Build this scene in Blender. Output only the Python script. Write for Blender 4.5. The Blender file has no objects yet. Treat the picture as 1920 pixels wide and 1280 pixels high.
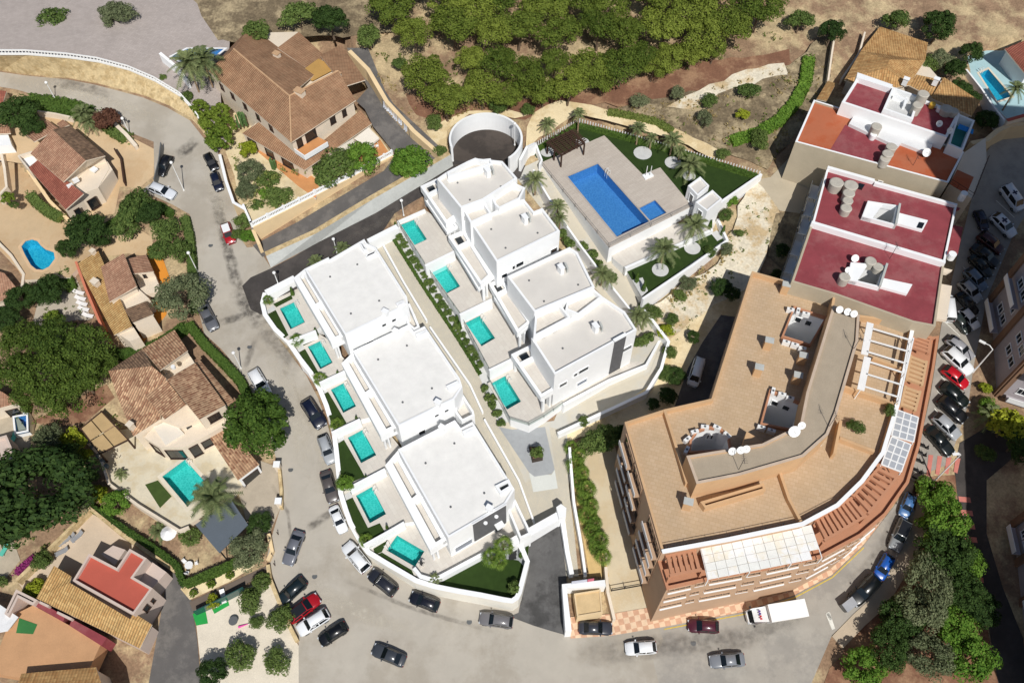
import bpy, bmesh, math, random
from mathutils import Vector, Matrix
from mathutils.geometry import tessellate_polygon
R = math.radians
SC = bpy.context.scene
COL = SC.collection
random.seed(7)

# ---------------------------------------------------------------- camera
F_PX, VN, H = 1600.0, 1050.0, 106.0          # focal length and nadir offset in photo pixels, height of the drone
TH = math.atan(VN / F_PX)                    # tilt away from straight down
CT, ST = math.cos(TH), math.sin(TH)
cam_d = bpy.data.cameras.new('camera')
cam_d.sensor_fit = 'HORIZONTAL'; cam_d.sensor_width = 36.0
cam_d.lens = 36.0 * F_PX / 1920.0
cam_d.clip_end = 3000
cam = bpy.data.objects.new('camera', cam_d); COL.objects.link(cam)
cam.location = (0, 0, H); cam.rotation_euler = (TH, 0, 0)
SC.camera = cam

# ---------------------------------------------------------------- sky and sun
SUN_EL, SUN_AZ = 49.5, 167.0                 # from the south south-east, shadows fall north and a little west
w = bpy.data.worlds.new('World'); SC.world = w; w.use_nodes = True
nt = w.node_tree; bg = nt.nodes['Background']
sky = nt.nodes.new('ShaderNodeTexSky'); sky.sky_type = 'NISHITA'; sky.sun_disc = False
sky.sun_elevation = R(SUN_EL); sky.sun_rotation = R(SUN_AZ)
nt.links.new(sky.outputs[0], bg.inputs[0]); bg.inputs[1].default_value = 0.062
sd = bpy.data.lights.new('sun', 'SUN'); sd.energy = 3.9; sd.angle = R(0.53); sd.color = (1, .97, .92)
so = bpy.data.objects.new('sun', sd); COL.objects.link(so)
so.rotation_euler = (R(90 - SUN_EL), 0, R(180 - SUN_AZ)); so.location = (0, 0, 150)
SC.view_settings.view_transform = 'Standard'; SC.view_settings.look = 'None'
SC.view_settings.exposure = 0.0; SC.view_settings.gamma = 1.0
SC.cycles.max_bounces = 6; SC.cycles.transparent_max_bounces = 8

# ---------------------------------------------------------------- pixel -> place
K = 0.2; Y0 = H * ST / CT                    # the hillside falls 20 % to the south
CAM = Vector((0, 0, H))
def ray(x, y):
    u = (x - 960) / F_PX; v = (y - 640) / F_PX
    return Vector((u, ST - v * CT, -CT - v * ST))
def G(x, y, z=0.0):
    d = ray(x, y); return CAM + d * ((H - z) / -d.z)
def T(x, y, dz=0.0):
    d = ray(x, y); t = (-K * Y0 + dz - H) / (d.z - K * d.y); return CAM + d * t
def th(p): return K * (p[1] - Y0)
def lin(c): return tuple(((v / 255) / 12.92 if v / 255 <= .04045 else ((v / 255 + .055) / 1.055) ** 2.4) for v in c)
def V3(p, z): return Vector((p[0], p[1], z))

# ---------------------------------------------------------------- materials
MATS = {}
def nodes(name):
    m = bpy.data.materials.new(name); m.use_nodes = True
    n = m.node_tree.nodes; l = m.node_tree.links
    return m, n, l, n['Principled BSDF']
def mixc(n, l, fac, a, b, mode='MIX'):
    x = n.new('ShaderNodeMix'); x.data_type = 'RGBA'; x.blend_type = mode
    for i, v in ((0, fac), (6, a), (7, b)):
        if hasattr(v, 'links') or hasattr(v, 'is_output'): l.new(v, x.inputs[i])
        else: x.inputs[i].default_value = v if i == 0 else (*v, 1)
    return x.outputs[2]
def mt(name, c, rough=.85, var=.12, scale=.6, c2=None, patch=None, bump=0., bscale=8., spec=.3, metal=0., fine=.06):
    """plain surface: base colour with broad stains, fine grain, optional patches of a second colour and bump"""
    if name in MATS: return MATS[name]
    m, n, l, b = nodes(name); c = lin(c)
    geo = n.new('ShaderNodeNewGeometry')
    t1 = n.new('ShaderNodeTexNoise'); t1.inputs['Scale'].default_value = scale; t1.inputs['Detail'].default_value = 6; t1.inputs['Roughness'].default_value = .65
    l.new(geo.outputs['Position'], t1.inputs['Vector'])
    r = n.new('ShaderNodeMapRange'); r.inputs[1].default_value = .3; r.inputs[2].default_value = .7; r.inputs[3].default_value = 1 - var; r.inputs[4].default_value = 1 + var * .6
    l.new(t1.outputs[0], r.inputs[0])
    t2 = n.new('ShaderNodeTexNoise'); t2.inputs['Scale'].default_value = bscale; t2.inputs['Detail'].default_value = 3
    l.new(geo.outputs['Position'], t2.inputs['Vector'])
    r2 = n.new('ShaderNodeMapRange'); r2.inputs[1].default_value = .25; r2.inputs[2].default_value = .75; r2.inputs[3].default_value = 1 - fine; r2.inputs[4].default_value = 1 + fine
    l.new(t2.outputs[0], r2.inputs[0])
    mu = n.new('ShaderNodeMath'); mu.operation = 'MULTIPLY'; l.new(r.outputs[0], mu.inputs[0]); l.new(r2.outputs[0], mu.inputs[1])
    base = c
    if c2 is not None:
        t3 = n.new('ShaderNodeTexNoise'); t3.inputs['Scale'].default_value = (patch or .15); t3.inputs['Detail'].default_value = 8; t3.inputs['Roughness'].default_value = .7
        l.new(geo.outputs['Position'], t3.inputs['Vector'])
        cr = n.new('ShaderNodeMapRange'); cr.inputs[1].default_value = .47; cr.inputs[2].default_value = .58
        l.new(t3.outputs[0], cr.inputs[0])
        base = mixc(n, l, cr.outputs[0], c, lin(c2))
    vm = n.new('ShaderNodeVectorMath'); vm.operation = 'SCALE'
    if isinstance(base, tuple): vm.inputs[0].default_value = base
    else: l.new(base, vm.inputs[0])
    l.new(mu.outputs[0], vm.inputs['Scale'])
    l.new(vm.outputs[0], b.inputs['Base Color'])
    b.inputs['Roughness'].default_value = rough; b.inputs['Specular IOR Level'].default_value = spec; b.inputs['Metallic'].default_value = metal
    if bump:
        bn = n.new('ShaderNodeBump'); bn.inputs['Strength'].default_value = bump; bn.inputs['Distance'].default_value = .05
        l.new(t2.outputs[0], bn.inputs['Height']); l.new(bn.outputs[0], b.inputs['Normal'])
    MATS[name] = m; return m
def rotpos(n, l, ang):
    geo = n.new('ShaderNodeNewGeometry'); mp = n.new('ShaderNodeMapping'); mp.vector_type = 'POINT'
    mp.inputs['Rotation'].default_value = (0, 0, -ang); l.new(geo.outputs['Position'], mp.inputs['Vector']); return mp.outputs[0]
def paver(name, c1, c2, joint, ang=0., w_=.6, h_=.3, mortar=.02, var=.12, rough=.8, offset=.5, patch=None):
    """paving laid in courses: the joints and the slab to slab variation"""
    if name in MATS: return MATS[name]
    m, n, l, b = nodes(name); pos = rotpos(n, l, ang)
    bt = n.new('ShaderNodeTexBrick'); bt.offset = offset
    for i, v in (('Color1', c1), ('Color2', c2), ('Mortar', joint)): bt.inputs[i].default_value = (*lin(v), 1)
    bt.inputs['Scale'].default_value = 1; bt.inputs['Mortar Size'].default_value = mortar
    bt.inputs['Brick Width'].default_value = w_; bt.inputs['Row Height'].default_value = h_; bt.inputs['Mortar Smooth'].default_value = .3
    l.new(pos, bt.inputs['Vector'])
    t1 = n.new('ShaderNodeTexNoise'); t1.inputs['Scale'].default_value = .35; t1.inputs['Detail'].default_value = 8; t1.inputs['Roughness'].default_value = .65; l.new(pos, t1.inputs['Vector'])
    r = n.new('ShaderNodeMapRange'); r.inputs[1].default_value = .3; r.inputs[2].default_value = .7; r.inputs[3].default_value = 1 - var; r.inputs[4].default_value = 1 + var * .7; l.new(t1.outputs[0], r.inputs[0])
    vm = n.new('ShaderNodeVectorMath'); vm.operation = 'SCALE'; l.new(bt.outputs[0], vm.inputs[0]); l.new(r.outputs[0], vm.inputs['Scale'])
    l.new(vm.outputs[0], b.inputs['Base Color']); b.inputs['Roughness'].default_value = rough; b.inputs['Specular IOR Level'].default_value = .25
    MATS[name] = m; return m
def tiles(name, ca, cb, ang, pitch=.3, course=.42, dark=.45, bump=.8):
    """barrel tiled roof: ridged rows running down the slope, each tile a little different"""
    key = '%s_%d' % (name, round(math.degrees(ang)))
    if key in MATS: return MATS[key]
    m, n, l, b = nodes(key); pos = rotpos(n, l, ang)
    sx = n.new('ShaderNodeSeparateXYZ'); l.new(pos, sx.inputs[0])
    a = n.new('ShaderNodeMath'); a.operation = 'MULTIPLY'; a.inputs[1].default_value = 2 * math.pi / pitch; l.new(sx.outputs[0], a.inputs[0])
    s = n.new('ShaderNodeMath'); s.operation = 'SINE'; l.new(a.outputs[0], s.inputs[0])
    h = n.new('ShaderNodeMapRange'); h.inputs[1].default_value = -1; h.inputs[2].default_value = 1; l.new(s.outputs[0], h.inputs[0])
    bt = n.new('ShaderNodeTexBrick'); bt.offset = 0
    bt.inputs['Color1'].default_value = (*lin(ca), 1); bt.inputs['Color2'].default_value = (*lin(cb), 1)
    bt.inputs['Mortar'].default_value = (*[v * .55 for v in lin(ca)], 1); bt.inputs['Scale'].default_value = 1
    bt.inputs['Mortar Size'].default_value = .02; bt.inputs['Brick Width'].default_value = pitch; bt.inputs['Row Height'].default_value = course
    l.new(pos, bt.inputs['Vector'])
    t1 = n.new('ShaderNodeTexNoise'); t1.inputs['Scale'].default_value = .5; t1.inputs['Detail'].default_value = 6; l.new(pos, t1.inputs['Vector'])
    r = n.new('ShaderNodeMapRange'); r.inputs[1].default_value = .3; r.inputs[2].default_value = .7; r.inputs[3].default_value = .78; r.inputs[4].default_value = 1.12; l.new(t1.outputs[0], r.inputs[0])
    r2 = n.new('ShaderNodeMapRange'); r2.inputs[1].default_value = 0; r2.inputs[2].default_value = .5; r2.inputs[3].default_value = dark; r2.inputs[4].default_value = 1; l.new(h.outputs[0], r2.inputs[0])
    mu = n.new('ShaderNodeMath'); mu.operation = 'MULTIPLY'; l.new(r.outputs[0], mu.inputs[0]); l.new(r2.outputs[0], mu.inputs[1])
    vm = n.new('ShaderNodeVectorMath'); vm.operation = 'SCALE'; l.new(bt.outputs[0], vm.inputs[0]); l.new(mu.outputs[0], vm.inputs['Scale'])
    l.new(vm.outputs[0], b.inputs['Base Color']); b.inputs['Roughness'].default_value = .9; b.inputs['Specular IOR Level'].default_value = .2
    bn = n.new('ShaderNodeBump'); bn.inputs['Strength'].default_value = bump; bn.inputs['Distance'].default_value = .07; l.new(h.outputs[0], bn.inputs['Height']); l.new(bn.outputs[0], b.inputs['Normal'])
    MATS[key] = m; return m
def leaf(name, c1, c2, trans=.25, obj=.35):
    """foliage: every leaf clump its own shade between two greens"""
    m, n, l, b = nodes(name)
    geo = n.new('ShaderNodeNewGeometry'); oi = n.new('ShaderNodeObjectInfo')
    ad = n.new('ShaderNodeMath'); ad.operation = 'MULTIPLY_ADD'; ad.inputs[1].default_value = obj; l.new(oi.outputs['Random'], ad.inputs[0])
    sc = n.new('ShaderNodeMath'); sc.operation = 'MULTIPLY'; sc.inputs[1].default_value = 1 - obj; l.new(geo.outputs['Random Per Island'], sc.inputs[0]); l.new(sc.outputs[0], ad.inputs[2])
    col = mixc(n, l, ad.outputs[0], lin(c1), lin(c2)); l.new(col, b.inputs['Base Color'])
    b.inputs['Roughness'].default_value = .75; b.inputs['Specular IOR Level'].default_value = .2
    tr = n.new('ShaderNodeBsdfTranslucent'); l.new(col, tr.inputs[0])
    mx = n.new('ShaderNodeMixShader'); mx.inputs[0].default_value = trans; l.new(b.outputs[0], mx.inputs[1]); l.new(tr.outputs[0], mx.inputs[2])
    l.new(mx.outputs[0], n['Material Output'].inputs[0]); MATS[name] = m; return m
def water(name, tint, ripple=.25, rs=1.6):
    m, n, l, b = nodes(name); n.remove(b)
    geo = n.new('ShaderNodeNewGeometry'); t = n.new('ShaderNodeTexNoise'); t.inputs['Scale'].default_value = rs; t.inputs['Detail'].default_value = 4; l.new(geo.outputs['Position'], t.inputs['Vector'])
    bn = n.new('ShaderNodeBump'); bn.inputs['Strength'].default_value = ripple; bn.inputs['Distance'].default_value = .1; l.new(t.outputs[0], bn.inputs['Height'])
    tr = n.new('ShaderNodeBsdfTransparent'); tr.inputs[0].default_value = (*tint, 1)
    gl = n.new('ShaderNodeBsdfGlossy'); gl.inputs['Roughness'].default_value = .04; l.new(bn.outputs[0], gl.inputs['Normal'])
    fr = n.new('ShaderNodeFresnel'); fr.inputs[0].default_value = 1.24; l.new(bn.outputs[0], fr.inputs['Normal'])
    mx = n.new('ShaderNodeMixShader'); l.new(fr.outputs[0], mx.inputs[0]); l.new(tr.outputs[0], mx.inputs[1]); l.new(gl.outputs[0], mx.inputs[2])
    l.new(mx.outputs[0], n['Material Output'].inputs[0]); MATS[name] = m; return m
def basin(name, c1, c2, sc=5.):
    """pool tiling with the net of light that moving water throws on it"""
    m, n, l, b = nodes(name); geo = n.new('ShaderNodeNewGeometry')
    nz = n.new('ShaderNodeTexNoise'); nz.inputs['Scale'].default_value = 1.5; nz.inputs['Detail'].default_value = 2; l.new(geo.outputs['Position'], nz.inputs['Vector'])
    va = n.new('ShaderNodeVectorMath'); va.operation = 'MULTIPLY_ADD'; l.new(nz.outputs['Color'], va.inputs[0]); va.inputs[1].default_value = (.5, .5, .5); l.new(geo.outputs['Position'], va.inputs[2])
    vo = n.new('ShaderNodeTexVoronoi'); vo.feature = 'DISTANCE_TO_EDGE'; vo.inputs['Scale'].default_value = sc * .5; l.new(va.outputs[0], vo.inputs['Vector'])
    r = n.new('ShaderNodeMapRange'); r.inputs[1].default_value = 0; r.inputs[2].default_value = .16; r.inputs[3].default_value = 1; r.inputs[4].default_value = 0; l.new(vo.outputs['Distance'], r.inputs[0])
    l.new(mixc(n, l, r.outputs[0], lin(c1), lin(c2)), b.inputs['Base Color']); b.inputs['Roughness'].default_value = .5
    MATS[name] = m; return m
def glass(name, c=(28, 34, 38), rough=.06):
    if name in MATS: return MATS[name]
    m, n, l, b = nodes(name); b.inputs['Base Color'].default_value = (*lin(c), 1); b.inputs['Roughness'].default_value = rough; b.inputs['Specular IOR Level'].default_value = .7
    MATS[name] = m; return m

WHITE = mt('white_render', (241, 242, 242), .8, .035, .5, bscale=14, fine=.015)
WROOF = mt('white_roof_gravel', (234, 232, 227), .95, .07, .7, bump=.5, bscale=22, fine=.05)
VROOF = mt('pale_roof_screed', (214, 209, 201), .95, .06, .35, bump=.3, bscale=16, fine=.035)
STONE = paver('terrace_stone', (212, 206, 196), (206, 199, 189), (190, 183, 172), R(-58), .9, .6, .012, .05)
ASPH = mt('worn_street_asphalt', (176, 169, 157), .95, .09, .28, c2=(164, 156, 143), patch=.09, bump=.2, bscale=18, fine=.05)
DASPH = mt('new_dark_asphalt', (66, 62, 60), .9, .16, .5, c2=(78, 73, 70), patch=.2, bump=.2, bscale=18, fine=.06)
GASPH = mt('grey_drive_asphalt', (98, 95, 93), .92, .14, .5, c2=(112, 108, 104), patch=.25, bump=.2, bscale=16, fine=.06)
RASPH = mt('grey_street_asphalt', (164, 158, 148), .93, .12, .35, c2=(150, 145, 137), patch=.2, bump=.2, bscale=16)
EARTH = mt('dry_hillside_earth', (146, 120, 96), 1, .3, .5, c2=(186, 166, 130), patch=.12, bump=1., bscale=3.5, fine=.24)
REDEARTH = mt('reddish_bare_earth', (128, 92, 72), 1, .25, .4, c2=(150, 118, 92), patch=.2, bump=.6, bscale=4, fine=.15)
SAND = mt('pale_sandy_ground', (226, 208, 170), 1, .14, .4, c2=(206, 184, 142), patch=.22, bump=.5, bscale=5, fine=.08)
CHALK = mt('white_chalky_ground', (222, 212, 190), 1, .2, .6, c2=(188, 166, 130), patch=.3, bump=.8, bscale=3, fine=.16)
SCRUB = mt('dry_scrub_ground', (120, 106, 84), 1, .4, .7, c2=(164, 148, 118), patch=.25, bump=1., bscale=3, fine=.28)
LAWN = mt('artificial_grass', (46, 66, 24), 1, .2, .9, bump=.4, bscale=40, fine=.18)
TURF = mt('clipped_grass', (66, 84, 38), 1, .2, 1., bump=.4, bscale=30, fine=.2)
GRAVELW = mt('pale_gravel', (204, 204, 202), 1, .08, 1.5, bump=.5, bscale=30, fine=.1)
GRAVELG = mt('grey_gravel', (160, 163, 165), 1, .08, 1.5, bump=.5, bscale=30, fine=.1)
PATIO = mt('tan_concrete_patio', (204, 178, 142), .95, .12, .4, c2=(190, 162, 126), patch=.2, fine=.05)
LANE = mt('lane_paving', (198, 190, 172), .9, .06, .4, c2=(188, 186, 178), patch=.1, bscale=14, fine=.04)
TANWALL = mt('tan_render_wall', (226, 200, 158), .9, .1, .4, fine=.04)
ROCKW = mt('tan_stone_wall', (206, 184, 142), 1, .22, 1.2, c2=(184, 160, 118), patch=.9, bump=1., bscale=3, fine=.14)
CONC = mt('bare_concrete', (184, 186, 182), .95, .1, .5, bscale=3, fine=.06)
BEIGEW = mt('cream_house_wall', (224, 210, 190), .9, .06, .5)
PINKW = mt('pink_grey_wall', (206, 188, 176), .9, .06, .5)
GREYW = mt('dark_grey_cladding', (98, 98, 100), .8, .12, 1.5, fine=.08)
OCHW = mt('ochre_facade', (188, 158, 131), .9, .06, .4)
OCHP = mt('orange_ochre_parapet', (204, 168, 128), .9, .08, .5)
BEIGEC = mt('beige_cement_wall', (182, 170, 148), .95, .1, .3, fine=.04)
MAROON = mt('maroon_roof_coat', (142, 66, 72), .85, .16, .5, c2=(150, 86, 88), patch=.2, fine=.06)
TERRA = mt('orange_roof_coat', (184, 108, 76), .85, .1, .4, c2=(176, 92, 58), patch=.2, fine=.04)
SALMON = mt('salmon_roof_coat', (184, 92, 76), .85, .08, .4, fine=.04)
TERRAP = mt('terracotta_terrace', (190, 137, 106), .85, .08, .4, fine=.05)
OCHT = paver('ochre_roof_tiles', (196, 171, 141), (190, 164, 132), (181, 154, 121), R(-17), .66, .5, .03, .08)
OCHT2 = paver('ochre_roof_tiles_turned', (196, 160, 118), (188, 150, 108), (172, 134, 94), R(8), .66, .5, .03, .08)
GRROOF = mt('grey_brown_gravel_roof', (172, 158, 138), 1, .1, .5, bump=.6, bscale=12, fine=.12)
DKWOOD = mt('dark_brown_timber', (70, 50, 40), .8, .2, 2)
METALW = mt('white_painted_metal', (236, 236, 234), .5, .03, 1)
METALG = mt('grey_metal', (120, 122, 122), .5, .1, 1, metal=.4)
METALD = mt('dark_metal', (48, 48, 50), .5, .1, 1)
TANKM = mt('fibre_cement_tank', (186, 180, 168), .9, .15, 1)
LINEW = mt('white_road_paint', (220, 218, 208), .8, .15, 2)
LINEY = mt('yellow_road_paint', (212, 186, 84), .8, .2, 2)
PINKP = mt('red_crossing_paint', (196, 122, 110), .85, .15, 1)
GLASSD = glass('dark_window_glass'); GLASSB = glass('bluish_window_glass', (110, 120, 135), .2)
WATT = water('turquoise_pool_water', (.60, .95, .93)); WATB = water('blue_pool_water', (.78, .9, .97), .18)
BAST = basin('turquoise_mosaic', (78, 188, 184), (116, 212, 208)); BASB = basin('blue_mosaic', (74, 134, 190), (92, 152, 204)); BASC = basin('cyan_mosaic', (48, 160, 200), (84, 188, 220))

# ---------------------------------------------------------------- objects
ORG = {}
def thing(name, label, cat, loc, group=None, rz=0.):
    o = bpy.data.objects.new(name, None); COL.objects.link(o); o.location = loc; o.rotation_euler = (0, 0, rz); o.empty_display_size = .3
    o['label'] = label; o['category'] = cat
    if group: o['group'] = group
    ORG[o.name] = Vector(loc); return o
def tag(o, label, cat, group=None):
    o['label'] = label; o['category'] = cat
    if group: o['group'] = group
    return o
def ccw(P): return sum(P[i - 1][0] * P[i][1] - P[i][0] * P[i - 1][1] for i in range(len(P))) > 0
def inset(P, d):
    P = [Vector((p[0], p[1])) for p in P]; s = 1 if ccw(P) else -1; n = len(P); out = []
    for i in range(n):
        a = (P[i] - P[i - 1]).normalized(); b = (P[(i + 1) % n] - P[i]).normalized()
        na = Vector((-a.y, a.x)) * s; nb = Vector((-b.y, b.x)) * s
        m = (na + nb); m = m / max(.35, m.length_squared / 2) if m.length > .05 else na
        out.append(P[i] + m * d)
    return out
def tess(loops):
    tr = tessellate_polygon([[Vector((p[0], p[1], 0)) for p in L] for L in loops]); return tr
class MB:
    def __init__(s): s.v = []; s.f = []; s.m = []
    def add(s, vs, fs, m=0):
        k = len(s.v); s.v += [tuple(p) for p in vs]; s.f += [tuple(i + k for i in f) for f in fs]; s.m += [m] * len(fs); return s
    def poly(s, pts, m=0, holes=()):
        if not holes and len(pts) <= 4: return s.add(pts, [tuple(range(len(pts)))], m)
        al = list(pts)
        for h in holes: al += list(h)
        return s.add(al, tess([pts] + list(holes)), m)
    def prism(s, P, z0, z1, m=0, mt_=None, top=True, bottom=False):
        n = len(P); z0 = z0 if isinstance(z0, (list, tuple)) else [z0] * n; z1 = z1 if isinstance(z1, (list, tuple)) else [z1] * n
        if not ccw(P): P = P[::-1]; z0 = z0[::-1]; z1 = z1[::-1]
        b = [V3(P[i], z0[i]) for i in range(n)]; t = [V3(P[i], z1[i]) for i in range(n)]
        s.add(b + t, [(i, (i + 1) % n, n + (i + 1) % n, n + i) for i in range(n)], m)
        if top: s.poly(t, m if mt_ is None else mt_)
        if bottom: s.poly(b[::-1], m)
        return s
    def ring(s, P, Q, z0, z1, m=0):
        """upstand between outline P and inner outline Q"""
        n = len(P)
        z0 = z0 if isinstance(z0, (list, tuple)) else [z0] * n; z1 = z1 if isinstance(z1, (list, tuple)) else [z1] * n
        vs = [V3(P[i], z0[i]) for i in range(n)] + [V3(P[i], z1[i]) for i in range(n)] + [V3(Q[i], z1[i]) for i in range(n)] + [V3(Q[i], z0[i]) for i in range(n)]
        fs = []
        for i in range(n):
            j = (i + 1) % n
            fs += [(i, j, n + j, n + i), (n + i, n + j, 2 * n + j, 2 * n + i), (2 * n + i, 2 * n + j, 3 * n + j, 3 * n + i)]
        return s.add(vs, fs, m)
    def wall(s, pts, t, zb, m=0):
        """thick wall under a line of top points; zb a number, a list or a drop below the top (callable)"""
        n = len(pts); L = []; Rr = []
        for i in range(n):
            a = (pts[i] - pts[max(0, i - 1)]).xy; b = (pts[min(n - 1, i + 1)] - pts[i]).xy
            d = (a.normalized() if a.length > 1e-6 else b.normalized()) + (b.normalized() if b.length > 1e-6 else a.normalized())
            d.normalize(); nn = Vector((-d.y, d.x)) * t / 2
            L.append(pts[i].xy + nn); Rr.append(pts[i].xy - nn)
        for i in range(n - 1):
            za = [zb(pts[i]), zb(pts[i + 1])] if callable(zb) else ([zb[i], zb[i + 1]] if isinstance(zb, (list, tuple)) else [zb, zb])
            P = [L[i], Rr[i], Rr[i + 1], L[i + 1]]; zt = [pts[i].z, pts[i].z, pts[i + 1].z, pts[i + 1].z]; zz = [za[0], za[0], za[1], za[1]]
            s.prism(P, zz, zt, m)
        return s
    def box(s, c, sz, rz=0., m=0, tilt=None):
        M = Matrix.Translation(c) @ Matrix.Rotation(rz, 4, 'Z')
        if tilt is not None: M = M @ tilt
        x, y, z = sz[0] / 2, sz[1] / 2, sz[2] / 2
        vs = [M @ Vector(p) for p in ((-x, -y, -z), (x, -y, -z), (x, y, -z), (-x, y, -z), (-x, -y, z), (x, -y, z), (x, y, z), (-x, y, z))]
        return s.add(vs, [(3, 2, 1, 0), (4, 5, 6, 7), (0, 1, 5, 4), (1, 2, 6, 5), (2, 3, 7, 6), (3, 0, 4, 7)], m)
    def cyl(s, c, r0, r1, h, n=12, m=0, top=True):
        c = Vector(c); k = [(math.cos(2 * math.pi * i / n), math.sin(2 * math.pi * i / n)) for i in range(n)]
        vs = [c + Vector((a * r0, b * r0, 0)) for a, b in k] + [c + Vector((a * r1, b * r1, h)) for a, b in k]
        fs = [(i, (i + 1) % n, n + (i + 1) % n, n + i) for i in range(n)]
        if top: fs.append(tuple(range(n, 2 * n)))
        return s.add(vs, fs, m)
    def tube(s, p, q, r, n=6, m=0, r2=None):
        p, q = Vector(p), Vector(q); d = (q - p); L = d.length
        if L < 1e-5: return s
        M = d.to_track_quat('Z', 'Y').to_matrix(); r2 = r if r2 is None else r2
        k = [(math.cos(2 * math.pi * i / n), math.sin(2 * math.pi * i / n)) for i in range(n)]
        vs = [p + M @ Vector((a * r, b * r, 0)) for a, b in k] + [q + M @ Vector((a * r2, b * r2, 0)) for a, b in k]
        return s.add(vs, [(i, (i + 1) % n, n + (i + 1) % n, n + i) for i in range(n)] + [tuple(range(n - 1, -1, -1)), tuple(range(n, 2 * n))], m)
    def ball(s, c, r, n=8, m=0, sq=(1, 1, 1)):
        c = Vector(c); vs = []; fs = []
        for j in range(n // 2 + 1):
            a = math.pi * j / (n // 2)
            for i in range(n):
                b = 2 * math.pi * i / n; vs.append(c + Vector((r * sq[0] * math.sin(a) * math.cos(b), r * sq[1] * math.sin(a) * math.sin(b), r * sq[2] * math.cos(a))))
        for j in range(n // 2):
            for i in range(n): fs.append((j * n + i, j * n + (i + 1) % n, (j + 1) * n + (i + 1) % n, (j + 1) * n + i))
        return s.add(vs, fs, m)
    def mesh(s, name, mats, smooth=False, off=Vector((0, 0, 0))):
        me = bpy.data.meshes.new(name); me.from_pydata([Vector(p) - off for p in s.v], [], s.f)
        for m in (mats if isinstance(mats, (list, tuple)) else [mats]): me.materials.append(m)
        if any(s.m): me.polygons.foreach_set('material_index', s.m)
        if smooth: me.polygons.foreach_set('use_smooth', [True] * len(s.f))
        me.update(); return me
    def build(s, name, mats, parent=None, smooth=False, kind=None):
        if parent is None:
            n = len(s.v); off = Vector((sum(p[0] for p in s.v) / n, sum(p[1] for p in s.v) / n, min(p[2] for p in s.v)))
        else: off = ORG[parent.name]
        o = bpy.data.objects.new(name, s.mesh(name, mats, smooth, off)); COL.objects.link(o)
        if parent is None: o.location = off
        else: o.parent = parent
        ORG[o.name] = off
        if kind: o['kind'] = kind
        return o
def px(P, z): return [G(x, y, z) for x, y in P]
def pt(P, dz=0.): return [T(x, y, dz) for x, y in P]
def mid(P): return sum((Vector(p) for p in P), Vector((0, 0, 0))) / len(P)
def wobble(P, amp, step=2.):
    out = []
    for i in range(len(P)):
        a, b = P[i], P[(i + 1) % len(P)]; n = max(1, int((b - a).length / step))
        for k in range(n):
            q = a.lerp(b, k / n)
            if k: q = q + Vector((random.uniform(-amp, amp), random.uniform(-amp, amp), 0))
            out.append(V3(q, th(q) + (a.z - th(a))))
    return out
def sheet(name, P, dz, mat, wob=0., kind='structure', holes=()):
    P = pt(P, dz)
    if wob: P = wobble(P, wob)
    return MB().poly(P, 0, [pt(h, dz) for h in holes]).build(name, mat, kind=kind)
def copy_tree(o, loc=None, rz=None, sc=None, parent=None):
    c = o.copy(); COL.objects.link(c); c.parent = parent
    if loc is not None: c.location = loc
    if rz is not None: c.rotation_euler = (0, 0, rz)
    if sc is not None: c.scale = sc if hasattr(sc, '__len__') else (sc, sc, sc)
    for ch in o.children: copy_tree(ch, parent=c)
    return c
def ordinal(i): return ['first', 'second', 'third', 'fourth', 'fifth', 'sixth', 'seventh', 'eighth', 'ninth', 'tenth', 'eleventh', 'twelfth', 'thirteenth', 'fourteenth', 'fifteenth', 'sixteenth', 'seventeenth', 'eighteenth', 'nineteenth', 'twentieth'][i]

# ================================================================ THE SETTING
UNIT_Z = [1.3, .2, -.9, -2.1, -3.3, -4.4]
UPOOL = [[(524.5, 578.3), (551.9, 565.8), (571.9, 604), (544.8, 617.3)], [(577, 649.7), (601, 638.8), (623.8, 679.7), (600.6, 691.9)],
         [(620.2, 730.2), (644.4, 717.7), (667.8, 761.4), (643.6, 773.9)], [(652, 820), (679.4, 805.5), (705.6, 852.8), (677, 868)],
         [(667.3, 928.9), (697.3, 912.2), (723.9, 963.3), (693.4, 980.5)], [(724.8, 1031.1), (744.4, 1003), (795.9, 1033), (778, 1061.9)]]
UPLOT = [[(494, 566), (500, 553), (553, 526), (604, 608), (591, 621), (543, 641), (520, 622), (500, 596)],
         [(543, 641), (591, 621), (612, 634), (659, 688), (645, 697), (599, 719), (565, 687)],
         [(599, 719), (645, 697), (665, 715), (708, 778), (674, 787), (622, 812), (612, 775)],
         [(622, 812), (674, 787), (712, 790), (760, 850), (722, 880), (655, 915), (637, 905), (631, 850)],
         [(639, 924), (655, 915), (722, 880), (745, 880), (795, 975), (758, 980), (727, 998), (682, 1023), (660, 986)],
         [(682, 1023), (727, 998), (758, 980), (795, 975), (838, 1026), (946, 965), (992, 1000), (992, 1010), (905, 1041), (828, 1080), (812, 1087), (789, 1082), (722, 1054), (691, 1035)]]
VPOOL = [[(751.4, 421.2), (776.5, 411.9), (800.6, 448.9), (777.3, 459.7)], [(809.6, 510), (836.5, 496.7), (862.8, 537), (838, 550)],
         [(872.5, 605), (899.4, 591.5), (928.5, 634), (903, 649)], [(919, 719.5), (947, 704.5), (977, 752.6), (950.7, 767.6)]]
V_Z = [4.6, 3.1, 1.5, -.4]
VPLOT = [[(746, 417), (797, 394), (870, 440), (850, 471), (797, 498)], [(797, 499), (850, 471), (880, 470), (935, 530), (921, 562), (862, 590)],
         [(862, 591), (921, 562), (960, 570), (1000, 640), (971, 668), (917, 694)], [(916, 710), (920, 695), (971, 668), (1020, 660), (1075, 735), (1055, 757), (1020, 781), (992, 797), (957, 786)]]
DECK_Z, LAWN_Z = 6.2, 6.3
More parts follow.
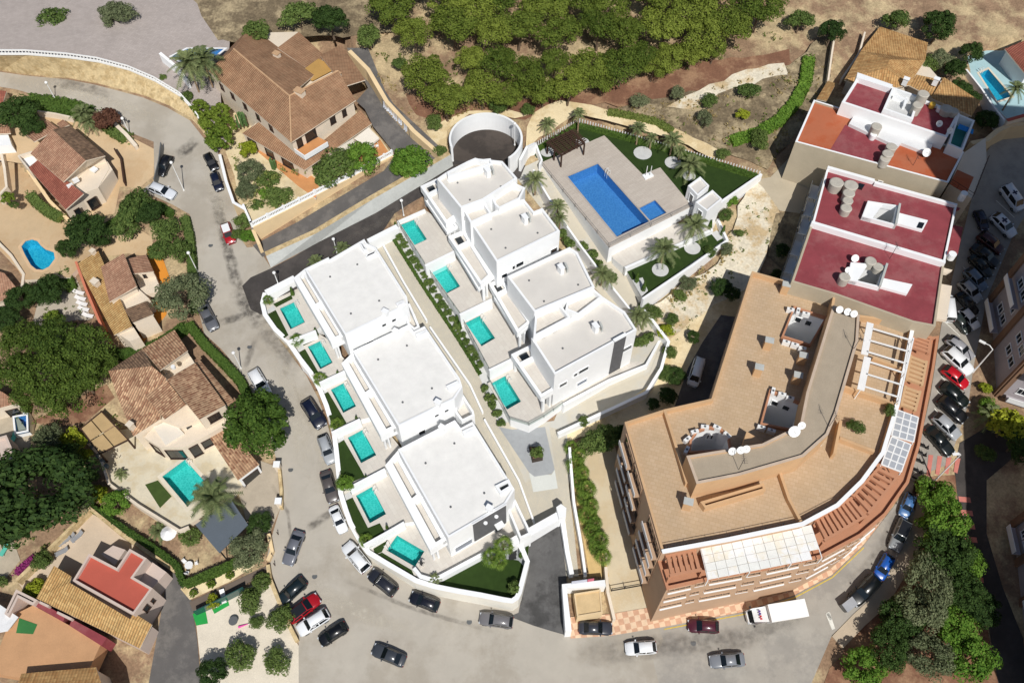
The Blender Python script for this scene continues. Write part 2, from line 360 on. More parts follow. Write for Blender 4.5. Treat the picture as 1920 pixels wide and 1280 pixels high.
BIGPOOL = [(1064.2, 331), (1120.8, 307), (1217, 415.3), (1156.8, 443.9)]
KIDPOOL = [(1197.6, 391), (1228, 375.5), (1249.5, 399), (1219.6, 414)]
PADS = [([(1003, 272), (1080, 222), (1180, 243), (1300, 280), (1432, 324), (1390, 372), (1310, 470), (1148, 548), (1060, 430), (1010, 330)], 5.6),
        ([(476, 424), (738, 290), (700, 185), (650, 95), (415, 92), (392, 140), (425, 250), (445, 380), (462, 425)], 5.7)]
PADS += [(UPLOT[i], UNIT_Z[i] - .5) for i in range(6)] + [(UPOOL[i], UNIT_Z[i] - 2.2) for i in range(6)]
PADS += [(VPLOT[i], V_Z[i] - .5) for i in range(4)] + [(VPOOL[i], V_Z[i] - 2.2) for i in range(4)]
PADS += [(BIGPOOL, DECK_Z - 2.6), (KIDPOOL, DECK_Z - 1.5)]
PADS += [([(885, 233), (930, 240), (968, 262), (982, 300), (970, 330), (900, 330), (850, 300), (850, 262)], 6.0)]
H3_Z = -3.6
H3PATIO = [(150, 812), (188, 850), (205, 905), (258, 945), (335, 992), (352, 985), (440, 925), (470, 890), (420, 800), (330, 790), (230, 805)]
H3POOL = [(304, 893), (347, 861), (386, 905), (352, 950)]
H1_Z = 3.0
H1POOL = [(40, 462), (48, 452), (60, 449), (70, 452), (77, 461), (86, 468), (101, 473), (103, 485), (92, 500), (80, 506), (68, 505), (58, 497), (46, 476)]
H1PATIO = [(-30, 350), (10, 300), (40, 300), (125, 400), (150, 420), (175, 470), (130, 520), (45, 525), (30, 500), (-30, 440)]
TRPOOL = [(1836, 138), (1853, 130), (1897, 181), (1870, 190)]
TRDECK = [(1815, 105), (1850, 95), (1960, 95), (1960, 222), (1892, 225), (1870, 205), (1812, 128)]
TR_Z = 9.6
SMPOOL = [(27, 782), (49, 778), (50, 806), (30, 810)]
PADS += [(H3PATIO, H3_Z - .5), (H3POOL, H3_Z - 2.4), (H1PATIO, H1_Z - .5), (H1POOL, H1_Z - 2.4), (TRDECK, TR_Z - .5), (TRPOOL, TR_Z - 2.4), (SMPOOL, -4.2)]
POOLS = UPOOL + VPOOL + [BIGPOOL, KIDPOOL, H3POOL, H1POOL, TRPOOL, SMPOOL]
def inside(P, x, y):
    c = False; j = len(P) - 1
    for i in range(len(P)):
        if (P[i][1] > y) != (P[j][1] > y) and x < (P[j][0] - P[i][0]) * (y - P[i][1]) / (P[j][1] - P[i][1]) + P[i][0]: c = not c
        j = i
    return c
from mathutils import noise as mnoise
def terrain():
    pads = []
    for P, z in PADS:
        W = px(P, z)
        if P in POOLS or z == 6.0: W = inset(W, -1.6 if z != 6.0 else -.9)
        W = [(q.x, q.y) for q in W]; pads.append((W, z, min(a[0] for a in W), max(a[0] for a in W), min(a[1] for a in W), max(a[1] for a in W)))
    rough = [[(q.x, q.y) for q in pt(P)] for P in ([(690, -60), (1560, -60), (1540, 160), (1440, 320), (1300, 275), (1090, 200), (1000, 215), (950, 225), (850, 235), (700, 130)],
                                                   [(1405, 350), (1460, 380), (1440, 500), (1330, 570), (1260, 640), (1205, 570)])]
    st = 1.0
    xs = [-1500, -600, -300, -180] + [-140 + st * i for i in range(281)] + [180, 300, 600, 1500]
    ys = [-1200, -300, -60] + [0 + st * i for i in range(171)] + [200, 320, 700, 1600]
    vs = []; nx = len(xs)
    for y in ys:
        for x in xs:
            z = K * (min(max(y, -60), 200) - Y0)
            for r in rough:
                if inside(r, x, y): z -= .9 * (mnoise.noise(Vector((x * .14, y * .14, 3))) * .5 + .5) + .35 * mnoise.noise(Vector((x * .5, y * .5, 9)))
            for W, pz, x0, x1, y0, y1 in pads:
                if x0 <= x <= x1 and y0 <= y <= y1 and z > pz and inside(W, x, y): z = pz
            vs.append((x, y, z - .03))
    fs = [(j * nx + i, j * nx + i + 1, (j + 1) * nx + i + 1, (j + 1) * nx + i) for j in range(len(ys) - 1) for i in range(nx - 1)]
    m = MB(); m.add(vs, fs); o = m.build('ground', EARTH, kind='structure', smooth=True)
terrain()

# ---- roads
sheet('street', [(-420, 95), (-80, 128), (0, 135), (48, 142), (125, 149), (177, 159), (228, 172), (268, 183), (314, 202), (356, 226), (385, 263), (411, 292), (422, 340), (439, 380), (450, 420), (452, 448), (463, 464), (482, 462), (510, 505), (492, 560),
    (497, 600), (532, 648), (574, 703), (596, 745), (614, 795), (626, 840), (640, 878), (648, 925), (664, 972), (676, 994), (706, 1044), (735, 1062), (785, 1095), (830, 1108), (865, 1116), (905, 1128), (962, 1135), (990, 1120), (1062, 1188),
    (1150, 1192), (1236, 1178), (1244, 1200), (1225, 1240), (1238, 1290), (1230, 1330), (560, 1330), (560, 1205), (543, 1172), (533, 1144), (515, 1091), (501, 1042), (512, 997), (526, 951), (522, 873), (500, 800), (463, 714), (445, 690), (416, 655), (383, 625), (371, 577), (368, 494), (365, 451), (356, 402), (322, 383), (265, 357), (290, 338),
    (288, 266), (245, 249), (217, 223), (182, 209), (160, 195), (74, 181), (31, 168), (0, 163), (-80, 155), (-420, 130)], .05, ASPH)
sheet('side_road', [(454, 536), (470, 520), (508, 503), (595, 455), (700, 401), (845, 312), (850, 300), (985, 310), (975, 335), (820, 352), (740, 400), (690, 470), (560, 540), (505, 566), (490, 590), (470, 580)], .07, DASPH, .15)
sheet('driveway', [(474, 460), (560, 415), (720, 320), (742, 290), (700, 238), (684, 205), (668, 190), (690, 165), (650, 90), (690, 90), (722, 170), (738, 195), (835, 285), (770, 330), (740, 352), (600, 425), (492, 482)], .09, GASPH)
sheet('ramp', [(988, 1078), (984, 1040), (996, 1008), (1052, 975), (1060, 1060), (1068, 1192), (1000, 1172), (955, 1155), (972, 1148)], .075, mt('worn_ramp_asphalt', (96, 95, 94), .92, .28, .4, c2=(74, 73, 72), patch=.25, bump=.2, bscale=16, fine=.1), .1)
sheet('avenue', [(1062, 1190), (1245, 1174), (1394, 1147), (1489, 1116), (1560, 1078), (1619, 1022), (1648, 985), (1690, 930), (1720, 850), (1745, 740), (1765, 610), (1795, 480), (1840, 300), (1880, 240), (2080, 180), (2080, 330), (1960, 340), (1900, 440), (1850, 560), (1825, 690), (1815, 760),
    (1778, 870), (1728, 890), (1711, 986), (1694, 1024), (1677, 1056), (1652, 1097), (1629, 1125), (1602, 1149), (1560, 1190), (1500, 1330), (1200, 1330), (1062, 1300)], .04, RASPH)
sheet('lower_lane', [(1800, 830), (1850, 800), (1920, 840), (1850, 900), (1850, 1000), (1880, 1100), (1920, 1200), (1960, 1330), (1880, 1330), (1850, 1150), (1812, 1010), (1795, 930), (1790, 880)], .06, DASPH)
# the paved lane between the two rows of white villas
sheet('villa_lane', [(690, 448), (735, 432), (800, 545), (870, 645), (905, 720), (940, 800), (985, 905), (1040, 870), (1030, 800), (1060, 790), (1065, 900), (1078, 1010), (1085, 1080), (1050, 1080), (1046, 965), (975, 1000), (935, 930), (880, 800), (800, 640), (715, 495)], .06,
      paver('lane_pavers', (196, 188, 170), (188, 182, 168), (176, 168, 150), R(-62), .4, .2, .015, .06))
sheet('lane_end', [(900, 720), (960, 800), (1062, 785), (1068, 900), (1050, 985), (980, 1010), (930, 920)], .05, LANE)
# ---- bare ground zones
sheet('red_earth_bank', [(760, 175), (868, 195), (1000, 185), (1130, 165), (1290, 122), (1480, 92), (1490, 128), (1330, 168), (1230, 195), (1110, 197), (1040, 200), (985, 225), (900, 222), (830, 240), (780, 215)], .0, REDEARTH, .5)
sheet('scrub_slope', [(1130, 205), (1235, 185), (1340, 165), (1480, 122), (1555, 60), (1560, 150), (1500, 240), (1440, 318), (1400, 300), (1345, 280), (1260, 238), (1180, 212)], .01, SCRUB, .5)
sheet('sand_track', [(988, 238), (1000, 212), (1050, 188), (1110, 197), (1180, 211), (1260, 238), (1345, 280), (1352, 305), (1290, 272), (1190, 240), (1085, 214), (1010, 258), (985, 285)], .03, SAND, .3)
sheet('sand_track_edge', [(1330, 158), (1400, 130), (1470, 118), (1478, 140), (1390, 160), (1330, 190), (1290, 205), (1250, 200)], .03, CHALK, .5)
sheet('chalk_slope', [(1425, 332), (1452, 362), (1462, 400), (1440, 460), (1425, 530), (1330, 585), (1265, 660), (1240, 640), (1205, 580), (1265, 545), (1345, 495), (1375, 430), (1395, 370)], .02, CHALK, .5)
sheet('roundabout_bank', [(800, 245), (836, 224), (880, 208), (955, 206), (992, 216), (965, 222), (930, 214), (880, 214), (838, 244), (836, 300), (820, 285)], .02, SAND)
sheet('shrub_bank', [(1250, 640), (1340, 570), (1420, 530), (1420, 600), (1330, 760), (1250, 775), (1180, 790), (1140, 810), (1060, 830), (1055, 812), (1160, 768), (1240, 690)], .03, SAND, .4)
sheet('yard_behind_flats', [(1318, 640), (1352, 590), (1420, 600), (1345, 760), (1262, 770), (1290, 690)], .06, GASPH)
sheet('palm_bed', [(1062, 838), (1085, 835), (1102, 900), (1125, 1000), (1142, 1080), (1105, 1080), (1085, 960)], .07, mt('bark_sand_bed', (208, 178, 124), 1, .15, .6, fine=.1))
sheet('service_alley', [(1085, 850), (1150, 822), (1168, 900), (1218, 1150), (1180, 1170), (1150, 1165), (1138, 1060), (1110, 920)], .06, mt('alley_concrete', (206, 192, 164), .95, .1, .4, c2=(196, 178, 146), patch=.2))
sheet('concrete_apron', [(1415, 338), (1445, 332), (1500, 275), (1810, 345), (1790, 390), (1560, 322), (1500, 400), (1462, 395), (1430, 350)], .05, BEIGEC)
sheet('shade_yard', [(1455, 400), (1500, 395), (1550, 330), (1500, 500), (1470, 510), (1440, 480)], .04, SCRUB, .3)
# ---- private yards west of the street
sheet('tan_yard', [(-60, 250), (30, 225), (130, 215), (205, 245), (255, 262), (290, 280), (288, 330), (262, 352), (225, 350), (215, 400), (150, 425), (60, 310), (0, 300)], .03, PATIO)
sheet('tan_drive', [(200, 420), (240, 410), (285, 445), (300, 485), (270, 480), (240, 475), (190, 480)], .04, PATIO, .3)
sheet('grey_path', [(70, 570), (105, 545), (140, 515), (160, 560), (170, 600), (140, 600), (90, 610), (60, 610)], .04, mt('grey_garden_paving', (178, 168, 152), .95, .1, .5))
sheet('orange_terrace', [(275, 465), (300, 470), (318, 520), (312, 590), (270, 640), (245, 660), (243, 640), (290, 600)], .05, mt('bright_orange_terrace', (214, 140, 52), .85, .08, .5))
sheet('brown_garden', [(120, 760), (200, 720), (215, 745), (160, 790), (110, 800), (60, 790)], .03, REDEARTH, .4)
sheet('stone_terrace_west', [(-60, 775), (25, 770), (55, 812), (60, 850), (30, 870), (-60, 900)], .05, mt('stone_flag_terrace', (176, 164, 144), .95, .14, .8))
sheet('stone_terrace_south', [(-60, 1005), (25, 1012), (38, 1050), (-10, 1110), (-60, 1110)], .05, mt('stone_flag_terrace', (176, 164, 144)))
sheet('pale_yard', [(30, 1085), (168, 955), (225, 1000), (290, 1035), (330, 1070), (250, 1080), (110, 1110), (60, 1130)], .04, mt('pale_concrete_yard', (196, 178, 156), .95, .1, .4))
sheet('grey_drive', [(290, 1040), (335, 1070), (355, 1100), (370, 1200), (380, 1330), (270, 1330), (300, 1160), (310, 1100)], .05, GASPH)
sheet('cobbled_court', [(440, 900), (485, 862), (520, 875), (526, 951), (505, 1000), (470, 1010), (455, 950)], .05, mt('tan_cobbled_court', (176, 164, 146), .95, .12, .5))
sheet('gravel_garden', [(365, 1140), (440, 1110), (505, 1085), (520, 1115), (538, 1170), (560, 1210), (560, 1330), (385, 1330)], .05, mt('white_gravel_garden', (214, 204, 186), 1, .1, .5, fine=.1))
sheet('dark_path', [(355, 1128), (430, 1093), (500, 1060), (500, 1075), (440, 1105), (362, 1145)], .06, mt('brown_block_path', (108, 96, 86), .9, .1, .6))
sheet('cream_verge', [(338, 1103), (415, 1070), (470, 1048), (478, 1060), (430, 1090), (356, 1124)], .06, SAND)
sheet('north_plaza_yard', [(440, 80), (760, 60), (760, -80), (200, -80), (200, 60)], .02, SCRUB, .5)
sheet('park_soil', [(1715, 900), (1790, 890), (1830, 1000), (1850, 1170), (1880, 1330), (1520, 1330), (1600, 1170), (1670, 1090), (1712, 1000)], .04, REDEARTH, .4)

# ---- pavements, kerbs and paint
def kerbed(name, line, width, h, mat, side=1):
    P = pt(line, h); n = len(P); Q = []
    for i in range(n):
        d = (P[min(n - 1, i + 1)] - P[max(0, i - 1)]).xy.normalized(); q = P[i].xy + Vector((-d.y, d.x)) * width * side; Q.append(V3(q, th(q) + h))
    m = MB(); low = [p - Vector((0, 0, h + .1)) for p in P]
    for i in range(n - 1):
        m.poly([P[i], P[i + 1], Q[i + 1], Q[i]]); m.poly([low[i], low[i + 1], P[i + 1], P[i]])
    m.poly([low[0], P[0], Q[0], Q[0] - Vector((0, 0, h + .1))]); m.poly([low[-1], P[-1], Q[-1], Q[-1] - Vector((0, 0, h + .1))])
    return m.build(name, mat, kind='structure')
CHECK = None
def checker(name, ca, cb, sc, ang):
    m, n, l, b = nodes(name); pos = rotpos(n, l, ang); c = n.new('ShaderNodeTexChecker'); c.inputs['Scale'].default_value = sc
    c.inputs['Color1'].default_value = (*lin(ca), 1); c.inputs['Color2'].default_value = (*lin(cb), 1)
    fl = n.new('ShaderNodeVectorMath'); fl.operation = 'MULTIPLY'; fl.inputs[1].default_value = (1, 1, 0); l.new(pos, fl.inputs[0]); l.new(fl.outputs[0], c.inputs['Vector'])
    t = n.new('ShaderNodeTexNoise'); t.inputs['Scale'].default_value = 1.5; l.new(pos, t.inputs['Vector']); r = n.new('ShaderNodeMapRange'); r.inputs[3].default_value = .7; r.inputs[4].default_value = 1.2; l.new(t.outputs[0], r.inputs[0])
    v = n.new('ShaderNodeVectorMath'); v.operation = 'SCALE'; l.new(c.outputs[0], v.inputs[0]); l.new(r.outputs[0], v.inputs['Scale']); l.new(v.outputs[0], b.inputs['Base Color']); b.inputs['Roughness'].default_value = .9
    MATS[name] = m; return m
kerbed('checkered_pavement', [(1070, 1196), (1150, 1190), (1245, 1174), (1394, 1146), (1489, 1115), (1560, 1077), (1619, 1021), (1648, 984)], 2.6, .13, checker('checkered_pavement_tiles', (206, 162, 132), (226, 196, 164), 1.35, R(12)))
kerbed('park_pavement', [(1560, 1192), (1602, 1149), (1629, 1125), (1652, 1097), (1677, 1056), (1694, 1024), (1711, 986), (1728, 890)], 1.9, .13, mt('tan_pavement', (184, 168, 146), .95, .12, .6), side=-1)
def paint(name, P, mat, label=None, dz=.07):
    o = MB().poly(pt(P, dz)).build(name, mat, kind='structure'); return o
# painted stripes of the red and white pedestrian area
for i in range(4):
    a = 1741 + i * 17
    paint('crossing_stripe', [(a, 852 + i * 2), (a + 9, 853 + i * 2), (a + 3, 893 - i * 2), (a - 4, 890 - i * 2)], PINKP)
for i in range(10):
    y = 930 + i * 25; x = 1797 + (i * 25) * .16
    paint('crossing_stripe', [(x, y), (x + 22, y + 2), (x + 24, y + 12), (x + 2, y + 10)], PINKP)
yl = pt([(1245, 1178), (1394, 1150), (1489, 1119), (1560, 1081), (1619, 1025)], .07)
m = MB()
for i in range(4):
    a, b = yl[i], yl[i + 1]; d = (b - a).normalized(); nn = Vector((d.y, -d.x, 0)) * .14
    m.poly([a, b, b + nn, a + nn])
m.build('kerb_line', LINEY, kind='structure')
for (x0, y0, x1, y1) in [(1738, 806, 1768, 852), (1745, 788, 1752, 800), (1752, 765, 1790, 815), (1757, 732, 1800, 778), (1764, 705, 1808, 745), (1768, 672, 1818, 715), (1772, 642, 1790, 664), (1768, 600, 1800, 630), (1792, 560, 1815, 590), (1800, 530, 1824, 560), (1806, 500, 1834, 535), (1868, 376, 1902, 408)]:
    a, b = T(x0, y0, .07), T(x1, y1, .07); d = (b - a).normalized(); nn = Vector((d.y, -d.x, 0)) * .07
    MB().poly([a - nn, b - nn, b + nn, a + nn]).build('parking_line', LINEW, kind='structure')
for P in [[(1548, 1150), (1556, 1147), (1566, 1178), (1560, 1180)], [(1548, 1150), (1554, 1146), (1560, 1160), (1556, 1162)]]:
    paint('road_mark', P, LINEW)

# ================================================================ BUILDING HELPERS
def flat(name, P, z, mat, kind='structure', holes=()):
    return MB().poly(px(P, z), 0, [px(h, z) for h in holes]).build(name, mat, kind=kind)
def plot(name, P, z, mat, holes=(), skirt=WHITE, drop=2.5):
    W = px(P, z); m = MB(); m.poly(W, 0, [px(h, z) for h in holes]); m.prism(W, z - drop, z, 1, top=False)
    return m.build(name, [mat, skirt], kind='structure')
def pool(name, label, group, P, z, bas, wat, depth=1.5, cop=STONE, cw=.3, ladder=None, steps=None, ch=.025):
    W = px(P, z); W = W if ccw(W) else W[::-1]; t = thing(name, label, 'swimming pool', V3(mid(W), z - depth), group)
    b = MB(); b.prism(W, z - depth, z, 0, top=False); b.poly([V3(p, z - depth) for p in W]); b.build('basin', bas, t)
    i2 = inset(W, .02)
    MB().poly([V3(p, z - .13) for p in i2]).build('water', wat, t)
    MB().ring([V3(p, 0) for p in inset(W, -cw)], [V3(p, 0) for p in inset(W, 0)], z - .1, z + ch).build('coping', cop, t)
    if ladder is not None:
        a, bb = W[ladder], W[(ladder + 1) % len(W)]; d = (bb - a).normalized(); nn = Vector((d.y, -d.x, 0)); c = a.lerp(bb, .82)
        for k in (-.28, .28):
            m = MB(); p = c + d * k; q = [p + nn * .45 + Vector((0, 0, .03)), p + nn * .4 + Vector((0, 0, .8)), p + nn * .1 + Vector((0, 0, .85)), p - nn * .12 + Vector((0, 0, .4)), p - nn * .12 + Vector((0, 0, -.8))]
            for i in range(4): m.tube(q[i], q[i + 1], .035, 6)
            m.build('handrail', METALW, t)
    if steps is not None:
        c = W[steps]; a = (W[steps - 1] - c).normalized(); e = (W[(steps + 1) % len(W)] - c).normalized()
        for k, r in enumerate((2.0, 1.6, 1.2)):
            P2 = [c] + [c + (a * math.cos(x * math.pi / 16) + e * math.sin(x * math.pi / 16)) * r for x in range(9)]
            MB().prism(inset(P2, .03), z - depth, z - 1.1 + k * .3, 0).build('step', bas, t)
    return t
def block(root, P, zt, zb, wall=WHITE, roof=WROOF, par=.45, t=.28, wname='wall', rname='roof', pcap=None, holes=()):
    """walls with an upstand round a sunk flat roof; the outline is read at the top of the upstand"""
    W = px(P, zt); W = W if ccw(W) else W[::-1]; Q = inset(W, t); m = MB(); n = len(W)
    m.prism(W, zb, zt, 0, top=False)
    for i in range(n):
        j = (i + 1) % n
        m.poly([V3(W[i], zt), V3(W[j], zt), V3(Q[j], zt), V3(Q[i], zt)], 1); m.poly([V3(Q[i], zt), V3(Q[j], zt), V3(Q[j], zt - par - .05), V3(Q[i], zt - par - .05)], 0)
    m.build(wname, [wall, pcap or wall], root)
    MB().poly([V3(p, zt - par) for p in inset(W, t - .02)], 0, [[V3(p, zt - par) for p in h] for h in holes]).build(rname, roof, root)
    return W
def win(root, A, B, s0, s1, z0, z1, gm=GLASSD, fm=WHITE, name='window', frame=.07, bars=0):
    """window on the wall between A and B (seen from outside with A on the left)"""
    A, B = V3(A, 0), V3(B, 0); d = (B - A).normalized(); nn = Vector((d.y, -d.x, 0)); a = A.lerp(B, s0); b = A.lerp(B, s1); up = Vector((0, 0, 1))
    m = MB(); o = nn * .012; m.poly([a + o + up * z0, b + o + up * z0, b + o + up * z1, a + o + up * z1]); g = m.build(name, gm, root)
    f = MB(); L = (b - a).length; c = (a + b) / 2; rz = math.atan2(d.y, d.x); q = nn * .05
    f.box(c + q + up * z1, (L + 2 * frame, .12, frame), rz); f.box(c + q + up * (z0 - .02), (L + .2, .2, frame), rz)
    for e in (a, b): f.box(e + q + up * ((z0 + z1) / 2), (frame, .12, z1 - z0 - frame), rz)
    for k in range(bars): f.box(a.lerp(b, (k + 1) / (bars + 1)) + q * .8 + up * ((z0 + z1) / 2), (.05, .08, z1 - z0 - frame), rz)
    f.build('frame', fm, g); return g
def chimney(root, x, y, z, sz=(.8, .55, 1.0), mat=WHITE, cap=None, rz=R(-30), name='chimney'):
    c = G(x, y, z + sz[2]); m = MB(); m.box(V3(c, z + sz[2] / 2), sz, rz); m.box(V3(c, z + sz[2] + .07), (sz[0] + .16, sz[1] + .16, .12), rz, 1 if cap else 0)
    return m.build(name, [mat, cap] if cap else mat, root)
def vents(root, pts, z):
    for x, y in pts: MB().cyl(G(x, y, z), .16, .13, .12, 10).build('roof_vent', METALG, root)
def wallthing(name, label, pts, t, mat=WHITE, zb=None, cat='wall', group=None, cap=None):
    """free wall: pts are (x, y, z of its top)"""
    W = [G(x, y, z) for x, y, z in pts]; m = MB(); m.wall(W, t, (lambda p: th(p) - .6) if zb is None else zb, 0)
    if cap: m.wall([p + Vector((0, 0, .08)) for p in W], t + .1, [p.z + .005 for p in W], 1)
    return tag(m.build(name, [mat, cap] if cap else mat), label, cat, group)
def railing(name, label, pts, h=.9, mat=METALG, step=1.6, group=None, cat='railing', pane=None, parent=None):
    """posts and rails along (x, y, z of the floor)"""
    W = [G(x, y, z) for x, y, z in pts]; m = MB(); up = Vector((0, 0, h))
    for i in range(len(W) - 1):
        a, b = W[i], W[i + 1]; n = max(1, int((b - a).length / step)); m.tube(a + up, b + up, .035, 5)
        if not pane: m.tube(a + up * .5, b + up * .5, .02, 4)
        for k in range(n + 1): p = a.lerp(b, k / n); m.tube(p, p + up, .03, 5)
        if pane: m.poly([a + up * .08, b + up * .08, b + up * .95, a + up * .95], 1)
    o = m.build(name, [mat, pane] if pane else mat, parent)
    return o if parent else tag(o, label, cat, group)
def clearglass():
    m, n, l, b = nodes('clear_balustrade_glass'); n.remove(b)
    tr = n.new('ShaderNodeBsdfTransparent'); tr.inputs[0].default_value = (.82, .9, .9, 1); gl = n.new('ShaderNodeBsdfGlossy'); gl.inputs['Roughness'].default_value = .05
    mx = n.new('ShaderNodeMixShader'); mx.inputs[0].default_value = .12; l.new(tr.outputs[0], mx.inputs[1]); l.new(gl.outputs[0], mx.inputs[2]); l.new(mx.outputs[0], n['Material Output'].inputs[0]); return m
CLEAR = clearglass()

# ================================================================ WHITE VILLAS ALONG THE STREET
wh = ['topmost', 'second', 'third', 'fourth', 'fifth', 'lowest']
for i in range(6):
    plot('villa_terrace', UPLOT[i], UNIT_Z[i], STONE, [UPOOL[i]])
    pool('villa_pool', 'turquoise pool of the street-side white villas, %s of the six' % wh[i], 'pools of the street-side white villas', UPOOL[i], UNIT_Z[i], BAST, WATT, ladder=1 if i < 5 else 2)
LAWNS = [([(512, 570), (546, 553), (549, 560), (518, 576)], 0), ([(500, 590), (517, 581), (541, 628), (533, 634), (515, 612)], 0), ([(567, 644), (588, 635), (590, 638), (569, 648)], 1), ([(561, 660), (572, 654), (597, 698), (588, 701), (574, 682)], 1),
    ([(610, 723), (631, 712), (634, 716), (612, 727)], 2), ([(605, 740), (615, 734), (650, 793), (626, 806), (615, 775)], 2), ([(642, 812), (664, 801), (667, 804), (645, 817)], 3), ([(634, 830), (645, 824), (676, 878), (684, 893), (641, 912), (636, 870)], 3),
    ([(656, 920), (684, 906), (687, 910), (659, 926)], 4), ([(648, 938), (661, 932), (690, 989), (712, 980), (722, 997), (683, 1018), (668, 996)], 4), ([(700, 1028), (727, 1012), (716, 1034), (703, 1040)], 5), ([(703, 1041), (716, 1035), (772, 1068), (778, 1082), (735, 1062)], 5)]
for P, i in LAWNS: flat('lawn', P, UNIT_Z[i] + .02, LAWN)
for P, i in [([(494, 586), (512, 572), (517, 580), (500, 589)], 0), ([(556, 655), (566, 645), (571, 653), (561, 660)], 1), ([(600, 732), (610, 724), (615, 733), (605, 740)], 2), ([(632, 822), (641, 813), (646, 823), (635, 830)], 3), ([(641, 930), (656, 921), (661, 931), (648, 938)], 4)]:
    flat('gravel_bed', P, UNIT_Z[i] + .03, GRAVELW)
plot('lower_garden', [(828, 1082), (905, 1043), (960, 1020), (992, 1020), (989, 1052), (975, 1112), (961, 1128), (901, 1116), (815, 1100)], -5.2, LAWN)
flat('gravel_bed', [(899, 1043), (940, 1012), (985, 1020), (984, 1062), (972, 1050), (955, 1047), (940, 1052), (930, 1060), (908, 1056)], -5.17, GRAVELG)
for k in range(3): MB().box(G(962 - k * .5, 1031 + k * 7, -5.1), (1.0, .5, .08), R(10)).build('stepping_stone', METALD, kind='structure')
wallthing('perimeter_wall', 'long curved white wall between street and villa pools', [(497, 549, 2.2), (492, 568, 1.9), (497, 590, 1.8), (516, 617, 1.6), (541, 641, 1.0), (562, 672, .6), (583, 699, .2), (599, 728, -.4), (612, 760, -.7), (621, 789, -1.1), (627, 815, -1.4), (631, 847, -1.8), (635, 887, -2.2),
    (639, 925, -2.6), (648, 955, -3.0), (657, 980, -3.2), (668, 1000, -3.5), (680, 1021, -3.8), (691, 1035, -4.0), (722, 1054, -4.0), (780, 1088, -4.0), (815, 1099, -4.0), (860, 1108, -4.0), (901, 1115, -4.0), (945, 1124, -4.0), (960, 1126, -4.0), (969, 1120, -4.0), (974, 1110, -4.0), (989, 1052, -4.0), (975, 1020, -4.0)], .55,
    mt('cream_white_render', (232, 228, 216), .9, .05, .4), cap=WHITE)
for i, L in enumerate([[(541, 640), (592, 620)], [(599, 718), (646, 696)], [(622, 811), (675, 786)], [(655, 914), (722, 879)], [(682, 1022), (727, 997), (758, 979)]]):
    z = UNIT_Z[i] + .75
    wallthing('dividing_wall', 'white wall between the %s and %s street-side pools' % (wh[i], wh[i + 1]), [(x, y, z) for x, y in L], .4, zb=UNIT_Z[i + 1] - 1)
wallthing('corner_wall', 'thick white wall at the side road end of the villas', [(499, 549, 3.0), (553, 521, 3.0)], 1.2, zb=0)
wallthing('garden_wall', 'white parapet wall above the triangular lawn', [(776, 1064, -3.7), (788, 1079, -3.7), (811, 1086, -3.7), (828, 1079, -3.7), (905, 1038, -3.7), (938, 1019, -3.7)], .5, zb=-6)

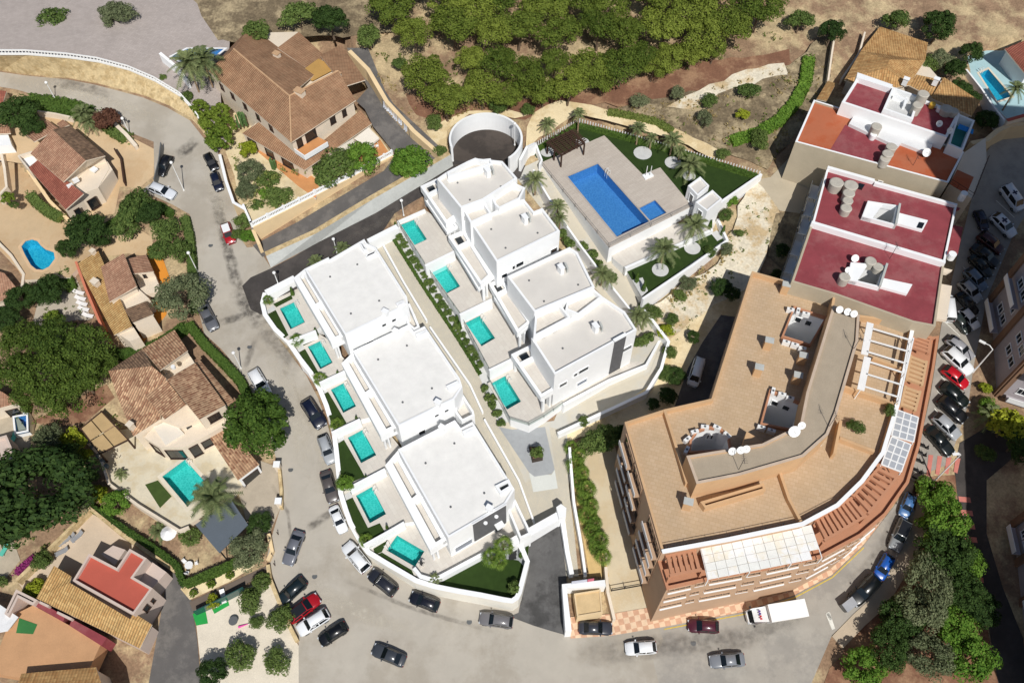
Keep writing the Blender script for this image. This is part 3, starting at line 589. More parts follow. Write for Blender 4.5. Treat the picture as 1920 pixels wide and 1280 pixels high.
def duplex(name, label, roof, zr, terr, zt, zb, se, slots, chim, vts, clad=None):
    t = thing(name, label, 'villa', V3(mid(px(roof, zr)), zb), 'street-side white villas')
    W = block(t, roof, zr, zb, par=.22)
    TW = px(terr, zt); TW = TW if ccw(TW) else TW[::-1]
    m = MB(); m.prism(TW, zt - 1.9, zt - 1.0, 0); m.build('balcony_slab', [WHITE], t)
    MB().poly([V3(p, zt - .98) for p in inset(TW, .2)]).build('balcony_floor', STONE, t)
    # terr = outer north, inner north, inner south, outer south
    o0, i0, i1, o1 = px(terr, zt)
    d = (o1 - o0).normalized(); w = (i0 - o0).normalized(); Lh = (i0 - o0).length
    def strip(a, b, c, e, name_, zlo=zt - 1.02, zhi=zt): MB().prism([a, b, c, e], zlo, zhi).build(name_, WHITE, t)
    k = min(.42, 1.15 / Lh)
    strip(o0, o0 + (i0 - o0) * k, o1 + (i1 - o1) * k, o1, 'balcony_parapet')
    strip(o0 + (i0 - o0) * k, i0, i0 + d * .5, o0 + (i0 - o0) * k + d * .5, 'balcony_parapet')
    strip(o1 + (i1 - o1) * k - d * .5, i1 - d * .5, i1, o1 + (i1 - o1) * k, 'balcony_parapet')
    e = min(.8, k + .3); strip(o0 + (i0 - o0) * e, i0, i1, o1 + (i1 - o1) * e, 'planter_band', zt - 1.02, zt - .12)
    pa, pb = o0.lerp(o1, .47), i0.lerp(i1, .47); pa = pa.lerp(pb, k)
    strip(pa, pb, pb + d * .8, pa + d * .8, 'balcony_divider')
    # west front of the ground floor and of the upper floor
    for s0, s1 in ((.08, .4), (.58, .92)):
        win(t, i0, i1, s0, s1, zt - .95, zr - 1.3, GLASSD, METALG, bars=2)
    MB().wall([V3(o0.lerp(i0, .35), zt - 1.85), V3(o1.lerp(i1, .35), zt - 1.85)], .25, zb).build('ground_floor_wall', WHITE, t)
    for f in (.02, .47, .98):
        p = o0.lerp(o1, f) + w * .25; MB().prism([p, p + d * .35, p + d * .35 + w * .35, p + w * .35], zb, zt - 1.85).build('column', WHITE, t)
    A, B = px(se, zr)
    if clad:
        s0, s1 = clad; a, b = A.lerp(B, s0), A.lerp(B, s1); dd = (B - A).normalized(); nn = Vector((dd.y, -dd.x, 0))
        MB().prism([a + nn * .005, b + nn * .005, b + nn * .12, a + nn * .12], zr - 6.2, zr + .02).build('stone_cladding', GREYW, t)
        MB().prism([a - dd * .1, b + dd * .1, b + nn * .16 + dd * .1, a + nn * .16 - dd * .1], zr + .021, zr + .12).build('coping', WHITE, t)
        for f in (.33, .66):
            p = a.lerp(b, f) + nn * .45; MB().cyl(V3(p, zr - 1.6), .05, .28, .6, 8).build('wall_lamp', WHITE, t)
        win(t, A, B, .08, .38, zr - 6.3, zr - 4.6, GLASSB, WHITE)
        MB().prism([a.lerp(b, .62) + nn * .12, a.lerp(b, .86) + nn * .12, a.lerp(b, .86) + nn * 1.0, a.lerp(b, .62) + nn * 1.0], zr - 4.5, zr - 4.3).build('door_canopy', WHITE, t)
        win(t, a + nn * .125, b + nn * .125, .64, .84, zr - 6.9, zr - 4.7, GLASSD, METALG, name='door')
    else:
        for s in (.62, .8): win(t, A, B, s, s + .075, zr - 2.3, zr - 1.6)
        win(t, A, B, .3, .42, zr - 5.2, zr - 4)
    for q in slots:
        S = px(q, zr + .25); S = S if ccw(S) else S[::-1]
        MB().ring(S, inset(S, .35), zr - .24, zr + .25).build('stairwell_upstand', WHITE, t)
        MB().poly([V3(p, zr - .2) for p in inset(S, .33)]).build('stairwell_shade', GLASSD, t)  # dark pane stands in for the shade down the open stairwell
    for x, y in chim: chimney(t, x, y, zr - .22)
    vents(t, vts, zr - .22)
    return t
duplex('white_villa', 'white flat-roofed villa at the side road corner, uppermost by the street', [(571, 504), (616, 482), (618, 486), (683, 448), (688, 456), (705, 464), (763, 556), (765, 568), (752, 577), (647, 628)], 7.4,
       [(550, 521), (571, 504), (647, 628), (620, 641)], 4.9, .2, [(647, 628), (752, 577)], [[(673, 456), (680, 452), (688, 467), (682, 470)], [(685, 478), (703, 470), (706, 474), (688, 482)], [(742, 568), (756, 562), (760, 568), (746, 574)]], [(722, 583)], [(619, 519), (658, 588), (711, 564), (670, 496)])
duplex('white_villa', 'white flat-roofed villa in the middle of the street-side three', [(661, 658), (766, 608), (776, 621), (796, 611), (862, 709), (867, 725), (852, 748), (747, 799)], 5.0,
       [(640, 681), (662, 660), (747, 799), (713, 816)], 2.5, -2.1, [(747, 799), (852, 748)], [[(778, 626), (799, 617), (803, 623), (782, 633)], [(836, 723), (857, 713), (862, 720), (841, 730)]], [(742, 620), (821, 753)], [(763, 648), (709, 674), (810, 728), (755, 754)])
duplex('white_villa', 'white flat-roofed villa with dark grey end cladding and two wall lamps', [(746, 842), (853, 787), (864, 802), (886, 790), (953, 898), (965, 917), (948, 945), (840, 1008)], 2.6,
       [(722, 872), (747, 843), (841, 1009), (806, 1031)], .1, -4.4, [(840, 1008), (948, 945)], [[(866, 808), (887, 798), (892, 806), (871, 816)], [(928, 910), (954, 897), (961, 912), (938, 926)]], [(829, 800), (918, 951)], [(798, 868), (852, 831), (845, 950), (908, 924)], clad=(.42, 1.0))
# low stair courts on the lane side of the three villas
for lab, P, z, zb in [('white stair court east of the uppermost street villa', [(752, 577), (768, 568), (778, 590), (787, 612), (776, 618), (765, 608)], 4.6, -1), ('white stair court east of the middle street villa', [(852, 748), (868, 738), (888, 770), (890, 778), (866, 790), (853, 772)], 2.2, -3.5),
                      ('white stair court east of the lowest street villa', [(948, 945), (966, 935), (990, 985), (996, 1000), (975, 1010)], -1.2, -6)]:
    o = thing('stair_court', lab, 'stair', V3(mid(px(P, z)), zb)); block(o, P, z, zb, WHITE, STONE, 1.6, .3, rname='floor')
# boundary walls along the lane
wallthing('lane_wall', 'low white wall with dark rail beside the lane', [(718, 458, 4.0), (756, 527, 2.7), (800, 600, 1.4)], .25)
wallthing('lane_wall', 'low white wall along the lane below the middle villa', [(806, 612, 1.2), (881, 720, -.6), (905, 772, -1.5)], .25)
wallthing('lane_wall', 'low white wall along the lane beside the lowest villa', [(908, 785, -1.7), (973, 900, -3.4), (1002, 980, -4.6)], .25)
wallthing('side_road_wall', 'white wall closing the lane at the side road', [(690, 452, 5.2), (745, 424, 5.6)], .9)
# gate and ramp walls at the lower end
wallthing('gate_wall', 'white gate wall across the top of the dark ramp', [(958, 1017, -2.9), (1001, 992, -2.9), (1047, 966, -2.9)], 1.1)
tag(MB().prism(px([(1043, 950), (1052, 944), (1062, 952), (1061, 968), (1048, 972)], -2.3), -6.5, -2.3).build('gate_pillar', WHITE), 'white gate pillar between the villa lane and the ramp', 'pillar')
wallthing('ramp_wall', 'white wall on the right side of the dark ramp', [(1055, 972, -3.6), (1064, 1035, -4.6), (1072, 1075, -5)], .6)
wallthing('ramp_wall', 'slim white wall beside the palm bed path', [(1068, 838, -1.2), (1076, 940, -3.2), (1090, 1020, -4.6), (1098, 1078, -5.4)], .35)

# ================================================================ WHITE VILLAS ABOVE THE LANE
V_R = [13.0, 11.4, 9.8, 8.1]
VROOFS = [[(819, 335), (838, 322), (891, 297), (942, 302), (970, 334), (906, 375), (864, 390)], [(882, 417), (936, 392), (982, 373), (1001, 396), (1017, 390), (1050, 433), (931, 491)],
          [(951, 518), (1068, 463), (1083, 473), (1115, 538), (1045, 567), (1002, 585)], [(996, 634), (1069, 597), (1130, 556), (1172, 584), (1194, 618), (1040, 702)]]
VTERR = [[(788, 349), (818, 335), (862, 400), (836, 419)], [(840, 443), (870, 431), (922, 515), (901, 534)], [(916, 531), (940, 520), (996, 603), (970, 624)], [(958, 664), (995, 646), (1048, 725), (1014, 745)]]
VLOW = [[(798, 377), (812, 372), (858, 425), (838, 436)], [(853, 470), (868, 462), (912, 530), (897, 543)], [(926, 558), (940, 552), (984, 616), (969, 628)], [(975, 690), (990, 683), (1055, 722), (1015, 748)]]
VSE = [[(864, 390), (906, 375)], [(931, 491), (1050, 433)], [(1002, 585), (1045, 567)], [(1040, 702), (1194, 618)]]
VCH = [[(914, 318), (923, 322)], [(984, 406), (992, 411)], [(1052, 500), (1062, 505)], [(1117, 610), (1127, 616)]]
VVT = [[(858, 343), (939, 350), (881, 375)], [(921, 430), (948, 465), (1008, 437), (978, 404)], [(992, 526), (1020, 565), (1084, 534)], [(1055, 653)]]
lab = ['white villa beside the round turning court, uppermost of four above the lane', 'second white villa above the lane, next to the communal pool deck', 'third white villa above the lane, between planted beds', 'lowest white villa above the lane, with a dark grey facade stripe']
for i in range(4):
    zr, zb = V_R[i], V_Z[i] - 1.5
    plot('villa_terrace', VPLOT[i], V_Z[i], STONE, [VPOOL[i]], drop=3.2)
    pool('villa_pool', 'turquoise pool above the lane, %s of the four from the side road' % ordinal(i), 'pools of the villas above the lane', VPOOL[i], V_Z[i], BAST, WATT, ladder=1)
    t = thing('white_villa', lab[i], 'villa', V3(mid(px(VROOFS[i], zr)), zb), 'white villas above the lane')
    W = block(t, VROOFS[i], zr, zb, WHITE, VROOF, .5, .32)
    zt = V_Z[i] + 4.3
    o0, i0, i1, o1 = px(VTERR[i], zt); d = (o1 - o0).normalized(); w_ = (i0 - o0).normalized()
    MB().prism([o0, i0 + w_ * .5, i1 + w_ * .5, o1], zt - 1.2, zt - .55).build('balcony_slab', WHITE, t)
    Q = [o0, i0, i1, o1]; Q = Q if ccw(Q) else Q[::-1]
    MB().poly([V3(p, zt - .53) for p in inset(Q, .3)]).build('balcony_floor', STONE, t)
    MB().ring(Q, inset(Q, .45), zt - .56, zt).build('balcony_parapet', WHITE, t)
    e0, e1 = o0.lerp(o1, .22), i0.lerp(i1, .22)
    MB().prism([e0, e1, e1 + d * .6, e0 + d * .6], zt - .55, zt + .01).build('balcony_divider', WHITE, t)
    g0, g1 = o0.lerp(i0, .3).lerp(o1.lerp(i1, .3), .05), o0.lerp(i0, .7).lerp(o1.lerp(i1, .7), .05)
    h0, h1 = o0.lerp(i0, .3).lerp(o1.lerp(i1, .3), .19), o0.lerp(i0, .7).lerp(o1.lerp(i1, .7), .19)
    MB().poly([V3(q, zt - .5) for q in (g0, g1, h1, h0)]).build('light_well', GLASSD, t)
    LP = px(VLOW[i], zt - 1.0); LP = LP if ccw(LP) else LP[::-1]
    MB().prism(LP, zt - 1.7, zt - 1.5, 0, bottom=True).build('lower_balcony_slab', WHITE, t); MB().ring(LP, inset(LP, .22), zt - 1.72, zt - .9).build('lower_balcony_parapet', WHITE, t)
    MB().wall([V3(o0.lerp(i0, .55), zt - 1.2), V3(o1.lerp(i1, .55), zt - 1.2)], .3, V_Z[i] - .3).build('ground_floor_wall', WHITE, t)
    win(t, o0.lerp(i0, .5), o1.lerp(i1, .5), .1, .45, V_Z[i] + .05, V_Z[i] + 2.3, GLASSD, METALG, bars=2); win(t, o0.lerp(i0, .5), o1.lerp(i1, .5), .55, .9, V_Z[i] + .05, V_Z[i] + 2.3, GLASSD, METALG, bars=2)
    for f in (.03, .97):
        p = o0.lerp(o1, f) + w_ * .3; MB().prism([p, p + d * .35, p + d * .35 + w_ * .35, p + w_ * .35], V_Z[i] - .3, zt - 1.2).build('column', WHITE, t)
    A, B = px(VSE[i], zr)
    if i in (1, 3):
        win(t, A, B, .07, .16, zr - 4.4, zr - 3.5, GLASSD); win(t, A, B, .24, .285, zr - 3.6, zr - 2.7); win(t, A, B, .86, .97, zr - 4.3, zr - 3.3, GLASSD); win(t, A, B, .3, .42, zr - 6.9, zr - 5.9, GLASSB)
        win(t, A, B, .3, .42, zr - 3.6, zr - 2.6)
    else: win(t, A, B, .1, .28, zr - 3.0, zr - 1.9); win(t, A, B, .5, .66, zr - 3.0, zr - 1.9)
    if i == 3:
        dd = (B - A).normalized(); nn = Vector((dd.y, -dd.x, 0)); a, b = A.lerp(B, .72), A.lerp(B, .86)
        MB().prism([a + nn * .005, b + nn * .005, b + nn * .15, a + nn * .15], zr - 8.4, zr + .25).build('grey_facade_stripe', GREYW, t)
        MB().prism([a - dd * .1 - nn * .3, b + dd * .1 - nn * .3, b + nn * .2 + dd * .1, a + nn * .2 - dd * .1], zr + .251, zr + .4).build('coping', WHITE, t)
    (xa, ya), (xb, yb) = VCH[i]
    chimney(t, xa, ya, zr - .5, (.9, .6, 1.3), rz=R(-60)); MB().prism([V3(q, 0) for q in px([(xb - 4, yb - 8), (xb - 1, yb - 10), (xb + 4, yb + 2), (xb + 1, yb + 3)], zr)], zr - .5, zr + .5).build('vent_housing', CONC, t)
    vents(t, VVT[i], zr - .5)
# raised stair blocks and stepped upstands on those roofs
for lab_, P, z, zb in [('white stepped wall north of the uppermost upper villa', [(838, 322), (877, 302), (891, 296), (902, 299), (920, 297), (924, 307), (905, 313), (840, 332)], 13.7, 10), ('white block with two slots between first and second upper villa', [(866, 388), (905, 374), (922, 400), (882, 418)], 12.2, 5),
                       ('white parapet block on the second upper villa', [(918, 362), (960, 341), (985, 352), (975, 372), (936, 391), (928, 384)], 12.2, 6), ('white block with a window between third and fourth upper villa', [(1004, 584), (1047, 566), (1070, 595), (1000, 632)], 9.0, 2), ('white parapet block on the lowest upper villa', [(1064, 562), (1112, 540), (1130, 556), (1085, 590), (1060, 580)], 9.0, 3)]:
    o = thing('stair_block', lab_, 'stair block', V3(mid(px(P, z)), zb)); W = block(o, P, z, zb, WHITE, STONE, 1.0, .3)
    q = sorted(W, key=lambda p: p.y)[:2]; q.sort(key=lambda p: p.x); win(o, q[0], q[1], .2, .32, z - 2.2, z - 1.2); win(o, q[0], q[1], .5, .64, z - 2.2, z - 1.2)
for i, L in enumerate([[(797, 498), (852, 471)], [(862, 590), (922, 561)], [(917, 694), (972, 667)]]):
    wallthing('dividing_wall', 'white wall between %s and %s upper villa pools' % (ordinal(i), ordinal(i + 1)), [(x, y, V_Z[i] + .5) for x, y in L], .4, zb=V_Z[i + 1] - 1)
for i, L in enumerate([[(745, 417), (797, 498)], [(797, 499), (862, 590)], [(862, 591), (917, 694)], [(916, 711), (956, 787), (992, 798), (1020, 783), (1056, 758)]]):
    railing('glass_balustrade', 'glass balustrade on the lane side of the %s upper villa terrace' % ordinal(i), [(x, y, V_Z[i] + .02) for x, y in L], .75, METALG, 1.6, pane=CLEAR)
wallthing('terrace_wall', 'white wall at the side road end of the first upper pool', [(745, 416, 5.2), (797, 393, 5.2)], .35, zb=3)
sheet('garden_gravel', [(985, 312), (1010, 300), (1145, 470), (1200, 560), (1252, 640), (1240, 705), (1150, 770), (1030, 812), (1050, 760), (1190, 625), (1115, 540), (1050, 435), (970, 335)], .04, LANE)
# planted strip, walkway and retaining walls round the upper villas
sheet('planted_strip', [(735, 432), (746, 417), (797, 498), (862, 591), (917, 694), (957, 790), (935, 795), (905, 720), (870, 645), (800, 545)], .1, GRAVELW)
sheet('gravel_island', [(935, 800), (960, 805), (1022, 800), (1040, 880), (1034, 888), (1002, 893), (992, 885)], .09, GRAVELG)
sheet('paved_margin', [(992, 886), (1034, 890), (1040, 880), (1046, 915), (1000, 922)], .085, mt('pale_margin', (206, 208, 202), .9, .05, .5))
plot('upper_walkway', [(1055, 758), (1142, 712), (1196, 690), (1232, 640), (1195, 612), (1150, 640), (1060, 720)], -.6, STONE, drop=2.4)
wallthing('terrace_wall', 'white parapet along the walkway of the lowest upper villa', [(1056, 758, .1), (1143, 712, .1), (1212, 684, .1), (1237, 638, .1)], .4, zb=-3.4)
sheet('sloping_walk', [(1030, 800), (1062, 775), (1150, 728), (1218, 700), (1242, 640), (1222, 600), (1150, 500), (1040, 360), (1000, 310), (985, 330), (1020, 395), (1130, 530), (1212, 620), (1236, 650), (1250, 655), (1235, 690), (1160, 752), (1050, 805)], .08, LANE)
wallthing('retaining_wall', 'white outer wall between the villas and the shrub bank', [(1046, 812, -1.6), (1150, 764, -.8), (1212, 735, -.2), (1240, 690, .6), (1254, 640, 1.4), (1222, 598, 2.0), (1206, 580, 2.4)], .45)
wallthing('garden_wall', 'white wall between the upper villas and the communal pool walk', [(1000, 318, 8.2), (1020, 355, 7.4), (1052, 408, 6.4), (1090, 462, 5.2), (1140, 528, 4.0), (1190, 590, 2.6)], .3)
tag(MB().prism(px([(992, 836), (1016, 838), (1018, 858), (998, 862)], -2.6), -4.2, -2.6).build('planter_box', mt('dark_planter', (70, 60, 52))), 'dark planter box with a shrub on the grey gravel island', 'planter')
flat('planter_soil', [(994, 838), (1014, 840), (1016, 856), (1000, 859)], -2.58, REDEARTH)

# ================================================================ COMMUNAL POOL DECK
DPTS = [(1012, 306), (1133, 254), (1205, 327), (1238, 314), (1298, 387), (1142, 465)]
plot('pool_deck', DPTS, DECK_Z, paver('deck_boards', (196, 186, 174), (188, 177, 165), (170, 160, 148), R(33), 1.2, .3, .02, .06), [BIGPOOL, KIDPOOL], drop=5)
pool('communal_pool', 'large blue rectangular pool on the raised communal deck', None, BIGPOOL, DECK_Z, BASB, WATB, 2.0, cop=mt('grey_coping', (176, 168, 160), .9), cw=.25, ladder=1, steps=0)
pool('paddling_pool', 'small square blue paddling pool beside the large pool', None, KIDPOOL, DECK_Z, BASB, WATB, .6, cop=mt('grey_coping', (176, 168, 160)), cw=.08, ch=.04)
plot('communal_lawn', [(1003, 292), (1012, 306), (1133, 254), (1205, 327), (1238, 314), (1298, 387), (1345, 380), (1426, 328), (1300, 286), (1190, 254), (1085, 230), (1005, 275)], DECK_Z - .1, LAWN, drop=3)
plot('lower_lawn', [(1172, 503), (1335, 432), (1345, 412), (1362, 447), (1205, 558)], 3.4, LAWN, drop=3)
plot('deck_walk', [(1142, 470), (1300, 392), (1330, 400), (1345, 412), (1335, 432), (1172, 503), (1150, 485)], 3.9, STONE, drop=3)
wallthing('lawn_wall', 'white kerb wall on the north edge of the lower lawn', [(1172, 502, 4.3), (1336, 430, 4.3)], .4, zb=2.5)
wallthing('lawn_wall', 'white wall between the lower lawn and the chalky slope', [(1205, 560, 4.2), (1300, 496, 4.2), (1364, 450, 4.2), (1346, 410, 4.6)], .4)
wallthing('lawn_wall', 'white wall on the east tip of the communal lawn', [(1428, 326, 7.0), (1390, 352, 7.0), (1345, 383, 7.0)], .4)
for lab_, P in [('white cube pavilion nearer the lawn on the pool deck', [(1313, 331), (1330, 348), (1308, 367), (1290, 348)]), ('white cube pavilion at the outer corner of the pool deck', [(1336, 356), (1354, 373), (1326, 396), (1304, 379)])]:
    o = thing('pavilion', lab_, 'pavilion', V3(mid(px(P, 8.8)), 4), 'white cube pavilions'); W = block(o, P, 8.8, 3.5, WHITE, VROOF, .25, .25)
    q = sorted(W, key=lambda p: p.y)[:2]; q.sort(key=lambda p: p.x); win(o, q[0], q[1], .35, .7, 6.2, 8.0, METALG, WHITE, name='door')
def fence(label, A, B, z, n, h=1.25):
    a, b = G(*A, z + h), G(*B, z + h); a.z = b.z = z; t = thing('picket_fence', label, 'fence', a); d = (b - a); rz = math.atan2(d.y, d.x)
    me = None
    for i in range(n):
        p = a.lerp(b, (i + .5) / n)
        if me is None:
            mb = MB(); mb.box((0, 0, h / 2), (.16, .09, h), rz); me = mb.mesh('picket', METALW)
        o = bpy.data.objects.new('picket', me); COL.objects.link(o); o.parent = t; o.location = p - a
    m = MB(); m.wall([a + Vector((0, 0, .25)), b + Vector((0, 0, .25))], .3, z - 1.2); m.build('base_wall', WHITE, t); return t
fence('white picket fence above the pergola end of the lawn', (1003, 268), (1085, 222), DECK_Z - .1, 20)
fence('long white picket fence along the sand track side of the lawn', (1085, 222), (1428, 322), DECK_Z - .1, 66)
# timber pergola
pg = thing('pergola', 'dark brown timber pergola in the corner of the pool deck', 'pergola', G(1062, 275, DECK_Z))
c4 = px([(1027, 266), (1072, 245), (1096, 268), (1053, 291)], DECK_Z + 2.6)
for p in c4 + [c4[0].lerp(c4[3], .5), c4[1].lerp(c4[2], .5)]:
    MB().box(V3(p, DECK_Z + 1.25), (.22, .22, 2.5), R(-28)).build('post', DKWOOD, pg)
for i in range(4):
    a, b = c4[i], c4[(i + 1) % 4]; MB().wall([V3(a, DECK_Z + 2.7), V3(b, DECK_Z + 2.7)], .2, DECK_Z + 2.45).build('beam', DKWOOD, pg)
for k in range(9):
    f = (k + .5) / 9; a, b = c4[0].lerp(c4[3], f), c4[1].lerp(c4[2], f); e = (b - a).normalized() * .5
    MB().wall([V3(a - e, DECK_Z + 2.88), V3(b + e, DECK_Z + 2.88)], .12, DECK_Z + 2.71).build('rafter', DKWOOD, pg)
for k in range(5):
    f = (k + .5) / 5; a, b = c4[0].lerp(c4[1], f), c4[3].lerp(c4[2], f); e = (b - a).normalized() * .5
    MB().wall([V3(a - e, DECK_Z + 3.0), V3(b + e, DECK_Z + 3.0)], .1, DECK_Z + 2.89).build('batten', DKWOOD, pg)
# shower bench and deck rail
sh = thing('pool_shower', 'white outdoor shower base with two posts beside the deck', 'shower', G(1214, 332, DECK_Z))
MB().prism(px([(1204, 328), (1220, 322), (1226, 329), (1210, 336)], DECK_Z + .25), DECK_Z - .2, DECK_Z + .25).build('base', WHITE, sh)
for x in (1211, 1219): MB().tube(G(x, 329, DECK_Z + .25), V3(G(x, 329, DECK_Z + .25), DECK_Z + 2.3), .06).build('post', METALW, sh)
railing('deck_railing', 'thin metal railing on the walk side of the pool deck', [(1013, 308, DECK_Z), (1078, 388, DECK_Z), (1141, 464, DECK_Z)], .9, METALG, 3.0)
railing('deck_railing', 'thin metal railing on the palm garden side of the pool deck', [(1143, 464, DECK_Z), (1220, 425, DECK_Z), (1297, 388, DECK_Z)], .9, METALG, 3.0)
for (x, y, z, r) in [(1092, 268, 6.12, 1.6), (1026, 285, 6.12, 1.5), (1205, 287, 6.12, 2.0), (1262, 305, 6.12, 1.8), (1292, 330, 6.12, 1.4), (1238, 506, 3.43, 1.7), (1298, 465, 3.43, 1.7)]:
    MB().cyl(G(x, y, z), r * .75, r * .75, .03, 20).build('gravel_bed', GRAVELW, kind='structure')
for P in [[(1185, 525), (1205, 520), (1215, 545), (1203, 556)], [(1325, 428), (1345, 425), (1358, 445), (1345, 452)]]: flat('gravel_bed', P, 3.43, GRAVELW)
# ---- round turning court
tc = thing('turning_court_wall', 'tall round white wall enclosing the turning court', 'wall', G(912, 285, 6))
ring = []
for k in range(41):
    a = R(200 - k * 250 / 40); ring.append((math.cos(a), math.sin(a)))
cc = G(912, 288, 6.1); rad = 5.75
m = MB(); m.wall([cc + Vector((rad * a, rad * b, 3.4)) for a, b in ring], .35, 5); m.build('wall', WHITE, tc)
MB().cyl(V3(cc, 6.1), rad, rad, .02, 40).build('turning_court', mt('stained_dark_asphalt', (84, 76, 70), .95, .2, .4, c2=(64, 58, 54), patch=.2), kind='structure')
wallthing('court_wall', 'white wall between the turning court and the pool deck', [(975, 300, 8.4), (988, 275, 8.8), (1004, 268, 8.2)], .4)
wallthing('court_wall', 'white wall corner beside the pergola', [(1004, 268, 7.8), (1016, 300, 7.4), (1012, 308, 7.4)], .3)
# ---- concrete retaining wall between the two driveways
def pair_wall(name, label, top, bot, mat, cap, t=.9):
    """battered wall: top and bottom lines given as pixels with heights above the hillside"""
    A = [T(x, y, z) for x, y, z in top]; B = [T(x, y, z) for x, y, z in bot]; m = MB(); n = len(A)
    for i in range(n - 1): m.poly([B[i], B[i + 1], A[i + 1], A[i]], 0)
    for i in range(n - 1):
        d = (A[i + 1] - A[i]).xy.normalized(); q = Vector((-d.y, d.x, 0)) * t
        m.poly([A[i], A[i + 1], A[i + 1] + q, A[i] + q], 1); m.poly([A[i] + q, A[i + 1] + q, A[i + 1] + q - Vector((0, 0, 3)), A[i] + q - Vector((0, 0, 3))], 0)
    for i, s in ((0, 1), (n - 1, -1)):
        d = (A[1] - A[0]).xy.normalized(); q = Vector((-d.y, d.x, 0)) * t; m.poly([B[i], A[i], A[i] + q, B[i] + q], 0)
    return tag(m.build(name, [mat, cap]), label, 'wall')
pair_wall('retaining_wall', 'long grey concrete wall above the dark side road', [(499, 480, 1.6), (592, 438, 2.2), (700, 373, 2.2), (845, 290, 2.0)], [(508, 502, 0), (595, 456, 0), (705, 400, 0), (850, 312, 0)], CONC, ROCKW)

# ================================================================ TILED HOUSES
def newell(P):
    n = Vector((0, 0, 0))
    for i in range(len(P)):
        a, b = P[i], P[(i + 1) % len(P)]; n += Vector(((a.y - b.y) * (a.z + b.z), (a.z - b.z) * (a.x + b.x), (a.x - b.x) * (a.y + b.y)))
    return n if n.z > 0 else -n
ROOFC = {'brown': ((170, 134, 104), (158, 120, 92), .36, .84), 'pink': ((194, 152, 124), (168, 124, 100), .34, .72), 'old': ((214, 176, 140), (152, 108, 84), .36, .6), 'dark': ((162, 132, 106), (114, 92, 76), .34, .6),
         'yellow': ((208, 172, 116), (184, 142, 90), .36, .62), 'red': ((168, 104, 86), (150, 88, 74), .34, .7), 'straw': ((206, 166, 112), (178, 132, 84), .4, .72)}
def slope(root, P, kind, name='roof_slope', thick=.18, z0=0):
    W = [G(x, y, z) for x, y, z in P]; n = newell(W); ang = math.atan2(n.y, n.x) + math.pi / 2
    ca, cb, pitch, dk = ROOFC[kind]; mat = tiles('roof_tiles_' + kind, ca, cb, ang, pitch, .42, dk)
    W = W if ccw(W) else W[::-1]; m = MB(); nn = len(W); tr = tess([W]); m.add(W, tr, 0); lo = [p - Vector((0, 0, thick)) for p in W]
    m.add(lo + W, [(i, (i + 1) % nn, nn + (i + 1) % nn, nn + i) for i in range(nn)], 1); m.add(lo, tr, 1)
    return m.build(name, [mat, BEIGEW], root)
def ridge(root, A, B, mat):
    a, b = G(*A), G(*B); return MB().tube(a + Vector((0, 0, .03)), b + Vector((0, 0, .03)), .14, 6).build('ridge_cap', mat, root)
RIDGE = mt('ridge_tile', (196, 160, 124), .9, .15, 1)
def shell(root, P, z, zb, mat=BEIGEW, name='wall'):
    W = px(P, z); MB().prism(W, zb, z).build(name, mat, root); return W
def southwin(root, P, z, specs, zb=None):
    """windows on an outer wall line given in pixels at height z: (s0, s1, zlow, zhigh)"""
    A, B = px(P, z)
    for s0, s1, a, b in specs: win(root, A, B, s0, s1, a, b, fm=DKWOOD)

# ---- large brown roofed villa
plot('villa_ground', [(474, 424), (736, 291), (715, 262), (660, 200), (620, 140), (480, 90), (415, 95), (396, 150), (410, 250), (440, 330), (448, 380)], 6.4, SAND, drop=5)
bh = thing('brown_roofed_villa', 'large villa with brown tiled roof and arched porch above the driveway', 'house', G(545, 230, 6.4))
shell(bh, [(395, 137), (546, 262), (662, 188), (625, 120), (560, 60), (470, 62)], 12.35, 5.6)
slope(bh, [(390, 133, 12.4), (546, 267, 12.4), (543, 180, 14.8), (438, 92, 14.8)], 'brown'); slope(bh, [(546, 267, 12.4), (667, 188, 12.4), (634, 133, 14.4), (543, 180, 14.8)], 'brown')
slope(bh, [(543, 180, 14.8), (438, 92, 14.8), (470, 50, 12.6), (590, 140, 12.8)], 'brown'); slope(bh, [(390, 133, 12.4), (438, 92, 14.8), (470, 50, 12.6)], 'brown')
slope(bh, [(600, 104, 13.6), (640, 84, 12.8), (685, 150, 12.3), (646, 162, 12.9)], 'brown'); slope(bh, [(520, 90, 13.2), (560, 60, 13.2), (612, 108, 12.7), (575, 128, 12.7)], 'brown')
flat_o = MB().poly(px([(556, 140), (597, 110), (632, 128), (586, 152)], 12.85)).build('roof_terrace', mt('yellow_terrace_tiles', (186, 146, 84), .9, .1, .5), bh)
for A, B in [((543, 180, 14.8), (438, 92, 14.8)), ((543, 180, 14.8), (634, 133, 14.4)), ((543, 180, 14.8), (546, 267, 12.4))]: ridge(bh, A, B, RIDGE)
shell(bh, [(456, 250), (484, 228), (540, 262), (572, 292), (676, 208), (694, 231), (571, 316)], 8.6, 5.6, name='porch_wall')
slope(bh, [(454, 250, 8.7), (487, 228, 9.7), (571, 293, 9.7), (571, 319, 8.7)], 'brown', 'porch_roof'); slope(bh, [(571, 319, 8.7), (571, 293, 9.7), (676, 206, 9.7), (697, 232, 8.7)], 'brown', 'porch_roof')
MB().poly(px([(552, 281), (597, 257), (614, 266), (572, 291)], 9.95)).build('balcony_floor', mt('orange_floor_tiles', (206, 146, 94), .85), bh)
for a, b in [((571, 292), (614, 266)), ((571, 292), (552, 279))]: MB().wall([G(*a, 10.7), G(*b, 10.7)], .14, 9.8).build('balcony_parapet', WHITE, bh)
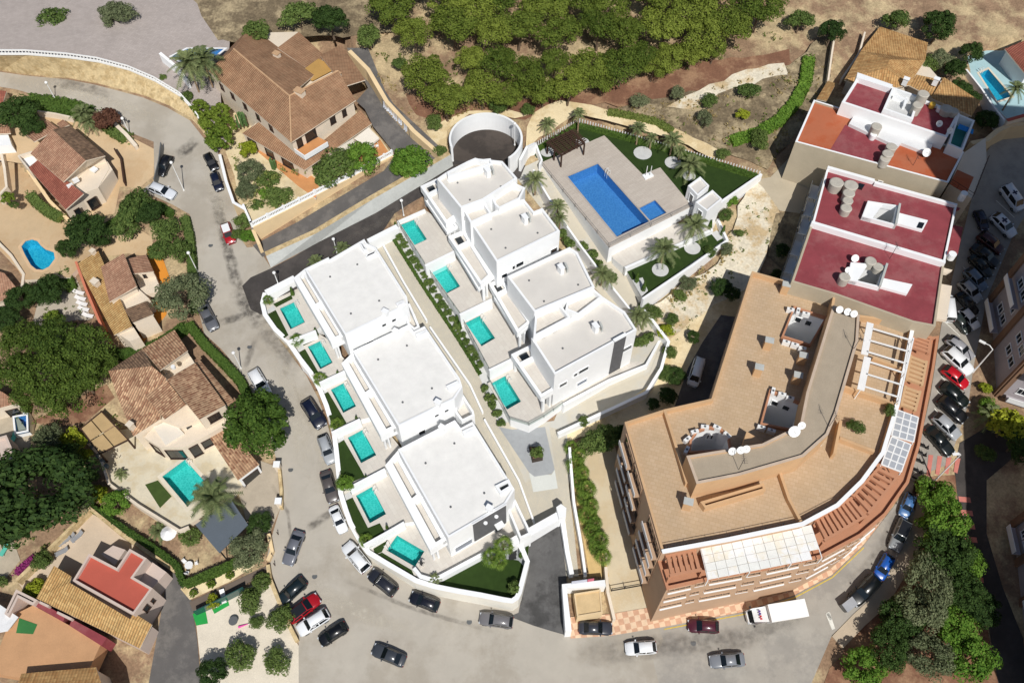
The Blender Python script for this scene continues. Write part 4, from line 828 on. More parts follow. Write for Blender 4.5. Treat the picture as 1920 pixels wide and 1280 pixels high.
chimney(bh, 561, 170, 13.6, (1.5, 1.0, 1.6), BEIGEW, RIDGE); chimney(bh, 518, 100, 12.6, (1.0, .8, 1.4), BEIGEW, RIDGE); chimney(bh, 632, 138, 12.6, (1.0, .8, 1.2), BEIGEW, RIDGE)
southwin(bh, [(546, 262), (662, 188)], 12.35, [(.06, .14, 10, 11.7), (.2, .36, 10, 11.7), (.6, .68, 10.4, 11.7), (.8, .86, 10.4, 11.7)]); southwin(bh, [(395, 137), (546, 262)], 12.35, [(.1, .14, 10.4, 11.6), (.24, .28, 10.4, 11.6), (.4, .44, 10.4, 11.6), (.56, .6, 10.4, 11.6), (.72, .76, 10.4, 11.6)])
southwin(bh, [(456, 250), (571, 316)], 8.6, [(.06, .2, 6.5, 8.2), (.35, .48, 6.5, 8.2), (.62, .8, 6.5, 8.2)]); southwin(bh, [(571, 316), (694, 231)], 8.6, [(.1, .3, 6.5, 8.1), (.5, .7, 6.5, 8.1)])
for P, l in [([(664, 260), (691, 239), (711, 259), (689, 276)], 'cream awning with drop valance over the east porch'), ([(628, 281), (661, 260), (668, 267), (636, 289)], 'narrow cream awning beside the large green bush')]:
    W = [G(x, y, z) for (x, y), z in zip(P, (8.5, 8.5, 7.6, 7.6))]; m = MB(); m.poly(W); m.poly([W[2], W[3], W[3] - Vector((0, 0, .35)), W[2] - Vector((0, 0, .35))]); m.poly([p - Vector((0, 0, .05)) for p in W]); tag(m.build('awning', mt('cream_canvas', (226, 218, 204), .9, .05)), l, 'awning')
for P in ([(480, 282), (492, 272), (572, 322), (600, 340), (592, 372), (560, 350)], [(655, 305), (690, 275), (712, 260), (732, 291), (690, 314)]): plot('villa_porch_floor', P, 6.43, mt('orange_floor_tiles', (206, 146, 94)), drop=.3)
# balustrade on the garden wall
def balustrade(label, A, B, z, n):
    a, b = G(*A, z), G(*B, z); t = thing('balustrade', label, 'balustrade', a); d = b - a
    MB().wall([a + Vector((0, 0, .85)), b + Vector((0, 0, .85))], .26, z + .72).build('rail', WHITE, t); MB().wall([a + Vector((0, 0, .12)), b + Vector((0, 0, .12))], .26, z - .1).build('plinth', WHITE, t)
    mb = MB(); mb.cyl((0, 0, .12), .05, .09, .25, 6, top=False); mb.cyl((0, 0, .37), .09, .05, .35, 6); me = mb.mesh('baluster', WHITE)
    for i in range(n):
        o = bpy.data.objects.new('baluster', me); COL.objects.link(o); o.parent = t; o.location = a.lerp(b, (i + .5) / n) - a
    for i in range(0, 7): p = a.lerp(b, i / 6); MB().box(p + Vector((0, 0, .45)), (.32, .32, 1.1), math.atan2(d.y, d.x)).build('pier', WHITE, t)
    return t
balustrade('long white balustrade on the tan wall above the driveway', (473, 424), (648, 336), 6.45, 62); balustrade('white balustrade in front of the orange porch', (652, 334), (735, 290), 6.45, 30)
balustrade('short white balustrade on the street corner of the garden', (459, 392), (473, 424), 6.45, 12)
wallthing('garden_wall', 'tan wall under the balustrade beside the driveway', [(474, 426, 6.4), (560, 382, 6.4), (738, 292, 6.4)], .3, TANWALL)
wallthing('garden_wall', 'pale low wall between the villa garden and the street', [(412, 290, 7.4), (424, 340, 7.2), (438, 380, 7.0), (459, 392, 7.0)], .35, TANWALL, cap=WHITE)
wallthing('garden_wall', 'tan wall between the driveway and the pine slope', [(655, 95, 12.6), (690, 130, 11.8), (725, 190, 10.2), (775, 245, 8.8), (826, 290, 7.6)], .7, TANWALL)
wallthing('entrance_wall', 'tan wall with dark gate at the foot of the driveway', [(474, 430, 5.6), (486, 458, 5.0)], .5, TANWALL)
# upper plaza above the tan stone wall
PLZ = [(-120, 92, 15.2), (0, 102, 14.6), (51, 102, 14.2), (128, 108, 13.6), (185, 116, 13), (242, 131, 12), (291, 152, 11), (339, 181, 9.8), (359, 203, 9), (385, 240, 7.8), (408, 287, 6.7)]
W = [G(*p) for p in PLZ]; B = [T(x, y, -.3) for x, y in [(-120, 124), (0, 135), (48, 142), (125, 149), (177, 159), (228, 172), (268, 183), (314, 202), (356, 226), (386, 263), (411, 292)]]
m = MB()
for i in range(10): m.poly([B[i], B[i + 1], W[i + 1], W[i]])
tag(m.build('stone_wall', ROCKW), 'tall tan stone retaining wall curving above the upper street', 'wall')
m = MB(); m.wall([p + Vector((0, 0, .9)) for p in W], .18, [p.z + .7 for p in W]); m.wall([p + Vector((0, 0, .25)) for p in W], .22, [p.z - .1 for p in W])
for i in range(10):
    n = max(1, int((W[i + 1] - W[i]).length / .5))
    for k in range(n): p = W[i].lerp(W[i + 1], k / n); m.box(p + Vector((0, 0, .45)), (.14, .14, .9))
tag(m.build('white_railing', METALW), 'white railing on top of the tan stone wall', 'railing')
plz = [G(*p) for p in PLZ]; up = [G(*p) for p in [(430, 250, 7.2), (400, 150, 10), (420, 90, 11.5), (470, 20, 14), (480, -60, 15), (-120, -60, 18)]]
m = MB()
q = [G(*p) for p in [(-120, -60, 16), (-20, -60, 16), (60, -60, 15.6), (150, -60, 15.2), (240, -60, 14.8), (330, -60, 14), (440, -60, 13), (430, 90, 10.6), (412, 140, 9.6), (415, 200, 8.6), (430, 260, 7.2)]]
for i in range(10): m.poly([plz[i], plz[i + 1], q[i + 1], q[i]])
m.build('plaza', paver('plaza_pavers', (176, 166, 160), (166, 156, 150), (150, 140, 134), R(20), .5, .3, .02, .08), kind='structure')
wallthing('plaza_wall', 'white balustrade wall beside the hidden upper pool', [(300, 100, 13.2), (330, 125, 12.2), (352, 152, 11.4)], .4, cap=WHITE)
pool('upper_pool', 'dark blue pool corner behind the tall palm trunks', None, [(322, 106), (350, 92), (420, 92), (395, 112), (345, 118)], 12.4, BASB, WATB, .4, cop=WHITE)

# ---- pink roofed house north west
h1 = thing('pink_roofed_house', 'house with long pink tiled slopes beside the tan forecourt', 'house', T(120, 330))
slope(h1, [(98, 243, 11.2), (161, 301, 11.2), (119, 341, 9.6), (57, 288, 9.6)], 'pink'); slope(h1, [(98, 243, 11.2), (133, 236, 9.9), (197, 292, 9.9), (161, 301, 11.2)], 'dark')
slope(h1, [(72, 299, 9.2), (157, 363, 9.2), (123, 393, 8.0), (53, 315, 8.0)], 'red'); slope(h1, [(46, 250, 9.0), (89, 225, 9.0), (110, 241, 9.4), (64, 266, 9.4)], 'pink'); slope(h1, [(106, 232, 9.0), (118, 224, 8.6), (130, 234, 8.9), (114, 241, 9.2)], 'pink')
shell(h1, [(60, 287), (100, 246), (133, 238), (195, 292), (205, 316), (184, 352), (150, 366), (120, 390)], 8.0, 3.5); shell(h1, [(62, 287), (100, 247), (132, 238), (193, 291), (162, 300), (120, 338)], 9.5, 5)
W = [G(161, 302, 11.1), G(196, 293, 9.85), G(196, 293, 7.9), G(121, 340, 7.9), G(121, 340, 9.55)]; MB().poly([V3(p, p.z) for p in W]).build('gable_wall', BEIGEW, h1)
MB().prism(px([(165, 305), (197, 296), (211, 318), (186, 350), (162, 362), (135, 345)], 7.9), 4, 7.9).build('south_wing', BEIGEW, h1)
southwin(h1, [(122, 391), (186, 352)], 8.0, [(.15, .3, 5, 6.8), (.55, .8, 5, 7)]); MB().box(G(176, 318, 8.5), (.9, .9, .3), R(-30)).build('skylight', WHITE, h1)
for x, y in [(132, 349), (142, 338)]: MB().box(G(x, y, 8.9), (.9, .4, .7), R(40)).build('air_conditioner', METALW, h1)
MB().prism(px([(38, 292), (58, 284), (72, 300), (52, 314)], 7.6), 5, 7.6).build('roof_terrace_floor', WHITE, h1)
for a, b in [((34, 292), (60, 284)), ((34, 292), (53, 316))]: MB().wall([G(*a, 8.4), G(*b, 8.4)], .25, 4).build('terrace_parapet', BEIGEW, h1)
wallthing('forecourt_wall', 'beige wall with urns on the street side of the tan forecourt', [(214, 231, 8.4), (236, 252, 8.0), (255, 274, 7.4)], .5, BEIGEW, cap=BEIGEW)
wallthing('forecourt_gate', 'grey louvred gate beside the black parked car', [(301, 267, 8.2), (297, 300, 7.6), (288, 336, 6.8)], .15, METALG, cat='gate')
wallthing('verge_wall', 'low tan wall between the hedge bank and the pink roofed house', [(70, 208, 9.0), (104, 213, 8.9), (136, 220, 8.8)], .3, BEIGEW)
wallthing('forecourt_wall', 'dark posts of the raised ramp in the tan forecourt', [(214, 278, 7.6), (226, 296, 7.2), (232, 340, 6.4)], .25, DKWOOD, cat='fence')
# its lower terrace and free form pool
plot('pool_patio', H1PATIO, H1_Z, PATIO, [H1POOL], skirt=BEIGEW, drop=3)
pool('kidney_pool', 'kidney shaped blue pool on the tan patio', None, H1POOL, H1_Z, BASC, WATT, 1.4, cop=mt('tan_coping', (216, 184, 146), .9), cw=.45, ladder=None)
wallthing('patio_wall', 'tan patio wall left of the kidney pool', [(-10, 448, 3.6), (20, 478, 3.4), (44, 514, 3.2), (40, 545, 3.0)], .4, BEIGEW)
wallthing('patio_wall', 'curved tan wall at the left edge of the upper patio', [(2, 288, 7.4), (8, 315, 6.6), (12, 350, 6.2), (-5, 368, 6)], .4, BEIGEW)
wallthing('patio_wall', 'tan wall between the pool patio and the pink roofed house', [(52, 318, 6.6), (92, 376, 5), (128, 412, 4.2), (140, 425, 3.8)], .5, TANWALL)
# ---- neighbours cut by the left edge
h5 = thing('red_roofed_house', 'corner of a red roofed house at the upper left edge', 'house', T(0, 200)); slope(h5, [(-40, 165, 11), (12, 171, 10.6), (4, 196, 9.8), (-40, 200, 9.8)], 'red'); shell(h5, [(-40, 168), (12, 172), (5, 195), (-40, 198)], 9.8, 6)
slope(h5, [(-30, 230, 9.5), (15, 230, 9.3), (20, 250, 8.8), (-30, 252, 8.8)], 'pink'); MB().prism(px([(-30, 255), (15, 252), (22, 272), (-30, 275)], 8.2), 5, 8.2).build('annex', WHITE, h5)
h6 = thing('tiled_annex', 'small tiled roof left of the kidney pool wall', 'house', T(10, 530)); slope(h6, [(-30, 500, 4.4), (8, 512, 4.2), (38, 548, 3.4), (-20, 575, 3.4)], 'pink'); shell(h6, [(-30, 502), (8, 514), (36, 548), (-20, 572)], 3.3, 0)
h7 = thing('terrace_house', 'tiled house corner with red window above the small blue pool', 'house', T(5, 760)); slope(h7, [(-40, 715, 1.5), (5, 735, 1.3), (35, 755, .4), (-40, 775, .4)], 'pink'); shell(h7, [(-40, 718), (5, 737), (33, 757), (-40, 775)], .3, -4); southwin(h7, [(-40, 775), (33, 757)], .3, [(.6, .9, -2.2, -.6)])
sp = pool('plunge_pool', 'tiny blue plunge pool on the stone terrace', None, SMPOOL, -2.0, BASB, WATB, 1.2, cop=WHITE, cw=.25)
MB().prism(px([(22, 776), (54, 772), (56, 810), (28, 816)], -2.03), -4, -2.03, top=False).build('pool_surround', WHITE, sp)
h8 = thing('terrace_house', 'pink walled house corner below the stone terrace', 'house', T(5, 860)); block(h8, [(-40, 830), (12, 815), (26, 848), (40, 858), (8, 880), (-40, 900)], .2, -4, PINKW, PINKW, .4, .3)

# ---- pale tiled house with orange terrace
h2 = thing('cream_tiled_house', 'cream house with stacked tiled roofs beside the orange terrace', 'house', T(225, 570))
slope(h2, [(144, 495, 3.9), (184, 470, 5.0), (248, 612, 5.0), (214, 628, 3.9)], 'yellow'); slope(h2, [(189, 500, 5.6), (232, 475, 7.2), (256, 537, 7.2), (205, 566, 5.6)], 'pink')
slope(h2, [(240, 485, 6.2), (274, 477, 5.2), (288, 509, 5.2), (249, 513, 6.2)], 'pink'); slope(h2, [(233, 580, 5.2), (273, 565, 4.6), (288, 589, 4.6), (249, 605, 5.2)], 'dark')
shell(h2, [(148, 496), (184, 473), (246, 611), (216, 624)], 3.85, -1.5); shell(h2, [(192, 501), (232, 478), (254, 537), (208, 563)], 5.6, -1); shell(h2, [(240, 487), (273, 479), (286, 508), (250, 512)], 5.2, -1); shell(h2, [(233, 582), (272, 567), (286, 590), (249, 603)], 4.6, -2)
for P in ([(205, 566, 5.5), (256, 537, 7.1), (262, 545, 2), (212, 575, 2)], [(250, 513, 6.1), (288, 509, 5.1), (300, 535, 1.5), (262, 540, 1.5)], [(249, 605, 5.1), (288, 590, 4.5), (298, 608, 0), (258, 628, 0)]): pass
shell(h2, [(208, 564), (256, 538), (280, 560), (232, 582)], 4.2, -1); shell(h2, [(250, 512), (287, 508), (303, 545), (268, 553)], 3.6, -1); shell(h2, [(216, 622), (247, 608), (262, 632), (243, 640)], 3.2, -2)
southwin(h2, [(268, 553), (303, 545)], 3.6, [(.3, .5, 1.6, 2.6)]); southwin(h2, [(250, 512), (287, 508)], 5.2, [(.4, .55, 3.9, 4.6)]); chimney(h2, 177, 527, 4.6, (1.0, .8, .9), BEIGEW, BEIGEW); chimney(h2, 173, 470, 4.6, (.6, .6, .9), BEIGEW, BEIGEW)
wallthing('salmon_wall', 'salmon wall along the left side of the cream tiled house', [(142, 490, 4.2), (160, 540, 3.8), (183, 595, 3.2), (196, 625, 2.8)], .35, mt('salmon_render', (204, 124, 96), .9, .08))
flat('blue_tarp_ground', [(0, 0), (1, 0), (0, 1)], -30, WHITE) if False else None
for i, (x, y) in enumerate([(152, 551), (155, 562), (158, 572), (161, 582), (169, 594)]):
    c = T(x, y, .05); ln = thing('sun_lounger', 'white sun lounger beside the salmon wall, %s from the top' % ordinal(i), 'lounger', c, 'loungers by the salmon wall'); MB().box(c + Vector((0, 0, .3)), (1.2, .6, .06), R(-15)).build('seat', METALW, ln); MB().box(c + Vector((-.75, .2, .48)), (.6, .6, .06), R(-15), tilt=Matrix.Rotation(R(35), 4, 'Y')).build('backrest', METALW, ln)
    for dx, dy in ((-.5, -.25), (.5, -.25), (-.5, .25), (.5, .25)): MB().box(c + Vector((dx, dy, .14)), (.06, .06, .28)).build('leg', METALW, ln)
bt = tag(MB().prism(px([(240, 632), (258, 627), (261, 635), (244, 642)], 1.3), -.3, 1.3).build('covered_crate', mt('blue_tarpaulin', (36, 128, 200), .6, .1)), 'blue tarpaulin covered crate on the orange terrace', 'crate')

# ---- old tiled villa with turquoise pool
h3 = thing('old_tiled_villa', 'old villa with weathered barrel tiles above the turquoise pool', 'house', G(300, 770, H3_Z))
slope(h3, [(266, 654, 3.0), (327, 618, 3.0), (352, 657, 4.4), (300, 694, 4.4)], 'old'); slope(h3, [(203, 695, 3.0), (266, 654, 3.0), (285, 686, 4.5)], 'dark'); slope(h3, [(203, 695, 3.0), (285, 686, 4.5), (312, 709, 4.4), (300, 786, 1.9), (250, 818, 1.2), (221, 745, 2.2)], 'old')
slope(h3, [(272, 741, 3.6), (313, 713, 4.4), (349, 759, 4.4), (309, 786, 3.6)], 'old'); slope(h3, [(313, 711, 4.9), (366, 680, 3.6), (423, 759, 3.6), (374, 786, 4.9)], 'old'); slope(h3, [(364, 675, 2.8), (372, 671, 2.4), (444, 757, 2.4), (430, 764, 2.8)], 'old')
shell(h3, [(207, 697), (267, 657), (326, 621), (350, 657), (366, 682), (421, 759), (374, 785), (340, 800), (300, 786), (252, 815), (224, 746)], 1.2, -5); shell(h3, [(314, 712), (365, 682), (421, 759), (374, 784)], 3.55, -4); shell(h3, [(270, 657), (326, 621), (350, 657), (302, 690)], 2.9, -4)
MB().prism(px([(300, 787), (340, 765), (375, 786), (425, 760), (432, 790), (395, 812), (345, 838), (300, 838), (270, 820)], .2), -4.5, .2).build('south_wing', BEIGEW, h3)
southwin(h3, [(345, 838), (395, 812)], .2, [(.1, .42, -3.4, -.6), (.55, .9, -2.6, -.8)]); southwin(h3, [(270, 820), (300, 838)], .2, [(.2, .75, -3.4, -.8)]); southwin(h3, [(374, 785), (421, 759)], 3.5, [(.25, .7, 1.2, 2.8)]); southwin(h3, [(300, 838), (345, 838)], .2, [(.1, .85, -3.4, -.7)])
for P in ([(329, 778), (342, 770), (362, 795), (350, 803)], [(386, 782), (404, 772), (410, 780), (391, 790)]): MB().prism(px(P, .55), .2, .55).build('skylight', GLASSD, h3)
for P, l in [([(287, 800), (320, 785), (345, 812), (310, 834)], 'flat_canopy')]: MB().prism(px(P, .5), .21, .5).build(l, mt('cream_canvas', (226, 218, 204)), h3)
chimney(h3, 243, 795, 1.2, (.7, .7, 1.4), BEIGEW, BEIGEW); MB().cyl(G(326, 690, 3.9), .3, .3, .5, 10).build('vent_pipe', METALW, h3)
pgl = thing('shade_pergola', 'beige cloth covered pergola on the pool patio', 'pergola', G(195, 810, H3_Z)); CLOTH = mt('beige_shade_cloth', (190, 162, 118), .95, .12, .8)
cq = px([(151, 803), (190, 771), (240, 824), (187, 850)], -.9)
for i in range(2):
    for j in range(2):
        f = lambda u, v: cq[0].lerp(cq[1], u).lerp(cq[3].lerp(cq[2], u), v)
        MB().prism([f(i * .5 + .02, j * .5 + .02), f(i * .5 + .48, j * .5 + .02), f(i * .5 + .48, j * .5 + .48), f(i * .5 + .02, j * .5 + .48)], -.98, -.93, bottom=True).build('shade_panel', CLOTH, pgl)
for p in cq: MB().box(V3(p, -2.4), (.2, .2, 3.2)).build('post', DKWOOD, pgl)
for i in range(4): MB().wall([V3(cq[i], -.88), V3(cq[(i + 1) % 4], -.88)], .15, -1.1).build('beam', DKWOOD, pgl)
plot('pool_patio', H3PATIO, H3_Z, mt('pale_flagstone', (218, 208, 184), .9, .14, 1.0, c2=(202, 188, 158), patch=.5, fine=.06), [H3POOL], skirt=BEIGEW, drop=3)
pool('villa_pool', 'turquoise pool with feather palm shade on the flagstone patio', None, H3POOL, H3_Z, BAST, WATT, 1.5, cop=mt('cream_coping', (222, 212, 192), .9), cw=.5, ladder=1)
gr = thing('garage', 'low tiled garage with dark door right of the patio', 'garage', G(440, 870, -4)); slope(gr, [(388, 812, -.7), (419, 792, -.7), (486, 870, -1.2), (446, 900, -1.2)], 'old'); shell(gr, [(391, 813), (418, 795), (483, 870), (447, 897)], -1.3, -5.2, WHITE); southwin(gr, [(447, 897), (483, 870)], -1.3, [(.12, .88, -4.6, -2.2)])
cp = thing('carport', 'flat slate grey carport roof beside the feather palm', 'carport', T(415, 990)); MB().prism(px([(366, 983), (432, 934), (465, 983), (411, 1036)], -2.2), -2.35, -2.2, bottom=True).build('roof', mt('slate_grey_sheet', (96, 104, 112), .6, .06, .5), cp)
for p in px([(370, 983), (432, 938), (462, 983), (411, 1031)], -2.35): MB().box(V3(p, -4.2), (.14, .14, 3.7)).build('post', METALD, cp)
wallthing('patio_wall', 'white patio wall above the dry garden', [(150, 815, -2.9), (186, 852, -2.9), (204, 906, -2.9), (258, 946, -2.9), (336, 994, -2.9), (354, 987, -2.9)], .35, BEIGEW, zb=-6)
gz = tag(MB().prism(px([(340, 806), (372, 788), (386, 812), (362, 835)], -1.2), [-1.35] * 4, -1.2, bottom=True).build('sun_sail', WHITE), 'white square sun sail over the patio door', 'sun sail')
flat('putting_lawn', [(272, 908), (296, 900), (322, 930), (300, 952)], H3_Z + .03, TURF)
for i, (x, y) in enumerate([(163, 824), (170, 832), (176, 841), (187, 857), (195, 866), (202, 876)]):
    p = G(x, y, H3_Z); o = thing('clay_urn', 'round grey urn on the patio edge, %s from the pergola end' % ordinal(i), 'urn', p, 'urns on the patio edge'); m = MB(); m.cyl(p, .18, .36, .35, 10, top=False); m.cyl(p + Vector((0, 0, .35)), .36, .26, .3, 10); m.build('body', mt('grey_clay', (110, 120, 122), .8), o, smooth=True); MB().cyl(p + Vector((0, 0, .65)), .3, .3, .08, 10).build('rim', mt('grey_clay', (110, 120, 122)), o)
wallthing('street_wall', 'stone wall with two piers between cobbled court and street', [(523, 876, -2.8), (527, 915, -3.5), (527, 951, -4.0)], .4, ROCKW)
for l, x, y in [('upper stone gate pier of the cobbled court', 524, 880), ('lower stone gate pier of the cobbled court', 527, 948)]:
    p = T(x, y); o = thing('gate_pier', l, 'pier', p); MB().box(p + Vector((0, 0, .8)), (.7, .7, 1.8), 0).build('shaft', BEIGEW, o); MB().box(p + Vector((0, 0, 1.78)), (.9, .9, .15)).build('cap', WHITE, o)
wallthing('street_wall', 'cream kerb wall below the carport', [(503, 1000, -4.6), (510, 1032, -5.4), (502, 1050, -5.6)], .5, TANWALL)
wallthing('street_wall', 'long stone wall between gravel garden and street', [(502, 1058, -5.6), (506, 1085, -5.9), (520, 1120, -6.3), (536, 1160, -6.9), (556, 1200, -7.4)], .5, ROCKW)
wallthing('garden_screen', 'teal glass screen beside the brown block path', [(362, 1146, -6.0), (400, 1128, -5.6), (455, 1100, -5.2)], .12, glass('teal_glass', (40, 80, 76), .2), cat='screen')
wallthing('boundary_wall', 'pale stone wall below the clipped hedge', [(30, 1088, -5.4), (100, 1020, -4.6), (168, 952, -3.6), (225, 998, -4.4), (285, 1040, -5.2), (338, 1076, -5.8)], .5, ROCKW)

# ---- salmon flat roofed house bottom left
h4 = thing('salmon_roofed_house', 'house with salmon flat roof and yellow tiled slope at the lower left', 'house', T(190, 1110))
block(h4, [(167, 1037), (219, 1064), (243, 1028), (275, 1046), (250, 1081), (286, 1102), (250, 1152), (136, 1088)], -2.0, -8, PINKW, SALMON, .5, .28)
slope(h4, [(101, 1060, -3.0), (134, 1080, -3.0), (131, 1092, -3.0), (244, 1160, -3.0), (250, 1148, -3.0), (285, 1170, -3.0), (262, 1215, -4.4), (68, 1121, -4.4)], 'yellow'); shell(h4, [(104, 1063), (280, 1170), (258, 1212), (72, 1121)], -4.5, -9, PINKW)
MB().prism(px([(250, 1081), (275, 1046), (312, 1072), (286, 1102)], -4.0), -8, -4.0).build('side_wing', PINKW, h4); MB().prism(px([(190, 1038), (212, 1022), (235, 1030), (215, 1060)], -3.6), -8, -3.6).build('stair_wing', PINKW, h4)
southwin(h4, [(250, 1152), (286, 1102)], -2.0, [(.3, .5, -4.6, -3.2), (.65, .75, -4.6, -3.6)])
for P, z, m_ in [([(66, 1122), (122, 1155), (118, 1165), (62, 1133)], -4.9, MAROON), ([(135, 1160), (200, 1195), (190, 1210), (130, 1172)], -4.9, MAROON), ([(30, 1150), (62, 1134), (118, 1165), (190, 1205), (150, 1290), (-20, 1260), (12, 1180)], -5.4, mt('tan_floor_tiles', (196, 152, 112), .9, .1, .5))]: MB().prism(px(P, z), -8, z).build('terrace_floor', m_, h4)
for P in ([(75, 1126), (92, 1134), (90, 1138), (73, 1130)], [(108, 1145), (135, 1158), (132, 1162), (106, 1149)]): MB().prism(px(P, -4.2), -4.9, -4.2).build('chimney', PINKW, h4)
block(h4, [(8, 1150), (30, 1104), (70, 1124), (62, 1134), (34, 1120), (16, 1156)], -4.2, -8, PINKW, GREYW, .3, .3, wname='side_wall', rname='side_roof')
aw = tag(MB().prism(px([(-30, 1125), (0, 1133), (34, 1156), (14, 1182), (-30, 1190)], -4.6), -4.75, -4.6, bottom=True).build('awning', mt('white_canvas', (232, 232, 232), .8)), 'white canvas awning in the lower left corner', 'awning')
flat('green_mat', [(36, 1158), (70, 1170), (62, 1188), (30, 1186)], -5.36, mt('green_turf_mat', (60, 120, 66), 1))
h9 = thing('lower_house', 'plain house with straw tiled roof below the salmon roofed house', 'house', T(120, 1300)); slope(h9, [(40, 1262, -4), (180, 1250, -4), (200, 1310, -2.8), (20, 1320, -2.8)], 'straw'); slope(h9, [(20, 1320, -2.8), (200, 1310, -2.8), (220, 1380, -4.4), (0, 1390, -4.4)], 'straw'); shell(h9, [(45, 1266), (178, 1254), (215, 1375), (5, 1385)], -4.5, -10)

# ================================================================ RED ROOFED BLOCKS
nb = thing('orange_and_maroon_block', 'block of flats with orange and maroon roofs around a white strip', 'building', T(1640, 330))
block(nb, [(1491, 266), (1526, 187), (1604, 211), (1752, 262), (1808, 285), (1778, 343)], 13.5, 2, BEIGEC, TERRA, .35, .3, pcap=WHITE)
UZ = 13.17
MB().poly(px([(1585, 234), (1640, 250), (1668, 262), (1648, 306), (1556, 282)], UZ)).build('maroon_roof', MAROON, nb)
MB().prism(px([(1603, 214), (1752, 263), (1742, 288), (1690, 268), (1684, 275), (1640, 255), (1592, 232)], 13.7), 12, 13.7).build('white_roof_strip', mt('white_sloping_roof', (222, 222, 222), .8, .06), nb)
block(nb, [(1612, 138), (1672, 160), (1676, 165), (1800, 212), (1776, 258), (1578, 192)], 15.6, 10, WHITE, MAROON, .45, .4, wname='upper_wall', rname='upper_roof')
for P, z in [([(1608, 136), (1674, 159), (1670, 166), (1606, 145)], 16.1)]: MB().prism(px(P, z), 15, z).build('thick_parapet', WHITE, nb)
C1 = px([(1674, 163), (1725, 181), (1712, 224), (1656, 204)], 16.2); C1 = C1 if ccw(C1) else C1[::-1]
MB().ring(C1, inset(C1, .35), 15.1, 16.2).build('light_well_wall', WHITE, nb); MB().poly([V3(p, 15.2) for p in inset(C1, .3)]).build('light_well_floor', GRAVELW, nb)
for a, b in [((1676, 178), (1704, 188)), ((1700, 182), (1696, 198))]: MB().wall([G(*a, 16.0), G(*b, 16.0)], .35, 15.2).build('roof_wall', WHITE, nb)
C2 = px([(1796, 213), (1828, 226), (1806, 282), (1778, 270)], 15.0); C2 = C2 if ccw(C2) else C2[::-1]
MB().ring(C2, inset(C2, .3), 9, 15.0).build('east_terrace_wall', WHITE, nb); MB().poly([V3(p, 13.2) for p in inset(C2, .25)]).build('east_terrace_floor', mt('teal_floor', (60, 132, 124), .8), nb)
MB().poly([G(x, y, z) for x, y, z in [(1799, 232, 14.6), (1826, 243, 14.6), (1824, 252, 14.2), (1795, 241, 14.2)]]).build('blue_tarpaulin', mt('blue_tarpaulin', (36, 100, 200), .6), nb)
MB().prism(px([(1808, 286), (1848, 258), (1850, 300), (1822, 372), (1780, 345)], 10.5), 3, 10.5).build('east_wing', BEIGEW, nb)
MB().poly(px([(1795, 318), (1826, 332), (1812, 364), (1780, 345)], 10.53)).build('east_wing_roof', TERRA, nb)
railing('terrace_railing', '', [(1850, 300, 10.5), (1822, 372, 10.5), (1780, 345, 10.5)], 1.0, DKWOOD, 1.2, parent=nb)
A, B = px([(1491, 266), (1778, 343)], 13.5); win(nb, A, B, .3, .33, 9.5, 10.5); win(nb, A, B, .6, .63, 9.5, 10.5)
def tank(label, x, y, z, r, h, mat=TANKM, group='rooftop water tanks'):
    c = G(x, y, z + h); c.z = z; t = thing('water_tank', label, 'tank', c, group); MB().cyl(c, r * .92, r, h, 18, top=False).build('body', mat, t, smooth=True); MB().cyl(c + Vector((0, 0, h)), r * 1.05, r * .9, .1, 18).build('lid', mat, t); return t
for a in [('tall pale tank on the white light well of the upper maroon roof', 1732, 176, 15.2, .85, 2.2, TANKM), ('second pale tank on the white light well', 1721, 197, 15.2, .75, 1.7, TANKM), ('beige tank standing on the white roof strip', 1644, 237, 13.2, .8, 1.9, TANKM), ('small white tank beside the beige strip tank', 1638, 252, 13.2, .5, .9, WHITE),
          ('yellow lidded small tank on the upper maroon roof edge', 1749, 195, 15.2, .45, .7, mt('yellow_plastic', (220, 178, 70), .6)), ('large white round tank on the maroon roof edge', 1776, 204, 15.2, .95, 1.0, TANKM), ('white tank right of the large round tank', 1789, 208, 15.2, .7, .9, TANKM), ('small white tank left of the large round tank', 1763, 202, 15.2, .45, .7, WHITE),
          ('beige tank between the maroon and second orange roof', 1672, 275, 13.2, .8, 1.6, TANKM), ('pale tank next to the orange roof step', 1665, 288, 13.2, .8, 1.8, TANKM), ('pale tank at the south edge of the first maroon roof', 1660, 297, 13.2, .75, 1.4, TANKM)]: tank(*a)
def dish(label, x, y, z, r=.5, group='satellite dishes', az=0.):
    c = G(x, y, z + .9); t = thing('satellite_dish', label, 'satellite dish', V3(c, z), group); MB().tube(V3(c, z), c, .04).build('mast', METALG, t)
    m = MB(); n = 14; M = Matrix.Translation(c) @ Matrix.Rotation(az, 4, 'Z') @ Matrix.Rotation(R(50), 4, 'X'); vs = [M @ Vector((0, 0, 0))]
    for rr, zz in ((.5, .05), (1, .2)):
        for i in range(n): vs.append(M @ Vector((r * rr * math.cos(2 * math.pi * i / n), r * rr * math.sin(2 * math.pi * i / n), zz * r)))
    fs = [(0, 1 + i, 1 + (i + 1) % n) for i in range(n)] + [(1 + i, n + 1 + i, n + 1 + (i + 1) % n, 1 + (i + 1) % n) for i in range(n)]
    m.add(vs, fs); m.build('reflector', METALW, t, smooth=True); MB().tube(c, M @ Vector((0, 0, r * .9)), .025).build('feed_arm', METALG, t); return t
dish('grey dish on the second orange roof', 1737, 286, 13.2, .65); dish('white dish on the upper maroon roof', 1761, 232, 15.2, .5); dish('white dish near the teal terrace', 1781, 245, 15.2, .5)

